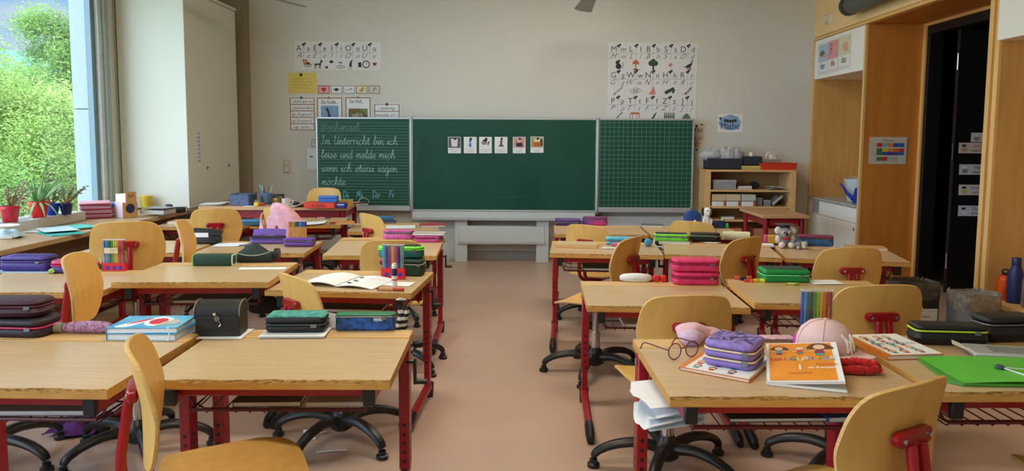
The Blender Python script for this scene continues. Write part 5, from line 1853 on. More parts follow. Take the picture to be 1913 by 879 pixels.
m = MB().tube(catmull([(.215, -.003, .004), (.214, -.003, .015), (.185, .08, .0168), (.165, .115, .02)], 5), .0022, WHITEPL, 6)
m.tube([(.165, .115, .02), (.26, .09, .018)], .0016, WHITEPL, 6)
m.build('elastic', t)
MB().lathe([(.013, 0), (.013, .006), (.009, .009)], mat('button_slate', (60, 84, 84), .4), 16, Matrix.Translation((.165, .117, .016))).build('button', t)

# ---------------------------------------------------------------- second row right
t = put('glasses_case', 'white oval hard case on the ledge next to the red sharpener', 'case', 'R2a', 1189, 527, .06)
m = MB()
m.rings([[Vector((.083 * k_ * math.cos(R(a)), .03 * k_ * math.sin(R(a)), z)) for a in range(0, 360, 15)] for k_, z in ((.8, .001), (.97, .008), (1, .017))], WHITEPL)
m.build('lower_shell', t)
m = MB()
m.rings([[Vector((.083 * k_ * math.cos(R(a)), .03 * k_ * math.sin(R(a)), z)) for a in range(0, 360, 15)] for k_, z in ((1, .018), (.97, .028), (.8, .036), (.4, .040))], WHITEPL)
m.build('upper_shell', t)
t = put('sharpener', 'bright red box sharpener between white case and pink pencil case', 'sharpener', 'R2a', 1233, 527, .03)
SHR = col('sharpener_red', (206, 40, 34), rough=.35)
MB().box(-.034, -.001, -.015, .015, .001, .034, SHR, .005).build('body', t)
MB().box(.001, .034, -.015, .015, .001, .034, SHR, .005).build('lid', t)
PK = mat('hot_pink_print', (206, 36, 92), .65, rgb2=(226, 56, 112), scale=30)


def deco_dots(m, w_, d, z):
    for x in (-.08, -.04, 0, .04, .08):
        m.ball((x, -d / 2 - .000, z - .022 + .008 * (int(x * 100) % 2)), .004, mat('dots_plum', (120, 14, 60), .6), 8, (1, .3, 1))


case('hot pink two-tier pencil case on the right second-row desk', 'R2a', 1302, 533, .225, .12, .066, PK, clid=PK, rad=.035, deco=None, czip=mat('zip_dark_pink', (150, 20, 70), .5), lidfrac=.42)
p = on('R2a', 1302, 533)
case('upper hot pink case with berry dots stacked on the pink pencil case', None, 0, 0, .232, .12, .062, PK, clid=PK, rad=.035, deco=deco_dots, czip=mat('zip_dark_pink', (150, 20, 70), .5), lidfrac=.35, loc=(p.x, p.y + .062, p.z + .067, -1.5))

for i, (px, py, c_, sz, nm) in enumerate(((1378, 522, (226, 80, 60), .018, 'coral eraser at the desk corner'), (1389, 524, (40, 40, 44), .02, 'black eraser among the bright ones'), (1401, 521, (232, 110, 60), .016, 'orange-red eraser standing behind the others'), (1396, 527, (206, 40, 40), .016, 'red eraser in front of the orange ones'), (1408, 527, (226, 90, 40), .016, 'orange eraser next to the yellow ones'), (1414, 527, (214, 222, 40), .018, 'neon yellow eraser, left one of two'), (1425, 527, (206, 220, 50), .018, 'neon yellow eraser touching the green case'))):
    p = on('R2b', px, py)
    m = MB().rbox(sz * 1.7, sz, sz * .9, sz * .4, .004, col('eraser_%d' % i, c_, rough=.4), z=0)
    tag(m.build('eraser', None, (p.x, p.y + sz / 2, p.z), (0, 0, R(20 * (i % 3) - 20))), nm, 'eraser', 'erasers on the green case desk')
GCA = col('case_green', (24, 140, 70), rough=.45)
GTOP = mat('case_green_top', (22, 52, 44), .6, rgb2=(40, 84, 66), scale=60)
case('bright green pencil case with dark printed lid near the erasers', 'R2b', 1470, 528, .225, .13, .066, GCA, clid=GCA, czip=mat('zip_light_green', (120, 220, 140), .5), rad=.02, lidfrac=.45, deco=lambda m, w_, d, z: m.rings([[Vector((x, y, z + q)) for x, y in rrect(w_ - .03, d - .03, .012)] for q in (0, .0015)], GTOP))
p = on('R2b', 1478, 531)
bar('highlighter', 'thin yellow highlighter resting against the green pencil case', 'pen', None, 0, 0, .07, .006, 0, col('pale_yellow', (220, 224, 120)), col('pen_lime', PENC['lime']), loc=(p.x, p.y - .012, p.z))
paper('white papers half under the swivel chair back by the green case', 'R2b', 1548, 531, .14, .11, 3, n=3)

# ---------------------------------------------------------------- third row right
book('tan drawing pad lying at the aisle end of the third right desk', 'R3a', 1077, 463, .27, .2, .018, -6, col('pad_tan', (206, 170, 116)), pages=col('pad_pages', (226, 180, 130)), name='drawing_pad', cat='pad', art=lambda m, w_, d: m.rect(.02, .02, w_ - .02, d - .02, col('pad_print', (190, 170, 130)), 1))
TQ = mat('turquoise_print', (60, 160, 196), .6, rgb2=(110, 196, 218), scale=50)
case('turquoise patterned pencil case behind the sideways chair', 'R3a', 1160, 457, .2, .08, .052, TQ, yaw=-5, rad=.02)
bar('felt_pen', 'white and pink pen lying in front of the turquoise case', 'pen', 'R3a', 1139, 465, .11, .007, -4, WHITEPL, col('pale_pink', (226, 190, 206)), frac=.2)
p = on('R3a', 1151, 460)
t = thing('glue_stick', 'short pink glue stick lying by the white pen', 'glue stick', (p.x, p.y + .01, p.z + .012), 5)
MB().tube([(-.03, 0, 0), (.01, 0, 0)], .011, col('glue_pink', (214, 110, 160)), 12).build('tube', t)
MB().tube([(.01, 0, 0), (.03, 0, 0)], .0118, col('glue_rose', (226, 150, 186)), 12).build('cap', t)
p = on('R3a', 1222, 462)
t = thing('key_lanyard', 'blue and white tangled lanyard at the gap between third-row desks', 'lanyard', (p.x, p.y + .05, p.z), 0)
lump((-.03, .01, .026), .03, (.9, 1, .9), mat('lanyard_blue', (70, 140, 176), .7), .1, 3).build('pouch', t)
MB().tube(catmull([(-.03, 0, .05), (.0, .01, .03), (.02, -.02, .006), (.05, -.05, .005), (.06, -.09, .005)], 5), .005, WHITEPL, 6, flat=.5).build('strap', t)
MB().box(.015, .04, .0, .02, .001, .035, BLK, .005).build('clip', t)

book('grey-white exercise book under the neon green pencil case', 'R3b', 1256, 456, .235, .15, .014, -6, col('book_pale', (206, 206, 190)), name='exercise_book', cat='book')
NG = mat('neon_green_cloth', (110, 210, 60), .55, rgb2=(140, 230, 80), scale=30)
p = on('R3b', 1257, 455)
case('neon green pencil case with black lid on the third-row right desk', None, 0, 0, .23, .11, .05, NG, clid=NG, rad=.015, lidfrac=.4, bulge=-.004, loc=(p.x, p.y + .07, p.z + .0145, -7), deco=lambda m, w_, d, z: m.rings([[Vector((x, y, z + q)) for x, y in rrect(w_ - .02, d - .02, .012)] for q in (0, .002)], BLKC))
case('black see-through pencil case next to the neon green one', 'R3b', 1318, 452, .205, .09, .062, BLKC, yaw=-8, czip=mat('zip_pale_green', (150, 190, 130), .5), rad=.04, lidfrac=.3)
bar('felt_pen', 'slim white pen in front of the black see-through case', 'pen', 'R3b', 1330, 455, .12, .006, -6, WHITEPL, INKG, frac=.2)
p = on('R3b', 1378, 450)
t = thing('paper_roll', 'cream paper roll lying behind the chair in the third right row', 'roll', (p.x, p.y + .04, p.z + .032), -8)
MB().tube([(-.09, 0, 0), (.09, 0, 0)], .031, CREAM, 18).tube([(-.091, 0, 0), (.091, 0, 0)], .018, mat('roll_inner', (190, 180, 150), .8), 12).build('roll', t)


# grey koala, sitting
def koala():
    p = on('R3c', 1470, 463)
    KG = mat('plush_grey', (150, 146, 146), .95, var=.12, scale=70, bump=.5, sheen=.3)
    KW = mat('plush_white', (214, 208, 202), .95, var=.08, scale=70, bump=.5, sheen=.3)
    t = thing('koala_plush', 'grey koala soft toy in a graduation cap sitting on a desk', 'soft toy', (p.x, p.y + .05, p.z), -6)
    lump((0, 0, .045), .045, (.95, .85, 1), KG, .02, 1).build('body', t)
    lump((0, -.022, .098), .04, (1.05, .9, .9), KG, .02, 2).build('head', t)
    for s_ in (-1, 1):
        lump((s_ * .046, -.015, .112), .024, (1, .7, 1.05), KW, .06, 3).build('ear', t)
        lump((s_ * .046, -.015, .055), .022, (.8, .9, 1.3), KW, .03, 4).build('arm', t)
        lump((s_ * .03, -.062, .022), .022, (1, 1.2, .95), KW, .02, 5).build('foot', t)
        MB().ball((s_ * .02, -.055, .105), .0095, WHITEPL, 12).ball((s_ * .02, -.063, .105), .005, BLK, 10).build('eye', t)
    MB().ball((0, -.06, .094), .011, BLK, 12, (.8, .7, 1.2)).build('nose', t)
    MB().box(-.03, .03, -.055, -.04, .055, .068, col('bow_red', (196, 40, 44)), .004).build('bow', t)
    c = MB().lathe([(.03, .125), (.032, .15)], BLK, 20)
    c.box(-.055, .055, -.06, .05, .15, .155, mat('cap_board_grey', (70, 66, 70), .7), .001, Matrix.Rotation(R(18), 4, 'Z'))
    c.build('graduation_cap', t)
    p = on('R3c', 1499, 465)
    t = thing('cub_plush', 'small grey and white soft toy lying beside the koala', 'soft toy', (p.x, p.y + .03, p.z), 10)
    lump((-.018, .004, .022), .024, (1.2, .9, .9), KG, .03, 1).build('body', t)
    lump((.02, -.008, .024), .022, (1, .95, 1), KW, .03, 2).build('head', t)
    for s_ in (-1, 1):
        lump((.02 + s_ * .016, .002, .042), .009, (1, .7, 1), KG, .03, 3).build('ear', t)
        MB().ball((.024 + s_ * .008, -.027, .03), .003, BLK, 8).build('eye', t)
        lump((-.01 + s_ * .02, -.022, .009), .01, (1, 1, .9), KW, .03, 5).build('paw', t)
    MB().ball((.024, -.03, .022), .004, BLK, 8).build('nose', t)


koala()
BL2 = mat('blue_scale_print', (36, 84, 140), .5, rgb2=(60, 120, 180), scale=60)
case('blue scaled pencil case with pink top beside the koala', 'R3c', 1524, 460, .235, .085, .075, BL2, yaw=-10, clid=col('case_mauve', (140, 60, 96)), rad=.03, lidfrac=.3)
p = on('R3c', 1445, 455)
t = thing('pastel_box', 'yellow box with pink ends partly behind the koala', 'box', (p.x, p.y + .03, p.z), -10)
MB().box(-.035, .05, -.03, .03, .001, .055, col('box_amber', (214, 160, 60)), .004).build('body', t)
MB().box(-.055, -.036, -.03, .03, .001, .058, col('box_rose', (214, 84, 120)), .004).build('end', t)
book('thin white book poking out left of the koala', 'R3c', 1436, 461, .07, .1, .012, -12, WHITEP, name='exercise_book', cat='book')
book('tan cardboard folder at the far right third-row desk', 'R3c', 1622, 467, .24, .14, .014, -10, col('folder_tan', (204, 158, 106)), pages=WHITEP, name='cardboard_folder', cat='folder')

# ---------------------------------------------------------------- back row right
case('dark purple pencil case on the back right desk near the chalk tray', 'R4a', 1061, 421.5, .215, .1, .058, col('case_deep_purple', (66, 40, 106)), yaw=-2, clid=col('case_purple2', (84, 54, 126)), rad=.02)
case('rounded pink and blue pencil case next to the dark purple one', 'R4a', 1112, 421.5, .205, .08, .075, mat('pink_blue_fade', (40, 60, 150), .5, rgb2=(214, 60, 130), scale=9), yaw=-2, clid=col('case_pinkblue_lid', (120, 40, 110)), rad=.038, lidfrac=.25)
book('slate grey book lying at the gap of the back right desks', 'R4b', 1219, 424, .18, .14, .014, -10, col('book_slate', (92, 98, 104)), name='notebook', cat='book')


def dog():
    p = on('R4b', 1322, 426)
    W_ = mat('plush_bright', (226, 224, 222), .95, var=.06, scale=70, bump=.5)
    B_ = mat('plush_black', (40, 36, 36), .95, var=.1, scale=70, bump=.5)
    t = thing('dog_plush', 'white dog soft toy with dark ears on the back right desk', 'soft toy', (p.x, p.y + .05, p.z), 8)
    lump((0, 0, .055), .05, (.75, .75, 1.1), W_, .03, 1).build('body', t)
    lump((0, -.015, .13), .036, (.95, 1, 1), W_, .02, 2).build('head', t)
    lump((0, -.05, .118), .016, (.9, 1.1, .9), W_, .02, 2).build('muzzle', t)
    MB().ball((0, -.068, .122), .006, BLK, 8).build('nose', t)
    for s_ in (-1, 1):
        lump((s_ * .036, -.008, .132), .026, (.45, .7, 1.3), B_, .04, 3).build('ear', t)
        MB().ball((s_ * .014, -.047, .14), .005, BLK, 8).build('eye', t)
        lump((s_ * .024, -.04, .016), .016, (1, 1.5, .9), W_, .02, 5).build('paw', t)
        lump((s_ * .03, -.028, .05), .013, (.8, .9, 2.2), W_, .02, 6).build('front_leg', t)


dog()
p = on('R4b', 1306, 427)
t = thing('round_tin', 'round blue tin standing on edge left of the dog toy', 'tin', (p.x - .035, p.y + .09, p.z + .073), (R(90), 0, R(6)))
MB().lathe([(.06, -.02), (.07, -.018), (.07, .012)], col('tin_blue', (26, 64, 130), rough=.4), 28).build('body', t)
MB().lathe([(.0715, .0), (.0715, .02), (.066, .024)], col('tin_lid_blue', (34, 78, 150), rough=.4), 28).build('lid', t)
p = on('R4b', 1304, 425)
t = thing('wooden_figure', 'tiny wooden peg figure in front of the blue tin', 'figure', (p.x - .03, p.y - .02, p.z), 0)
MB().lathe([(.012, 0), (.013, .03), (.008, .045)], col('peg_dark', (70, 50, 46)), 14).build('body', t)
MB().ball((0, 0, .054), .013, mat('peg_skin', (222, 170, 140), .6), 14).build('head', t)
p = on('R4b', 1338, 426)
t = thing('pen_cup', 'dark blue pen holder with green sharpener right of the dog toy', 'pen holder', (p.x + .035, p.y + .03, p.z), 0)
MB().box(-.045, .04, -.03, .03, .001, .06, col('holder_navy', (24, 40, 84)), .005).build('body', t)
MB().box(.042, .066, -.03, .0, .001, .04, col('holder_green', (40, 190, 80)), .004).build('green_tray', t)
MB().box(.012, .034, -.012, .012, .05, .085, col('holder_lime', (196, 214, 130)), .003).build('eraser_block', t)
# ---------------------------------------------------------------- front left desks
MAR = mat('maroon_leatherette', (64, 26, 44), .5, var=.12, scale=20)
p = on('L1b', 28, 632)
case('lower black pencil case with pink zips at the lower left edge', None, 0, 0, .235, .13, .062, col('case_charcoal', (44, 30, 40)), czip=col('zip_hot_pink', (200, 40, 100)), rad=.035, lidfrac=.45, loc=(p.x - .03, p.y + .07, p.z, -3))
case('maroon soft pencil case stacked on the pink-zipped one', None, 0, 0, .22, .12, .058, MAR, clid=MAR, czip=col('zip_wine', (100, 40, 60)), rad=.04, lidfrac=.35, bulge=.004, loc=(p.x - .045, p.y + .075, p.z + .063, 4))
p = on('L1b', 158, 626)
t = thing('roll_case', 'slim pink patterned pen roll with grey bands left of the blue books', 'pencil case', (p.x - .03, p.y + .03, p.z), 0)
RPK = mat('floral_pink', (196, 150, 178), .8, rgb2=(120, 70, 110), scale=110)
m = MB()
pts = [(-.055, 0, .019), (-.04, 0, .019), (.02, 0, .0215), (.08, 0, .0205), (.105, 0, .018), (.11, 0, .017)]
m.tube(pts, [.012, .017, .0205, .0195, .015, .006], RPK, 18)
m.build('roll', t)
for x0_, x1_ in ((-.085, -.058), (-.12, -.088)):
    MB().tube([(x0_, 0, .018), (x1_, 0, .018)], .0175, mat('band_grey', (150, 148, 136), .8), 16).build('band', t)


def art_shark(m, w_, d):
    m.rect(0, 0, w_, d, mat('cover_sky', (52, 150, 206), .4, rgb2=(110, 190, 226), scale=14), 1)
    Wt, Rd = mat('splash_white', (226, 234, 240), .6, var=.05), col('print_scarlet', (206, 40, 60))
    m.poly([(w_ * .18 + q.x * .06, d * .5 + q.y * .06) for q in catmull([(-.4, -1), (.7, .6), (1.6, 1.3), (.9, 0), (.3, -1.2)], 4, True)], Wt, 2)
    m.poly([(w_ * .22 + q.x * .045, d * .52 + q.y * .045) for q in catmull([(-.2, -.8), (.7, .6), (1.2, .9), (.6, -.2)], 4, True)], Rd, 3)
    m.disc(w_ * .6, d * .5, .045, Wt, 2, .06)
    m.disc(w_ * .59, d * .52, .028, Rd, 3, .042)
    m.poly([(w_ * .62, d * .1), (w_ * .95, d * .35), (w_ * .8, d * .75), (w_ * .68, d * .45)], mat('print_stone', (150, 140, 130), .8, rgb2=(200, 196, 190), scale=40), 3)


p = on('L1b', 263, 637)
book('lower thick blue-white exercise book in the stack of two', None, 0, 0, .226, .17, .022, 0, col('cover_blue', (70, 160, 210), rough=.4), art=None, loc=(p.x - .004, p.y + .092, p.z, 0), name='exercise_book', cat='book')
book('upper blue exercise book with red and white splash picture on its cover', None, 0, 0, .226, .17, .018, 0, col('cover_blue', (70, 160, 210), rough=.4), art=art_shark, loc=(p.x - .008, p.y + .096, p.z + .0226, 4), name='exercise_book', cat='book')
m = MB().tube(catmull([(0, 0, .046), (.0, -.006, .04), (.004, -.004, .02), (0, -.008, .002)], 5), .0022, WHITEPL, 6)
tag(m.build('bookmark_cord', None, (p.x + .09, p.y + .004, p.z)), 'short white cord hanging down from the blue exercise books', 'cord')

# black treasure chest
p = on('L1a', 393, 631)
paper('crumpled white tissue under the black treasure chest', None, 0, 0, .17, .13, 2, loc=(p.x + .02, p.y - .012, p.z), n=2, name='tissue', cat='tissue')
t = thing('treasure_chest', 'black domed treasure chest with metal clasp on the front left desk', 'chest', (p.x + .018, p.y + .055, p.z + .0045), 3)
CH = mat('chest_black', (14, 13, 14), .5, rgb2=(30, 27, 28), scale=14, bump=.6, stretch=(1, 1, 4))
MB().box(-.074, .074, -.046, .046, .0, .064, CH, .003).build('body', t)
m = MB()
prof = [(-.046, .0), (-.047, .018), (-.040, .034), (-.022, .046), (0, .05), (.022, .046), (.040, .034), (.047, .018), (.046, .0)]
m.rings([[Vector((x, y, .066 + z)) for y, z in prof] for x in (-.075, .075)], CH)
m.build('lid', t)
m = MB()
for x in (-.075, .075):
    m.tube([(x, y, .066 + z) for y, z in prof], .0025, mat('chest_trim', (120, 108, 96), .5, metal=.3), 6)
m.box(-.076, .076, -.049, -.046, .058, .068, CH)
m.build('trim_band', t)
m = MB().ball((-.006, -.05, .074), .006, CHROME, 10, (1, .5, 1)).tube([(0, -.051, .066), (.008, -.052, .055), (.014, -.051, .04), (.008, -.051, .034)], .002, CHROME, 6)
m.lathe([(.009, 0), (.009, .003)], mat('clasp_steel', (140, 140, 140), .35, metal=.8), 12, Matrix.Translation((.002, -.049, .06)) @ Matrix.Rotation(R(90), 4, 'X'))
m.build('clasp', t)

paper('white notepad under the teal topped pencil case', 'L1a', 542, 631, .215, .12, 3, n=6, name='notepad', cat='notepad')
TEAL = mat('teal_print', (36, 110, 110), .45, rgb2=(96, 190, 176), scale=42)
p = on('L1a', 547, 628)
case('black pencil case with teal printed lid on a white notepad', None, 0, 0, .2, .105, .056, BLKC, clid=BLKC, czip=col('zip_dark', (50, 60, 60)), rad=.02, lidfrac=.5, loc=(p.x, p.y + .06, p.z + .0105, 3), deco=lambda m, w_, d, z: m.rings([[Vector((x, y, z + q)) for x, y in rrect(w_ - .012 + (.01 if q < 0 else 0), d - .012, .016)] for q in (-.004, .0015)], TEAL))
AQ = mat('aquarium_print', (14, 44, 44), .4, rgb2=(36, 104, 214), scale=42)
t = case('dark blue and green printed see-through pencil case by the aisle', 'L1a', 682, 618, .205, .05, .062, AQ, yaw=3, clid=col('zip_top_green', (40, 120, 84), rough=.4), rad=.012, lidfrac=.18, e=.006)
MB().box(.03, .062, -.0265, -.0255, .036, .046, mat('badge_pale', (170, 196, 200), .5)).build('badge', t)
p = on('L1a', 614, 616)
tag(MB().rings([[Vector((x, y, z)) for x, z in ((-.016, .003), (.016, .0), (.018, .05), (-.02, .056))] for y in (0, .0015)], WHITEP).build('paper_tag', None, (p.x, p.y + .03, p.z), (R(-12), 0, 0)), 'small white paper tag leaning between the two dark pencil cases', 'tag')

# striped cloth hanging from the desk behind
ST = stripes('striped_cloth', (206, 206, 206), (26, 26, 28), 11, 'Z')
dk = DESKS['L2a']
o = dk.A + dk.ex * .64 + dk.ey * -.03
m = MB()
for k, (dx, L, ph) in enumerate(((-.012, .24, 0), (.02, .27, 2.0))):
    m.tube([(dx + .012 * math.sin(q * .8 + ph), .01 * math.cos(q * .7 + ph) + k * .01, -.01 - L * q / 10) for q in range(11)], [.012, .02, .026, .03, .027, .03, .027, .029, .027, .022, .014], ST, 14, flat=.6)
m.tube([(-.02, 0, .02), (0, -.01, .028), (.02, .0, .02)], .006, ST, 8)
tag(m.build('striped_scarf', None, (o.x, o.y - .02, dk.t - .04)), 'black and white striped scarf hanging from the aisle corner of a desk', 'scarf')

# ---------------------------------------------------------------- second row left
p = on('L2a', 640, 537)
t = thing('open_workbook', 'open workbook with printed pages on the desk by the pen box', 'book', (p.x - .005, p.y + .125, p.z), -14)
for s_ in (-1, 1):
    m = MB()
    m.grid(lambda u, v, s_=s_: (s_ * .188 * u, -.125 + .25 * v, .0035 + .016 * math.sin(math.pi * min(1, u * 1.05) * .9 + .25) * (1 if s_ < 0 else .75)), 14, 4, WHITEP, .0035)
    m.build('left_pages' if s_ < 0 else 'right_pages', t)
m = MB()
zf = lambda x: .0042 + .016 * math.sin(math.pi * min(1, abs(x) / .188 * 1.05) * .9 + .25) * (1 if x < 0 else .75)
a = MB()
for i in range(5):
    a.squiggle(-.16, -.03, .07 - i * .035, .008, .002, mat('ink_ochre', (214, 190, 110), .8), 1, i)
a.line(catmull([(-.17, .07), (-.12, .105), (-.07, .1), (-.03, .11)], 5), .006, mat('ink_mauve', (110, 84, 120), .8), 1)
for q in ((.03, .08), (.045, .06), (.04, .0), (.06, -.03), (.03, -.05), (.05, -.075)):
    a.disc(q[0], q[1], .013, INK, 1, .008)
a.squiggle(.09, .17, .05, .01, .002, INKG, 1, 4)
m.add([(x, y, zf(x) + .001) for x, y, z in a.v], [], INK)
for f, k in zip(a.f, a.m):
    m.f.append(list(f))
    m.m.append(m.mi(a.mats[k]))
m.build('print', t, smooth=False)
paper('loose printed sheets under the pen box and glue stick', 'L2a', 738, 534, .13, .1, -8, n=2, lines=3)
pen_box('tall clear box of pens in red ladybird tray beside the aisle', 'the tall ladybird box', 'L2a', 734, 521, .108, .168, ['sky', 'light blue', 'navy', 'purple', 'mauve', 'peach', 'orange', 'pink', 'violet', 'navy', 'mint', 'grey'], -4, base=col('ladybird_red', (214, 24, 36), rough=.35), tray=.055)
p = on('L2a', 736, 535)
t = thing('glue_stick', 'white and dark blue glue stick standing before the tall pen box', 'glue stick', (p.x, p.y + .014, p.z), 0)
MB().lathe([(.0135, 0), (.0135, .028), (.0135, .034), (.0135, .05), (.0135, .084)], WHITEPL, 20, mats=[WHITEPL, col('glue_red', (200, 40, 50)), WHITEPL, col('glue_navy', (30, 32, 84))]).build('tube', t)
MB().lathe([(.0125, .084), (.0125, .1), (.0105, .102), (.0105, .108)], mat('glue_cap_white', (226, 230, 214), .4), 20).build('cap', t)
bar('marker_pen', 'orange-brown marker lying in front of the glue stick', 'pen', 'L2a', 729, 543, .128, .0085, -4, col('marker_tan', (206, 150, 104)), col('marker_dark', (110, 40, 24)), col('marker_rust', (176, 70, 36), rough=.35), frac=.4)
DGN = mat('bottle_green_cloth', (22, 52, 38), .7, rgb2=(34, 70, 52), scale=30)
p = on('L2a', 764, 516)
t = case('dark green zip bag standing behind the tall pen box', None, 0, 0, .14, .10, .085, DGN, czip=mat('zip_pale', (150, 160, 150), .5), rad=.02, lidfrac=.3, name='zip_bag', loc=(p.x, p.y + .055, p.z, -4))
NTL = mat('teal_fade', (24, 64, 66), .5, rgb2=(40, 150, 150), scale=5, stretch=(1, .2, .2))
case('round teal pencil case with neon green rim lying on the dark green bag', None, 0, 0, .235, .085, .062, NTL, clid=mat('neon_rim', (124, 220, 70), .5), czip=mat('neon_rim', (124, 220, 70), .5), rad=.042, lidfrac=.3, loc=(p.x - .05, p.y + .075, p.z + .0855, -2),
     deco=lambda m, w_, d, z: m.rings([[Vector((x, y, z + q)) for x, y in rrect(w_ - .03, d - .03, .03)] for q in (0, .002)], BLKC))

p = on('L2b', 396, 497)
t = thing('roll_case', 'long dark green pen roll with lime edge on the second left desk', 'pencil case', (p.x, p.y + .035, p.z), 3)
DG2 = mat('forest_cloth', (20, 62, 44), .6, var=.12, scale=20)
MB().rbox(.2, .06, .056, .012, .008, DG2, bulge=.002).build('body', t)
MB().tube([(-.1, y, z) for y, z in ((-.028, .004), (-.031, .03), (-.026, .054), (.026, .054), (.03, .03), (.028, .004))], .004, mat('lime_piping', (130, 180, 90), .6), 6, closed=True).build('piping', t)
MB().tube([(.098, y, z) for y, z in ((-.028, .004), (-.031, .03), (-.026, .054), (.026, .054), (.03, .03), (.028, .004))], .004, mat('pale_piping', (190, 206, 170), .6), 6, closed=True).build('piping', t)
p = on('L2b', 472, 491)
t = thing('open_pencil_case', 'gaping dark green pencil case next to the long pen roll', 'pencil case', (p.x, p.y + .05, p.z), 5)
OG = mat('dark_teal_cloth', (24, 40, 40), .7, var=.2, scale=50)
MB().rbox(.19, .085, .05, .02, .01, OG, bulge=.004).build('body', t)
m = MB()
m.grid(lambda u, v: (-.09 + .16 * u, -.03 + .055 * v + .01 * math.sin(math.pi * u), .046 + (.052 * (1 - abs(2 * u - .95)) + .004) * (v ** .7)), 16, 6, OG, .004)
m.build('raised_flap', t)
MB().tube(catmull([(-.09, -.035, .05), (-.03, -.046, .04), (.03, -.046, .042), (.08, -.03, .056)], 5), .003, mat('zip_pale', (150, 160, 150), .5), 6).build('zipper', t)
MB().lathe([(.028, 0), (.03, .012), (.028, .026)], BLK, 18, Matrix.Translation((.098, -.004, .042)) @ Matrix.Rotation(R(90), 4, 'Y')).build('round_end', t)
paper('white printed sheet in front of the gaping dark green case', 'L2b', 488, 503, .23, .06, 5, n=1, lines=1)

VIO = mat('violet_nylon', (66, 46, 132), .5, var=.12, scale=20)
p = on('L2c', 44, 511)
book('pale folder under the violet pencil case at the left edge', None, 0, 0, .27, .13, .008, 0, col('book_ice', (150, 180, 206)), loc=(p.x - .02, p.y + .075, p.z, 2), name='exercise_book', cat='book')
case('violet flat-topped pencil case at the left photo edge', None, 0, 0, .235, .12, .075, VIO, czip=col('zip_violet', (90, 70, 150)), rad=.025, lidfrac=.35, bulge=.003, loc=(p.x - .02, p.y + .08, p.z + .0085, 2),
     deco=lambda m, w_, d, z: [m.box(-w_ * .3 + i * .028, -w_ * .3 + i * .028 + .01, -d * .36, d * .36, z, z + .0025, col('ridge_violet', (110, 94, 170))) for i in range(6)])
case('purple pencil case with pink band behind the edge-on chair', 'L2c', 116, 511, .13, .1, .066, col('case_indigo', (70, 36, 120), rough=.35), czip=col('zip_hot_pink', (200, 40, 100)), clid=col('case_magenta', (186, 30, 80), rough=.35), rad=.03, lidfrac=.4)
p = on('L2c', 97, 511)
tag(lump((0, 0, .014), .014, (1.1, .8, .9), col('keyring_green', (150, 190, 90)), .15, 2).build('keyring_charm', None, (p.x, p.y, p.z)), 'tiny green charm lying before the purple and pink case', 'charm')
pen_box('short clear box of felt-tips with white label in a red ladybird tray', 'the short labelled ladybird box', 'L2c', 213, 506, .105, .16, ['blue', 'light blue', 'teal', 'dark green', 'green', 'lime', 'yellow', 'orange', 'red', 'pink', 'brown'], 2, base=col('ladybird_red', (214, 24, 36), rough=.35), tray=.042)
p = on('L2c', 208, 506)
lb = MB().box(-.034, .034, -.001, 0, -.014, .014, col('label_cream', (226, 208, 170)))
a = MB()
a.squiggle(-.005, .03, .002, .007, .0018, INK, 1, 2)
a.squiggle(-.005, .026, -.009, .005, .0014, INK, 1, 5)
lb.add([(x, -.001 - z, y) for x, y, z in a.v], [], INK)
o_ = len(lb.v) - len(a.v)
for f, k in zip(a.f, a.m):
    lb.f.append([i + o_ for i in f])
    lb.m.append(lb.mi(a.mats[k]))
lb.build('label', bpy.data.objects['pen_box.002'], (-.01, -.0125, .105))
t = put('pen_tray', 'second low red ladybird tray left of the short pen box', 'tray', 'L2c', 176, 505, .03, 2)
MB().box(-.05, .03, -.015, .015, .001, .04, col('ladybird_red', (214, 24, 36), rough=.35), .004).build('tray', t)
MB().tube([(.032, -.014, .001), (.034, -.012, .055), (.024, -.006, .062)], .003, WHITEPL, 6).build('clip', t)
m = MB()
m.box(-.05, .05, -.0165, -.0155, .006, .034, BLK)
m.build('dark_front', t)

# purple jacket on the floor under the left desks
m = MB()
rd = random.Random(5)
m.grid(lambda u, v: (-.11 + .22 * u + .01 * math.sin(9 * v), -.11 + .22 * v + .02 * math.sin(8 * u), .012 + .085 * math.sin(math.pi * u) ** .6 * math.sin(math.pi * v) ** .6 * (.65 + .35 * math.sin(11 * u + 5 * v)) + .012 * math.sin(23 * u) * math.sin(math.pi * v)), 36, 18, mat('purple_cloth', (86, 34, 116), .8, var=.2, scale=12), .006)
p = atz(160, 822, .0)
tag(m.build('purple_jacket', None, (p.x - .1, p.y + .13, .006)), 'crumpled purple jacket lying on the floor under the left desks', 'jacket')

# ---------------------------------------------------------------- third and fourth row left
PSP = mat('pink_sequins', (176, 50, 130), .45, rgb2=(226, 120, 190), scale=120)
case('sparkly magenta pencil case on the aisle desk of the third left row', 'L3a', 743, 449, .205, .075, .072, PSP, yaw=1, rad=.035, lidfrac=.25, e=.02)
p = on('L3a', 799, 453)
case('pink flat pencil case under a grey book on the aisle desk', None, 0, 0, .19, .11, .048, col('case_rose', (206, 70, 140), rough=.45), czip=col('zip_plum', (120, 30, 80)), rad=.03, lidfrac=.4, loc=(p.x, p.y + .06, p.z, 1))
book('thin grey book lying on the pink flat pencil case', None, 0, 0, .215, .12, .014, 1, col('book_grey', (176, 172, 166)), loc=(p.x + .005, p.y + .065, p.z + .0485, 0), name='exercise_book', cat='book')
paper('white paper beside the open purple pencil case on third left row', 'L3b', 425, 460, .2, .16, 8, n=2)
LAV = mat('lavender_nylon', (112, 80, 170), .5, var=.08)
p = on('L3b', 496, 456)
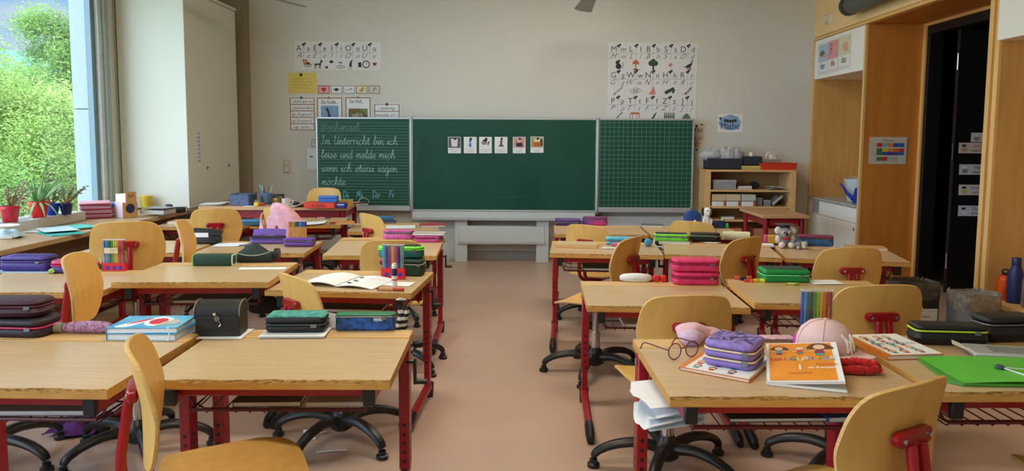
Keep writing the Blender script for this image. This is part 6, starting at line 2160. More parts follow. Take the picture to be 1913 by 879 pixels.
t = case('open purple pencil case with dark inside on the third left row', None, 0, 0, .235, .1, .05, LAV, clid=col('case_inside', (34, 28, 54)), czip=LAV, rad=.03, lidfrac=.3, loc=(p.x, p.y + .06, p.z, 4), pull=False)
MB().grid(lambda u, v: (-.112 + .224 * u, .02 + .03 * v, .05 + .04 * v + .006 * math.sin(math.pi * u)), 10, 3, LAV, .006).build('open_flap', t)
MB().tube(catmull([(-.07, -.03, .05), (-.03, -.035, .072), (.01, -.03, .052)], 5), .003, LAV, 6).build('handle_loop', t)
case('plain purple rounded pencil case near the orange fineliners', 'L3b', 557, 461, .205, .085, .058, col('case_grape', (112, 66, 168), rough=.35), yaw=2, rad=.018, lidfrac=.3, e=.02)
for k, (px, py, ya, c_) in enumerate(((462, 459, 40, (120, 110, 140)), (470, 461, 48, (60, 50, 90)))):
    bar('pencil', ('greyish' if k == 0 else 'dark violet') + ' pencil lying across the white paper beside the purple case', 'pencil', 'L3b', px, py, .13, .005, ya, col('pencil_%d' % k, c_), WHITEPL, frac=.1, dz=.003)
pen_box('box of orange fineliners with blue and green ends in the third left row', 'the orange fineliner box', 'L3b', 556, 452, .125, .148, ['orange', 'orange', 'yellow', 'green', 'dark green', 'teal', 'light blue', 'blue', 'blue', 'navy'], 3, base=col('ladybird_red2', (206, 30, 40)), style='fine', tray=.022)
p = on('L3c', 378, 456)
t = case('black open pencil case showing white papers on the window-side desk', None, 0, 0, .2, .11, .05, BLKC, czip=mat('zip_dark2', (60, 60, 64), .5), rad=.03, lidfrac=.3, loc=(p.x, p.y + .06, p.z, 3), pull=False)
MB().grid(lambda u, v: (-.1 + .2 * u, .01 + .045 * v, .05 + .05 * v * (1 - .4 * u) + .004 * math.sin(math.pi * u)), 10, 3, BLKC, .006).build('open_flap', t)
MB().box(-.09, .035, -.05, -.046, .018, .062, WHITEP).box(-.085, .03, -.04, -.036, .03, .076, WHITEP).build('papers', t)

book('red booklet lying open-edged on the back left aisle desk', 'L4a', 809, 424, .2, .19, .014, 10, col('booklet_red', (156, 50, 58)), name='booklet', cat='booklet')
paper('white sheets with faint print beside the red booklet', 'L4a', 738, 427, .3, .22, 8, n=3, lines=4)
case('navy flat box under a bright blue one on the back left aisle desk', 'L4a', 718, 417, .2, .07, .022, col('case_navy', (26, 44, 90)), yaw=8, rad=.01, name='flat_case')
p = on('L4a', 716, 416)
case('bright blue small case resting on the navy flat box', None, 0, 0, .16, .06, .03, col('case_azure', (40, 120, 190)), rad=.012, loc=(p.x, p.y + .04, p.z + .0225, 8), pull=False, name='flat_case')
paper('curved white paper on the desk with the orange folder', 'L4b', 580, 420, .2, .2, 8, n=3, curl=.012)
book('orange folder on the back left desk right of the pink jacket', 'L4b', 637, 419, .19, .17, .010, 8, col('folder_orange', (220, 140, 50)), name='folder', cat='folder')
p = on('L4b', 623, 419)
t = thing('paper_clip', 'dark red clip lying on the edge of the orange folder', 'clip', (p.x, p.y + .0, p.z), 30)
MB().tube(catmull([(-.03, 0, .013), (0, .01, .016), (.02, 0, .014), (.0, -.012, .013)], 4, True), .004, col('clip_red', (150, 40, 30)), 6, closed=True).build('loop', t)
bar('felt_pen', 'dark pen lying behind the white paper on the back left desk', 'pen', 'L4b', 604, 408, .13, .006, 0, col('pen_pinkish', (206, 150, 150)), INK, frac=.4)
case('sky blue pencil box on the desk behind the plain swivel chair', 'L4b', 466, 421, .15, .1, .042, col('case_sky', (50, 130, 190)), yaw=6, rad=.012, pull=False)
book('pale orange folder on the window-side desk of the fourth left row', 'L4c', 335, 418, .2, .2, .02, 4, col('folder_apricot', (222, 170, 110)), name='folder', cat='folder')

# pink jacket draped over the fourth-row chair
JK = mat('pink_knit', (232, 160, 172), .9, rgb2=(240, 186, 194), scale=40, bump=.3, sheen=.2)
zc_ = .83 - .153


def topv(u):
    return .156 * max(0, 1 - (abs(u) / .215) ** 3.2)


def jsurf(u, v, seed):
    # chair frame: hangs over the upper edge of the back, down its outside, in slanting folds
    f = back_fn(zc_)
    if v < .12:
        k = v / .12
        p = f(u * .96, topv(u))[0]
        return Vector((p.x, p.y + .022 - .05 * k, p.z + .012 + .014 * math.sin(math.pi * k)))
    k = (v - .12) / .88
    vv = topv(u) - k * (.27 + .06 * u / .2)
    p = f(u * .96, max(-.14, vv))[0]
    return Vector((u + .03 * k * (u > 0) * u / .2, p.y - .026 - .02 * k - .013 * math.sin(u * 46 - k * 7 + seed) * min(1, k * 2 + .15), p.z + min(0, vv + .14) + .006))


m = MB()
m.grid(lambda u, v: jsurf(-.205 + (.03 + .16 * max(0, v - .35)) * u, v, 0), 8, 22, JK, .008)
m.grid(lambda u, v: jsurf((.02 - .17 * v) + (.185 + .17 * v) * u, v, 1.3), 26, 22, JK, .008)
jo = m.build('pink_jacket', None, (0, 0, 0), (0, 0, R(-30)))
_a = R(-30)
jo.location = (-1.81 + .205 * -math.sin(_a), 5.50 + .205 * math.cos(_a), 0)
tag(jo, 'soft pink knitted jacket draped over the back of a swivel chair', 'jacket')

# ---------------------------------------------------------------- teacher's desk
TZ = .7305


def tpt(px, py, dy=0):
    p = atz(px, py, TZ)
    return Vector((p.x, p.y + dy, TZ))


p = tpt(405, 384)
paper("pile of white papers at the left end of the teacher's desk", None, 0, 0, .22, .2, 6, n=9, loc=p + Vector((-.05, .0, 0)), curl=.012)
p = tpt(449, 384)
t = thing('wire_basket', "dark blue mesh basket on the teacher's desk", 'basket', (p.x, p.y + .08, TZ), -8)
m = MB()
MSH = mat('mesh_navy', (54, 70, 104), .5, rgb2=(96, 112, 146), scale=70)
for a_ in ((-.09, .09, -.075, -.073), (-.09, .09, .073, .075), (-.09, -.088, -.075, .075), (.088, .09, -.075, .075)):
    m.box(*a_, 0.001, .1, MSH)
m.box(-.09, .09, -.075, .075, .001, .004, MSH)
m.build('mesh', t)
MB().tube([(-.09, -.075, .1), (.09, -.075, .1), (.09, .075, .1), (-.09, .075, .1)], .003, BLK, 6, closed=True).build('rim', t)
p = tpt(470, 383)
t = thing('slim_bottle', 'slim clear and black bottle right of the blue mesh basket', 'bottle', (p.x + .035, p.y + .01, TZ), 0)
MB().lathe([(.016, 0), (.016, .035), (.008, .05)], mat('bottle_clear_grey', (150, 160, 160), .2), 14).build('body', t)
MB().lathe([(.009, .05), (.008, .12), (.006, .124)], BLK, 12).build('cap', t)
p = tpt(478, 385)
tag(MB().box(-.02, .02, 0, .03, .001, .035, col('cube_yellow', (226, 196, 60)), .004).build('sticky_notes', None, p), "yellow cube of sticky notes on the teacher's desk", 'sticky notes')
p = tpt(488, 384)
tag(MB().box(-.02, .022, 0, .03, .001, .028, col('box_red', (206, 60, 60)), .004).build('small_box', None, p), 'small red box right of the yellow sticky notes', 'box')
p = tpt(465, 386)
tag(MB().box(-.05, .05, 0, .05, .001, .006, WHITEP, .001).build('note_pad', None, p), 'flat white notepad in front of the blue mesh basket', 'notepad')
p = tpt(494, 381)
t = thing('pen_cup', 'blue mesh pen cup holding pens and scissors', 'pen cup', (p.x, p.y + .05, TZ), 0)
MB().lathe([(.047, .0), (.052, .003), (.055, .1), (.052, .1), (.05, .006)], mat('mesh_steel_blue', (100, 130, 166), .45, metal=.2), 20).build('cup', t)
for i, (a_, c_, nm) in enumerate(((-.35, 'sky', 'light blue pen leaning left in the mesh cup'), (-.15, 'navy', 'dark blue pen in the middle of the mesh cup'), (.15, 'teal', 'teal pen behind the others in the mesh cup'), (.42, 'peach', 'pale wooden pencil leaning right in the mesh cup'), (-.25, 'grey', 'white and grey pen in the mesh cup'))):
    L = .17 - .012 * (i % 3)
    q = thing('pen', nm, 'pen', (p.x + .03 * a_, p.y + .05 + .012 * ((i % 3) - 1), TZ + .008), (R(-4 + 4 * (i % 2)), a_ * .75, 0), "pens in the cup on the teacher's desk")
    MB().tube([(0, 0, 0), (0, 0, L * .75)], .0045, col('cup_' + c_, PENC[c_]), 8).build('barrel', q)
    MB().tube([(0, 0, L * .75), (0, 0, L), (0, 0, L + .006)], [.005, .005, .003], col('cupcap_' + c_, PENC[c_] if i != 4 else (230, 230, 230)), 8).build('cap', q)
p = tpt(516, 383)
t = thing('singing_bowl', 'brass singing bowl with black cushion on top', 'bowl', (p.x, p.y + .065, TZ), 0)
MB().lathe([(.03, .001), (.055, .012), (.068, .035), (.064, .062), (.06, .062), (.056, .03)], mat('brass', (150, 124, 70), .35, metal=.85, var=.1), 28).build('bowl', t)
MB().rbox(.105, .06, .022, .02, .008, BLK, z=.075).tube([(-.045, 0, .06), (-.045, 0, .08)], .008, BLK, 8).tube([(.045, 0, .06), (.045, 0, .08)], .008, BLK, 8).build('handle', t)
p = tpt(532, 387)
t = thing('mug', 'white mug right of the brass bowl', 'mug', (p.x, p.y + .036, TZ), 0)
MB().lathe([(.026, .001), (.03, .004), (.036, .076), (.033, .076), (.028, .008)], mat('mug_cream', (216, 206, 200), .3), 22).build('body', t)
MB().tube(catmull([(.03, .01, .06), (.055, .02, .055), (.052, .02, .03), (.03, .01, .022)], 4), .005, mat('mug_cream', (216, 206, 200), .3), 8).build('handle', t)
p = tpt(556, 387)
paper("slanting papers between mug and red lettered box", None, 0, 0, .13, .17, -22, n=5, loc=p + Vector((-.03, 0, 0)), curl=.03)
p = tpt(545, 384)
tag(lump((0, 0, .016), .028, (1.6, .8, .55), mat('dark_felt', (50, 50, 54), .9), .06, 2).build('dark_pouch', None, (p.x + .01, p.y + .08, TZ)), 'dark felt pouch lying behind the white mug', 'pouch')
p = tpt(598, 389)
t = thing('game_box', "flat red box lettered KUGELI on the teacher's desk", 'box', (p.x - .005, p.y + .09, TZ), 1)
RB = col('box_scarlet', (222, 62, 40), rough=.45)
MB().box(-.14, .125, -.085, .085, .001, .048, RB, .002).build('body', t)
m = MB()
m.text('KUGELI', -.01, -.012, .036, col('box_lettering', (120, 20, 16)), 1, bold=.02)
m.build('lettering', t, (0, -.0855, .025), (R(90), 0, 0), smooth=False)
t = thing('blue_box', 'bright blue box lying on the flat red lettered box', 'box', (p.x + .05, p.y + .1, TZ + .0488), 4)
BB = col('box_cobalt', (54, 110, 196), rough=.4)
MB().box(-.08, .078, -.05, .05, 0, .036, BB, .003).build('body', t)
MB().box(-.082, .080, -.052, .052, .037, .053, col('box_cobalt_lid', (70, 132, 214), rough=.4), .003).build('lid', t)
p = tpt(632, 389)
t = thing('navy_tin', 'small navy box right of the red lettered box', 'box', (p.x + .02, p.y + .04, TZ), -4)
MB().box(-.04, .045, -.035, .035, .001, .046, col('tin_navy', (26, 44, 140), rough=.35), .008).build('body', t)
MB().box(-.03, .03, -.0365, -.035, .03, .036, WHITEP).build('label_strip', t)
p = tpt(641, 386)
book('thick yellow-green book leaning behind the navy box', None, 0, 0, .13, .14, .05, 14, col('book_olive', (176, 168, 96)), pages=col('pages_ochre', (196, 160, 70)), loc=(p.x - .005, p.y + .13, TZ, 12))
p = tpt(664, 383)
book("dark red booklet at the right end of the teacher's desk", None, 0, 0, .12, .12, .012, 25, col('booklet_maroon', (90, 30, 34)), loc=(p.x + .03, p.y + .09, TZ, 22), name='booklet', cat='booklet')
m = MB().tube([(.05 * math.cos(R(a)), 0, .045 * math.sin(R(a)) + .002) for a in range(0, 181, 15)], .0025, ALU, 6)
tag(m.build('wire_arch', None, (p.x + .02, p.y + .26, TZ)), "thin wire arch at the right end of the teacher's desk", 'wire')

# ---------------------------------------------------------------- worktop by the window
LZ = .7525                      # window ledge
SZ = .6805                      # worktop


def pot(px, py, z, r_, h_, rgb, label, kind, seed, sub):
    p = atz(px, py, z)
    t = thing('potted_plant', label, 'potted plant', (p.x, p.y + r_ * .8, z), 0, 'potted plants on the window ledge')
    PM = col('pot_%d_%d_%d' % rgb, rgb, rough=.28)
    MB().lathe([(r_ * .68, .001), (r_ * .72, .004), (r_ * .97, h_ * .8), (r_, h_ * .82), (r_, h_), (r_ * .9, h_), (r_ * .86, h_ * .85)], PM, 26).build('pot', t)
    MB().lathe([(r_ * .87, h_ * .80), (r_ * .87, h_ * .86)], mat('potting_soil', (60, 46, 36), .95, var=.2), 18).build('soil', t)
    rd = random.Random(seed)
    m = MB()
    if kind == 'aloe':
        AL = mat('aloe_green', (96, 142, 92), .5, rgb2=(140, 176, 120), scale=10)
        for i in range(22):
            a, L, le = rd.uniform(0, 6.28), rd.uniform(.12, .24), rd.uniform(.15, 1.1)
            if i > 18:
                a, le, L = -1.3 + .5 * (i - 19), 1.5, .17
            pts = [(math.cos(a) * (.015 + L * math.sin(le) * q) , math.sin(a) * (.015 + L * math.sin(le) * q), h_ * .85 + L * math.cos(le) * q + (.06 * q * (1 - q)) - (.10 * q * q if le > 1.3 else 0)) for q in (0, .3, .6, .85, 1)]
            m.tube(pts, [.012, .011, .009, .005, .001], AL, 7, flat=.4)
        m.build('leaves', t)
    else:
        SG = mat('jade_' + kind, (150, 128, 104) if kind == 'jade' else (84, 104, 84), .5, rgb2=(110, 140, 90), scale=14)
        stm = MB()
        for i in range(9):
            a, L, le = rd.uniform(0, 6.28), rd.uniform(.1, .2), rd.uniform(.1, .9)
            e = Vector((math.cos(a) * L * math.sin(le), math.sin(a) * L * math.sin(le), h_ * .85 + L * math.cos(le)))
            stm.tube([(0, 0, h_ * .82), e * .5 + Vector((0, 0, h_ * .42)), e], [.006, .005, .003], mat('stem_brown', (150, 118, 92), .8), 6)
            for k in range(7):
                f = .45 + .55 * k / 6
                c = Vector((0, 0, h_ * .82)).lerp(e, f)
                m.ball(c + Vector((rd.uniform(-.014, .014), rd.uniform(-.014, .014), rd.uniform(-.006, .012))), .011, SG, 6, (1.2, .8, .45), k=4)
        stm.build('stems', t)
        m.build('leaves', t)
    return t


pot(10, 416, LZ, .062, .112, (190, 26, 52), 'jade plant in a dark red pot at the far left of the window ledge', 'jade', 1, 0)
pot(65, 407, LZ, .064, .118, (214, 26, 22), 'spiky aloe in a bright red pot on the window ledge', 'aloe', 2, 0)
pot(92, 402, LZ, .05, .088, (28, 60, 176), 'small plant in a bright blue pot right of the aloe', 'dark', 3, 0)
pot(119, 401, LZ, .045, .085, (24, 30, 92), 'small plant in a navy pot beside the pile of red folders', 'dark', 6, 0)

p = atz(168, 409, SZ)
FR_, FP_ = col('folder_crimson', (150, 26, 52)), col('folder_rose', (206, 150, 166))
for i in range(11):
    w_, d_ = .235, .30
    rd = random.Random(i)
    c_ = [FR_, FP_, col('folder_mauve', (186, 130, 160))][i % 3]
    m = MB()
    sag = .006 * (i / 11)
    m.grid(lambda u, v, i=i: (-.14 + .28 * u, -.11 + .22 * v, .0105 + i * .0118 - .008 * math.sin(math.pi * u) * min(1, i / 5)), 8, 4, c_, .009)
    m.build  # one folder each
    tag(m.build('paper_folder', None, (p.x + rd.uniform(-.008, .008) - .035, p.y + .14, SZ), (0, 0, R(-58 + rd.uniform(-3, 3)))),
        'red and pink folder, %s from the bottom of the pile on the window worktop' % ['first', 'second', 'third', 'fourth', 'fifth', 'sixth', 'seventh', 'eighth', 'ninth', 'tenth', 'topmost, eleventh'][i], 'folder', 'folders piled on the window worktop')
# pink and brown card boxes
p = atz(222, 407, SZ)
t = thing('card_box', 'pink and brown cardboard card box marked 1x1 on the window worktop', 'box', (p.x + .03, p.y + .07, SZ), 0)
KRA = col('kraft_card', (204, 160, 104), rough=.8)
PNK = col('box_pale_pink', (222, 196, 206), rough=.6)
M = Matrix.Rotation(R(-28), 4, 'Z')
MB().box(-.1, .045, -.065, .065, .001, .125, KRA, 0, M).box(-.1, .045, -.0662, -.065, .001, .125, PNK, 0, M).box(.045, .0462, -.065, .065, .001, .125, KRA, 0, M).build('body', t)
m = MB()
m.lathe([(.022, 0), (.022, .001)], col('sticker_blue', (50, 130, 196)), 16, M @ Matrix.Translation((-.072, -.067, .105)) @ Matrix.Rotation(R(90), 4, 'X'))
m.lathe([(.04, 0), (.04, .001)], col('sticker_navy', (40, 48, 90)), 18, M @ Matrix.Translation((.047, .0, .075)) @ Matrix.Rotation(R(90), 4, 'Y'))
m.build('sticker', t)
MB().box(-.095, .04, -.03, .055, .1, .19, mat('card_white', (226, 226, 220), .7), 0, M).build('cards', t)
m = MB().box(.041, .0425, -.035, .06, .1, .21, KRA, 0, M)
a = MB()
a.text('1x1', 0, 0, .04, INK, 1, bold=.02)
MM = M @ Matrix.Translation((.0428, .012, .165)) @ Matrix.Rotation(R(90), 4, 'Z') @ Matrix.Rotation(R(90), 4, 'X')
m.add([tuple(v) for v in a.v], [], INK, MM)
o_ = len(m.v) - len(a.v)
for f, k in zip(a.f, a.m):
    m.f.append([i + o_ for i in f])
    m.m.append(m.mi(INK))
m.build('backing_card', t, smooth=False)
p = atz(265, 396, SZ)
t = thing('yellow_cup', 'yellow cup behind the cardboard card box at the window', 'cup', (p.x - .06, p.y + .2, SZ), 0)
MB().lathe([(.04, .001), (.055, .13), (.05, .13), (.036, .006)], col('cup_mustard', (206, 180, 60), rough=.4), 20).build('body', t)
MB().lathe([(.056, .125), (.058, .128), (.056, .132)], col('cup_rim', (226, 206, 110)), 20).build('rim', t)
p = atz(287, 404, SZ)
t = thing('letter_tray', 'clear plastic letter tray with papers on the window worktop', 'letter tray', (p.x, p.y + .08, SZ), -10)
MB().box(-.11, .11, -.08, .08, .02, .05, mat('tray_papers', (196, 196, 196), .8, var=.1, scale=60, stretch=(1, 1, 40))).build('papers', t)
MB().box(-.115, .115, -.085, .085, .001, .004, CLEARP).box(-.115, -.113, -.085, .085, .004, .07, CLEARP).box(.113, .115, -.085, .085, .004, .07, CLEARP).box(-.115, .115, .083, .085, .004, .07, CLEARP).box(-.11, .11, -.08, .08, .066, .07, mat('smoke_plastic', (120, 130, 136), .2)).build('tray', t)
p = atz(283, 391, SZ)
t = thing('desk_organiser', 'black desk organiser behind the clear letter tray', 'organiser', (p.x + .01, p.y + .12, SZ), -8)
MB().rbox(.2, .09, .105, .02, .012, BLK, z=.001).build('body', t)
MB().box(-.08, .08, -.047, -.044, .03, .085, mat('charcoal', (52, 58, 64), .4), .004).build('front_slot', t)
p = atz(325, 398, SZ)
t = thing('headphones', 'black headset with dangling cable on the window worktop corner', 'headphones', (p.x, p.y + .05, SZ), 15)
MB().rbox(.15, .07, .05, .03, .015, BLK, z=.001).build('speaker_body', t)
MB().rbox(.06, .06, .075, .02, .015, mat('headset_blue', (30, 50, 66), .4), cx=-.06, z=.001).build('ear_cup', t)
MB().tube(catmull([(.05, -.04, .045), (.095, -.05, .05), (.10, -.07, -.02), (.06, -.09, -.085), (.0, -.085, -.07), (-.03, -.08, -.01), (.0, -.06, .03)], 6), .0035, BLK, 6).build('cable', t)
for i, (px, py, w_, d_, ya, c_, lab) in enumerate(((92, 440, .30, .21, -38, (52, 160, 150), 'teal folder under white papers on the window worktop'), (118, 431, .24, .2, -30, (90, 200, 186), 'bright turquoise sheet peeking out of the pile on the worktop'))):
    p = atz(px, py, SZ)
    book(lab, None, 0, 0, w_, d_, .006 + .001 * i, ya, col('sheet_%d' % i, c_), loc=(p.x, p.y + .12 + .04 * i, SZ + .0075 * i, ya), name='paper_folder', cat='folder', spine=False)
p = atz(80, 438, SZ)
paper('pale blue printed sheets spread over the teal folder', None, 0, 0, .3, .21, -46, m_=col('paper_iceblue', (200, 218, 226)), n=3, lines=2, loc=(p.x - .08, p.y + .10, SZ + .0155))
paper('white sheets lying left of the pale blue ones by the window', None, 0, 0, .21, .28, -60, n=2, loc=(p.x - .28, p.y + .14, SZ + .002))
p = atz(10, 446, SZ)
t = thing('paper_bag', 'folded white and blue paper bag at the left end of the worktop', 'bag', (p.x - .03, p.y + .06, SZ), 20)
m = MB()
m.grid(lambda u, v: (-.09 + .18 * u, -.07 + .14 * v, .012 + .045 * math.sin(math.pi * u) ** .5 * math.sin(math.pi * v) ** .5 + .006 * math.sin(14 * u + 6 * v)), 18, 12, col('bag_ice', (190, 214, 226)), .004)
m.build('bag', t)
MB().box(-.06, .05, -.085, -.04, .001, .02, WHITEP, .003).build('carton', t)
p = atz(6, 428, LZ)
t = thing('saucer', 'white saucer at the extreme left of the window ledge', 'saucer', (p.x - .02, p.y + .06, LZ - .0), 0)
MB().lathe([(.03, .001), (.05, .006), (.075, .018), (.072, .02), (.04, .009)], WHITEPL, 24).build('dish', t)

# ---------------------------------------------------------------- bookcase at the back right
bk = thing('bookcase', 'open beech bookcase beside the chalkboard on the right', 'bookcase', (0, 0, 0))
x0, x1, y0, y1 = 1.915, 2.865, 7.88, 8.238
MB().box(x0, x0 + .06, y0 + .001, y1, 0, 1.0075, SHELFW, .002).build('side_panel', bk)
MB().box(x1 - .06, x1, y0 + .001, y1, 0, 1.0075, SHELFW, .002).build('side_panel', bk)
for z in (1.03, .82, .645, .505, .29):
    MB().box(x0 if z > 1 else x0 + .06, x1 if z > 1 else x1 - .06, y0, y1, z - .022, z, SHELFW, .002).build('top_board' if z > 1 else 'shelf', bk)
MB().box(x0 + .06, x1 - .06, y1 - .01, y1, .03, 1.0, wood('beech_back', (170, 136, 92), (180, 146, 100), .6)).build('back_panel', bk)


def bkp(px, z, y=7.95):
    return Vector((aty(px, 300, y).x, y, z))


FELT = mat('anthracite_felt', (46, 50, 60), .95, var=.2, scale=80)
p = bkp(1350, 1.03, 8.05)
t = thing('felt_box', 'long anthracite felt box full of plastic bags on the bookcase', 'box', (p.x, 8.05, 1.0305))
m = MB()
for a_ in ((-.18, .18, -.11, -.10), (-.18, .18, .10, .11), (-.18, -.17, -.10, .10), (.17, .18, -.10, .10)):
    m.box(*a_, 0, .115, FELT)
m.box(-.18, .18, -.11, .11, 0, .008, FELT)
m.build('box', t)
PLB = mat('crinkled_plastic', (196, 200, 204), .3, rgb2=(150, 156, 164), scale=22, spec=.8)
for i, (dx, sc_, nm) in enumerate(((-.11, (1.5, .9, .75), 'left crinkled plastic bag heaped in the felt box'), (.05, (1.3, .9, 1.0), 'middle crinkled plastic bag heaped in the felt box'), (.14, (.9, .8, .9), 'right crinkled plastic bag heaped in the felt box'))):
    m = MB()
    rd = random.Random(i + 3)
    ph = [rd.uniform(0, 6) for _ in range(5)]
    m.grid(lambda u, v: (lambda a, b: (math.cos(b) * math.cos(a) * .085 * sc_[0] * (1 + .12 * math.sin(5 * a + ph[0]) + .09 * math.sin(9 * a + 4 * b + ph[1])), math.cos(b) * math.sin(a) * .085 * sc_[1], math.sin(b) * .085 * sc_[2] * (1 + .2 * math.sin(4 * a + ph[2]) * math.cos(3 * b))))(2 * math.pi * u, math.pi * (v - .5)), 26, 14, PLB)
    tag(m.build('plastic_bag', None, (p.x + dx, 8.05, 1.03 + .15), smooth=False), nm, 'plastic bag', 'plastic bags in the felt box')
p = bkp(1396, 1.03)
for i, (c_, nm) in enumerate((((196, 180, 90), 'lower yellow folder under the small felt box'), ((214, 200, 120), 'upper yellow folder under the small felt box'))):
    book(nm, None, 0, 0, .2, .22, .02, 0, col('folder_y%d' % i, c_), pages=col('folder_y%d' % i, c_), loc=(p.x + .04, 8.04, 1.0305 + i * .0205, 0), name='folder', cat='folder')
t = thing('felt_box', 'small dark felt box sitting on yellow folders on the bookcase', 'box', (p.x + .06, 8.05, 1.072))
m = MB()
for a_ in ((-.1, .1, -.09, -.08), (-.1, .1, .08, .09), (-.1, -.09, -.08, .08), (.09, .1, -.08, .08)):
    m.box(*a_, 0, .095, FELT)
m.box(-.1, .1, -.09, .09, 0, .008, FELT)
m.build('box', t)
MB().box(-.085, .085, -.075, .075, .05, .09, col('box_filling', (60, 56, 62))).build('filling', t)
tag(lump((0, 0, .02), .03, (.8, .7, .9), WHITEP, .2, 4).build('tissue', None, (p.x + .06, 8.03, 1.165)), 'crumpled white tissue on top of the small felt box', 'tissue')
p = bkp(1454, 1.03)
t = thing('red_tray', 'orange-red plastic tray overhanging the right end of the bookcase', 'tray', (p.x, 8.05, 1.0305))
TRD = col('tray_red', (214, 62, 38), rough=.4)
m = MB()
m.rings([[Vector((x * k_, y * k_, z)) for x, y in rrect(.40, .24, .015)] for k_, z in ((.94, 0.0005), (.98, .05), (1.0, .062), (1.03, .064), (1.03, .07), (.985, .07), (.96, .05), (.92, .006))], TRD)
m.build('tray', t)
t2 = thing('clear_box', 'clear plastic box with small parts standing in the red tray', 'box', (p.x - .055, 8.05, 1.038))
MB().box(-.1, .1, -.07, .07, 0, .002, CLEARP).box(-.1, -.098, -.07, .07, 0, .1, CLEARP).box(.098, .1, -.07, .07, 0, .1, CLEARP).box(-.1, .1, -.07, -.068, 0, .1, CLEARP).box(-.1, .1, .068, .07, 0, .1, CLEARP).build('box', t2)
MB().box(-.09, .09, -.06, .06, .003, .06, mat('mixed_parts', (150, 130, 120), .7, rgb2=(90, 70, 66), scale=60)).build('small_parts', t2)
t3 = thing('tape_dispenser', 'white arched plastic holder standing on the clear box', 'holder', (p.x - .05, 8.04, 1.1385))
m = MB()
m.tube([(-.05, 0, .0), (-.045, 0, .04), (-.025, 0, .068), (.01, 0, .07), (.035, 0, .045), (.05, 0, .0)], .012, mat('holder_ivory', (220, 216, 204), .4), 10)
m.box(-.06, .06, -.03, .03, 0, .008, mat('holder_ivory', (220, 216, 204), .4), .002)
m.build('arch', t3)
MB().tube([(-.004, -.018, .03), (-.004, .018, .03)], .024, WHITEPL, 16).build('roll', t3)

p = bkp(1354, .82)
t = thing('file_box', 'grey cardboard file box on the upper shelf of the bookcase', 'box', (p.x, 8.02, .8205))
MB().box(-.12, .12, -.1, .1, 0, .095, col('box_greyblue', (150, 154, 160)), .002).build('body', t)
MB().box(-.123, .123, -.103, .103, .078, .1, col('box_greyblue2', (168, 172, 176)), .002).build('lid', t)
MB().box(-.118, -.105, -.1035, -.1, .082, .09, BLK).build('corner_tab', t)
p = bkp(1391, .82)
book('pale red book lying on the upper bookcase shelf', None, 0, 0, .16, .2, .014, 0, col('book_salmon', (190, 120, 104)), loc=(p.x, 8.0, .8205, 0))
book('dark red folder on top of the pale red book', None, 0, 0, .15, .19, .026, 0, col('book_maroon', (96, 34, 34)), loc=(p.x - .004, 8.0, .835, 3), name='folder', cat='folder')
p = bkp(1413, .82)
tag(lump((0, 0, .04), .05, (1.1, .8, .8), BLKM, .1, 3).build('black_bag', None, (p.x, 8.0, .822)), 'small black cloth bag on the upper bookcase shelf', 'bag')
p = bkp(1452, .82)
for i in range(3):
    m = MB()
    m.grid(lambda u, v, i=i: (-.09 + .18 * u, -.12 + .2 * v, .006 + i * .012 + .03 * math.sin(3 * u + i) * (1 - v) * u), 8, 4, [WHITEP, col('paper_bluegrey', (150, 164, 176)), WHITEP][i], .0015)
    tag(m.build('paper_sheet', None, (p.x, 7.99, .8225), (0, 0, R(8 * i - 6))), ['lowest', 'middle bluish', 'topmost'][i] + ' curled sheet at the right of the upper bookcase shelf', 'paper', 'curled sheets on the bookcase')
for i, (px, c_, nm) in enumerate(((1343, (206, 186, 150), 'left of three box files with red tabs on the lower shelf'), (1370, (212, 196, 166), 'middle of three box files with red tabs on the lower shelf'), (1398, (190, 200, 190), 'right, greenish one of three box files with red tabs'))):
    p = bkp(px, .645)
    t = thing('box_file', nm, 'box file', (p.x, 8.0, .6455), 0, 'box files on the bookcase')
    MB().box(-.073, .073, -.11, .11, .056, .125, col('file_%d' % i, c_), .002).build('upper_half', t)
    MB().box(-.073, .073, -.112, .11, 0, .05, WHITEP, .002).build('lower_half', t)
    MB().box(.048, .07, -.1135, -.11, .004, .05, col('tab_red', (190, 84, 70))).build('tab', t)
for i, (px, h_, c_) in enumerate(((1420, .085, (120, 124, 134)), (1436, .06, (132, 138, 150)))):
    p = bkp(px, .645)
    t = thing('small_box', ('taller' if i == 0 else 'lower') + ' small grey box next to the box files', 'box', (p.x, 8.0, .6455))
    MB().box(-.036, .036, -.06, .06, 0, h_, col('sbox_%d' % i, c_), .002).build('body', t)
    MB().box(-.038, .038, -.062, .062, h_ * .8, h_ + .004, col('sbox_lid_%d' % i, tuple(v + 14 for v in c_)), .002).build('lid', t)
p = bkp(1453, .645)
m = MB()
m.grid(lambda u, v: (-.05 + .1 * u, -.1 + .2 * v, .01 + .09 * u + .02 * math.sin(7 * v)), 8, 6, mat('crumpled_grey', (170, 170, 172), .7, var=.15), .003)
tag(m.build('crumpled_paper', None, (p.x, 8.0, .647)), 'crumpled grey paper stuffed at the right of the lower bookcase shelf', 'paper')
p = bkp(1362, .505)
book('grey book lying on the third bookcase shelf', None, 0, 0, .12, .16, .03, 0, col('book_ash', (150, 148, 146)), loc=(p.x, 7.97, .5055, 0))
for i in range(5):
    p = bkp(1361, .19)
    book('orange folder, %s from the bottom of the left low stack' % ORD[i], None, 0, 0, .3, .24, .024, 0, col('folder_terracotta', (206, 110, 74)), pages=col('pages_salmon', (226, 160, 120)), loc=(p.x + .002 * (i % 2), 8.0, .2905 + i * .0245, 0), name='folder', cat='folder', group='orange folders low in the bookcase')
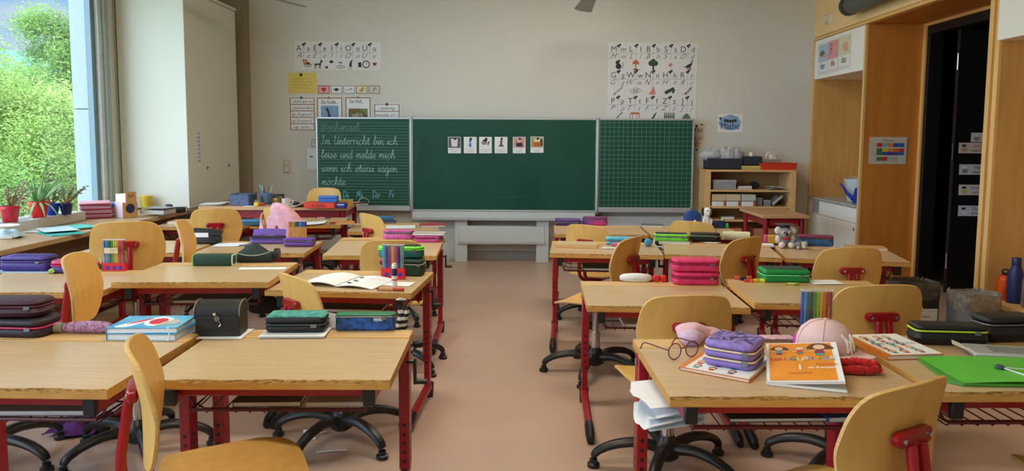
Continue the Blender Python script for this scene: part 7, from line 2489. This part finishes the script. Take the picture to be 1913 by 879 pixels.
for i in range(5):
    p = bkp(1436, .19)
    book('brown-orange folder, %s from the bottom of the right low stack' % ORD[i], None, 0, 0, .3, .24, .024, 0, col('folder_rust', (176, 92, 62)), pages=col('pages_salmon', (226, 160, 120)), loc=(p.x - .002 * (i % 2), 8.0, .2905 + i * .0245, 0), name='folder', cat='folder', group='rust folders low in the bookcase')

# ---------------------------------------------------------------- right wall: cards, timetable, niche things, bins
def wallcard(name, label, cat, corners, x, art, pm, group=None):
    """a card on the plane x = const facing the room; corners: photo pixels left-top, right-bottom"""
    a_, b_ = atx(*corners[0], x), atx(*corners[1], x)
    w_, h_ = a_.y - b_.y, abs(a_.z - b_.z) if len(corners) == 2 else corners[2]
    m = MB().box(0, w_, -h_, 0, 0, .001, pm)
    q = MB()
    art(q, w_, h_)
    m.add([(u, v - h_, z + .001) for u, v, z in q.v], [], pm)
    o = len(m.v) - len(q.v)
    for f, k in zip(q.f, q.m):
        m.f.append([i + o for i in f])
        m.m.append(m.mi(q.mats[k]))
    # local x runs towards the camera (-y), local y up, local z into the room (-x)
    ob = m.build(name, None, (x - .0005, a_.y, a_.z), Matrix(((0, 0, -1), (-1, 0, 0), (0, 1, 0))).to_euler(), smooth=False)
    return tag(ob, label, cat, group)


for i, (wd, x0_, x1_, c_, hd, tc) in enumerate((('der', 1530, 1546, (176, 200, 222), 'hand', (60, 80, 120)), ('die', 1548, 1565, (222, 160, 166), 'girl', (150, 70, 90)), ('das', 1567, 1587, (214, 216, 184), 'hand2', (100, 120, 50)))):
    def art(m, w_, h_, wd=wd, c_=c_, tc=tc, i=i):
        m.frame(.002, .002, w_ - .002, h_ - .002, .004, col('cardframe_%d' % i, c_), 1)
        m.rect(.008, h_ * .42, w_ - .008, h_ - .01, col('cardtop_%d' % i, c_), 1)
        if i == 1:
            m.ring(w_ * .3, h_ * .8, .026, .008, INK, 2, .03); m.ring(w_ * .3, h_ * .65, .024, .006, INK, 2, .028)
        else:
            m.disc(w_ * (.42 if i == 0 else .6), h_ * .68, w_ * .24, [mat('picture_stone', (120, 108, 104), .8), None, mat('picture_peach', (220, 170, 150), .8)][i], 2, h_ * .1)
            m.disc(w_ * .66, h_ * .58, w_ * .2, mat('picture_peach', (220, 170, 150), .8), 3, h_ * .06)
        m.text(wd, w_ / 2, h_ * .2, .088, col('cardword_%d' % i, tc), 2, wmax=w_ * .8, bold=.02)
        m.squiggle(.014, w_ - .012, h_ * .06, .01, .003, INKG, 2, i)
    a_ = atx(x0_, 85 - i * 7.5, XR)
    wallcard('article_card', '%s card reading %s on the white cupboard door' % (('blue', 'pink', 'pale green')[i], wd), 'card', ((x0_, (84, 77, 69)[i]), (x1_, 138), (.325, .325, .33)[i]), XR + .003, art, WHITEP, 'article cards on the white cupboard')


def plane_sheet(name, label, cat, px0, py0, px1, py1, y, art, pm=WHITEP, group=None):
    return sheet(name, label, cat, px0, py0, px1, py1, art, y=y, paper=pm, group=group)


TT = [['print_red', 'tt_cyan', 'tt_orange', 'tt_blue', 'tt_blue2'], ['tt_green', 'tt_yellow', 'tt_orange', 'tt_orange2', 'print_red'], ['tt_green', 'tt_blue', 'tt_violet', 'tt_blue', 'tt_blue2'], ['tt_green2', 'print_red', 'tt_grey', 'tt_grey', None]]
for k_, c_ in (('print_red', (200, 60, 60)), ('tt_cyan', (120, 180, 190)), ('tt_orange', (226, 140, 50)), ('tt_blue', (50, 80, 160)), ('tt_blue2', (60, 110, 170)), ('tt_green', (50, 120, 70)), ('tt_yellow', (226, 190, 60)), ('tt_orange2', (220, 110, 50)), ('tt_violet', (80, 50, 110)), ('tt_green2', (90, 130, 80)), ('tt_grey', (170, 180, 170))):
    col(k_, c_)


def art_tt(m, w_, h_):
    m.text('Stundenplan', w_ * .52, h_ * .85, .02, INK, 2)
    ys = [h_ * .78, h_ * .58, h_ * .45, h_ * .27]
    hs = [h_ * .15, h_ * .13, h_ * .12, h_ * .15]
    for r_ in range(4):
        for c_ in range(5):
            if TT[r_][c_]:
                x = w_ * .2 + c_ * w_ * .148
                m.rect(x, ys[r_] - hs[r_], x + w_ * .145, ys[r_], _mats[TT[r_][c_]], 1)
    for r_ in range(8):
        m.squiggle(w_ * .07, w_ * .18, h_ * (.74 - r_ * .08), .008, .002, INKG, 1, r_)


plane_sheet('timetable', 'coloured timetable sheet on the cherry wood panel by the door', 'timetable', 1622, 256, 1694.5, 306, 6.998, art_tt, mat('paper_aged', (206, 196, 176), .7))
for i, (px0, y0_, y1_, t1, t2, pc) in enumerate(((1813, 248, 265, 'Start', 'in den', (222, 216, 200)), (1790, 266.5, 286, 'Schuhe', 'wechseln', (226, 204, 192)), (1791, 307, 326, 'Hände', 'waschen', (210, 210, 212)), (1790, 345, 364, 'Frühstück', 'und Tee', (226, 216, 210)), (1789, 384, 403, 'Dienste', 'erledigen', (216, 218, 228)))):
    def art(m, w_, h_, t1=t1, t2=t2, i=i):
        m.text(t1, w_ * .62, h_ * .55, .042, [INK, col('print_red', (200, 60, 60)), INK, INK, col('ink_violet', (70, 60, 150))][i], 2, wmax=w_ * .5)
        m.text(t2, w_ * .62, h_ * .14, .04, INK, 2, wmax=w_ * .5)
        m.disc(w_ * .17, h_ * .35, w_ * .09, [INKG, col('shoe_tan', (206, 160, 90)), INKG, col('lemon', (220, 200, 90)), WHITEP][i], 2, h_ * .2)
        m.disc(w_ * .15, h_ * .72, w_ * .07, [WHITEP, INK, WHITEP, DARK, mat('picture_pine', (50, 80, 66), .8)][i], 3, h_ * .12)
    plane_sheet('task_sign', ['short white sign highest on the black door', 'white sign with shoes picture, second highest on the black door', 'white sign with hand washing picture in the middle of the black door', 'white sign with lemon picture, second lowest on the black door', 'white sign with board picture, lowest on the black door'][i], 'sign', px0, y0_, px0 + 66, y1_, 6.559, art, mat('sign_%d' % i, pc, .7, var=.01), 'task signs on the black door')

p = atz(1576, 372, .7355)
t = thing('bucket', 'translucent white bucket standing in the cupboard niche', 'bucket', (3.36, 7.56, .7355), 0)
MB().lathe([(.085, .0), (.09, .004), (.125, .21), (.128, .21), (.128, .222), (.12, .222), (.086, .008)], mat('bucket_white', (198, 214, 218), .35), 28).build('body', t)
MB().tube([(.126 * math.cos(R(a)), .126 * math.sin(R(a)), .222 + .012 * math.sin(R(a))) for a in range(0, 181, 15)], .004, WHITEPL, 6).build('handle', t)
t = thing('watering_can', 'royal blue watering can in front of the white bucket', 'watering can', (3.30, 7.28, .7355), 0)
WC = col('can_blue', (26, 60, 176), rough=.3)
m = MB()
m.lathe([(.085, .0), (.09, .005), (.078, .13), (.07, .15), (.05, .152)], WC, 26, Matrix.Diagonal((1.05, 1.25, 1, 1)))
m.build('body', t)
MB().tube(catmull([(-.06, .08, .04), (-.09, .16, .09), (-.1, .24, .15), (-.105, .30, .17)], 5), [.026, .024, .022, .02, .018, .016, .015, .014, .013, .012, .011, .01, .01, .01, .01, .01][:16], WC, 12).build('spout', t)
MB().tube(catmull([(.0, .08, .14), (-.01, .05, .24), (-.01, -.03, .255), (0, -.10, .17), (0, -.10, .08)], 5), .010, WC, 10).build('handle', t)

SHZ = .2853
p = atz(1860, 557, SHZ)
t = thing('drinking_bottle', 'orange metal drinking bottle with black loop on the shelf at right', 'bottle', (p.x + .035, p.y - .03, SHZ), 0)
OB = col('bottle_orange', (226, 84, 22), rough=.3)
MB().lathe([(.04, .0), (.044, .004), (.044, .13), (.04, .148), (.022, .16), (.02, .166)], OB, 26).build('body', t)
MB().lathe([(.019, .166), (.019, .178), (.015, .182)], BLK, 18).tube(catmull([(-.014, 0, .176), (-.02, 0, .196), (0, 0, .204), (.02, 0, .196), (.014, 0, .176)], 4), .005, BLK, 8).build('cap', t)
p = atz(1885, 566, SHZ)
t = thing('drinking_bottle', 'tall navy blue drinking bottle between the orange and silver ones', 'bottle', (p.x + .045, p.y + .02, SHZ), 0)
NB = col('bottle_navy', (26, 44, 104), rough=.45)
MB().lathe([(.043, .0), (.047, .004), (.047, .18), (.04, .21), (.028, .24), (.027, .25)], NB, 26).build('body', t)
MB().lathe([(.0275, .25), (.0285, .256), (.0285, .296), (.026, .3)], col('bottle_navy_cap', (22, 36, 88), rough=.4), 20).build('cap', t)
p = atz(1908, 575, SHZ)
t = thing('drinking_bottle', 'silver drinking bottle with teal lid at the right photo edge', 'bottle', (p.x + .05, p.y + .01, SHZ), 0)
MB().lathe([(.038, .0), (.042, .004), (.042, .17), (.034, .19)], mat('brushed_steel', (176, 180, 184), .3, metal=.9), 24).build('body', t)
MB().lathe([(.036, .19), (.036, .215), (.03, .225), (.012, .235), (.012, .245)], col('lid_teal', (24, 120, 140), rough=.4), 20).build('lid', t)

t = thing('waste_bin', 'black waste bin with grey bag and white paper sign', 'waste bin', (2.62, 4.98, 0), 0, 'waste bins by the door')
MB().rbox(.25, .22, .40, .03, .01, mat('bin_black', (36, 38, 40), .5)).build('body', t)
m = MB()
m.rings([[Vector((x * k_, y * k_, z + .008 * math.sin(i * 1.9))) for i, (x, y) in enumerate(rrect(.25, .22, .035, 7))] for k_, z in ((1.03, .30), (1.05, .36), (1.03, .405), (1.0, .415), (.9, .38))], mat('bag_smoke', (92, 94, 94), .35, rgb2=(50, 52, 54), scale=25), cap=False)
m.build('bag', t)
sg = MB().box(-.12, .10, 0, .16, 0, .001, WHITEP)
a = MB()
a.text('Nur für Papier', -.01, .10, .024, INK, 1)
sg.add([(x, y, z + .001) for x, y, z in a.v], [], INK)
o_ = len(sg.v) - len(a.v)
for f, k in zip(a.f, a.m):
    sg.f.append([i + o_ for i in f])
    sg.m.append(sg.mi(INK))
sg.build('paper_sign', t, (0.0, -.118, .09), (R(90), 0, 0), smooth=False)
t = thing('waste_bin', 'grey waste bin with crinkled liner right of the black one', 'waste bin', (2.91, 4.80, 0), 8, 'waste bins by the door')
MB().rbox(.23, .22, .36, .03, .01, mat('bin_grey', (128, 132, 138), .5)).build('body', t)
m = MB()
m.rings([[Vector((x * k_, y * k_, z + .012 * math.sin(i * 2.3))) for i, (x, y) in enumerate(rrect(.23, .22, .035, 7))] for k_, z in ((1.03, .27), (1.06, .33), (1.04, .37), (1.0, .38), (.9, .34))], mat('bag_clearish', (168, 162, 152), .3, rgb2=(110, 108, 104), scale=25), cap=False)
m.build('bag', t)

# bits of paper on the floor
for i, (px, py, w_, d_, ya, lab) in enumerate(((578, 818, .05, .05, 20, 'small square paper scrap on the floor under the front left desk'), (620, 843, .13, .012, 12, 'narrow strip of white paper on the floor near the aisle'), (605, 808, .03, .02, 30, 'tiny paper scrap beside the square one on the floor'))):
    p = atz(px, py, 0)
    m = MB()
    m.grid(lambda u, v: (-w_ / 2 + w_ * u, -d_ / 2 + d_ * v, .003 + (.03 * v if i == 0 else .002 * math.sin(3 * u))), 4, 4, WHITEP, .0008)
    tag(m.build('paper_scrap', None, (p.x, p.y, 0), (0, 0, R(ya))), lab, 'paper scrap')

d = DESKS['L2b']
o = d.A + d.ex * .56 + d.ey * .40
t = thing('gym_bag', 'small black bag hanging under the desk with the dark green pen roll', 'bag', (o.x, o.y, d.tray - .105), 8)
lump((0, 0, .04), .055, (1.5, .8, 1.0), mat('bag_black', (24, 28, 36), .7, var=.2, scale=30), .12, 2).build('bag', t)
MB().tube(catmull([(-.05, 0, .07), (-.02, 0, .108), (.02, 0, .108), (.05, 0, .07)], 5), .005, BLK, 6, flat=.5).build('strap', t)

# things lying in the wire trays
TRAYS = [('L1a', .30, (86, 84, 60), 'olive booklet in the tray under the treasure chest desk', .24), ('L1a', .52, (190, 190, 186), 'white booklet in the tray under the treasure chest desk', .2), ('R3a', .38, (60, 100, 66), 'green folder in the tray of the right third-row aisle desk', .34),
         ('R2a', .30, (200, 198, 180), 'pale booklet in the tray of the hot pink case desk', .26), ('L2b', .38, (76, 92, 60), 'green folder in the tray of the dark green pen roll desk', .34), ('L2a', .36, (64, 60, 66), 'dark folder in the tray under the open workbook', .3), ('R2b', .42, (206, 204, 196), 'white booklets in the tray of the green case desk', .32),
         ('L1b', .40, (120, 110, 120), 'grey booklet in the tray of the blue exercise books desk', .3), ('L3a', .36, (90, 30, 50), 'wine red folder in the tray of the aisle desk with sparkly case', .3), ('R3c', .36, (84, 50, 60), 'maroon folder in the tray of the koala desk', .32), ('L3b', .36, (70, 66, 70), 'dark grey folder in the tray of the two purple cases desk', .3)]
for key, fx, c_, lab, w_ in TRAYS:
    d = DESKS[key]
    o = d.A + d.ex * (fx * d.W / .7) + d.ey * .26
    book(lab, None, 0, 0, min(w_, .2 if 'white booklet in the tray under' in lab or 'olive' in lab else w_), .24, .016, 0, col('tray_%d_%d_%d' % c_, c_), loc=(o.x, o.y, d.tray + .002, math.degrees(d.yaw) + 2), name='tray_folder', cat='folder')
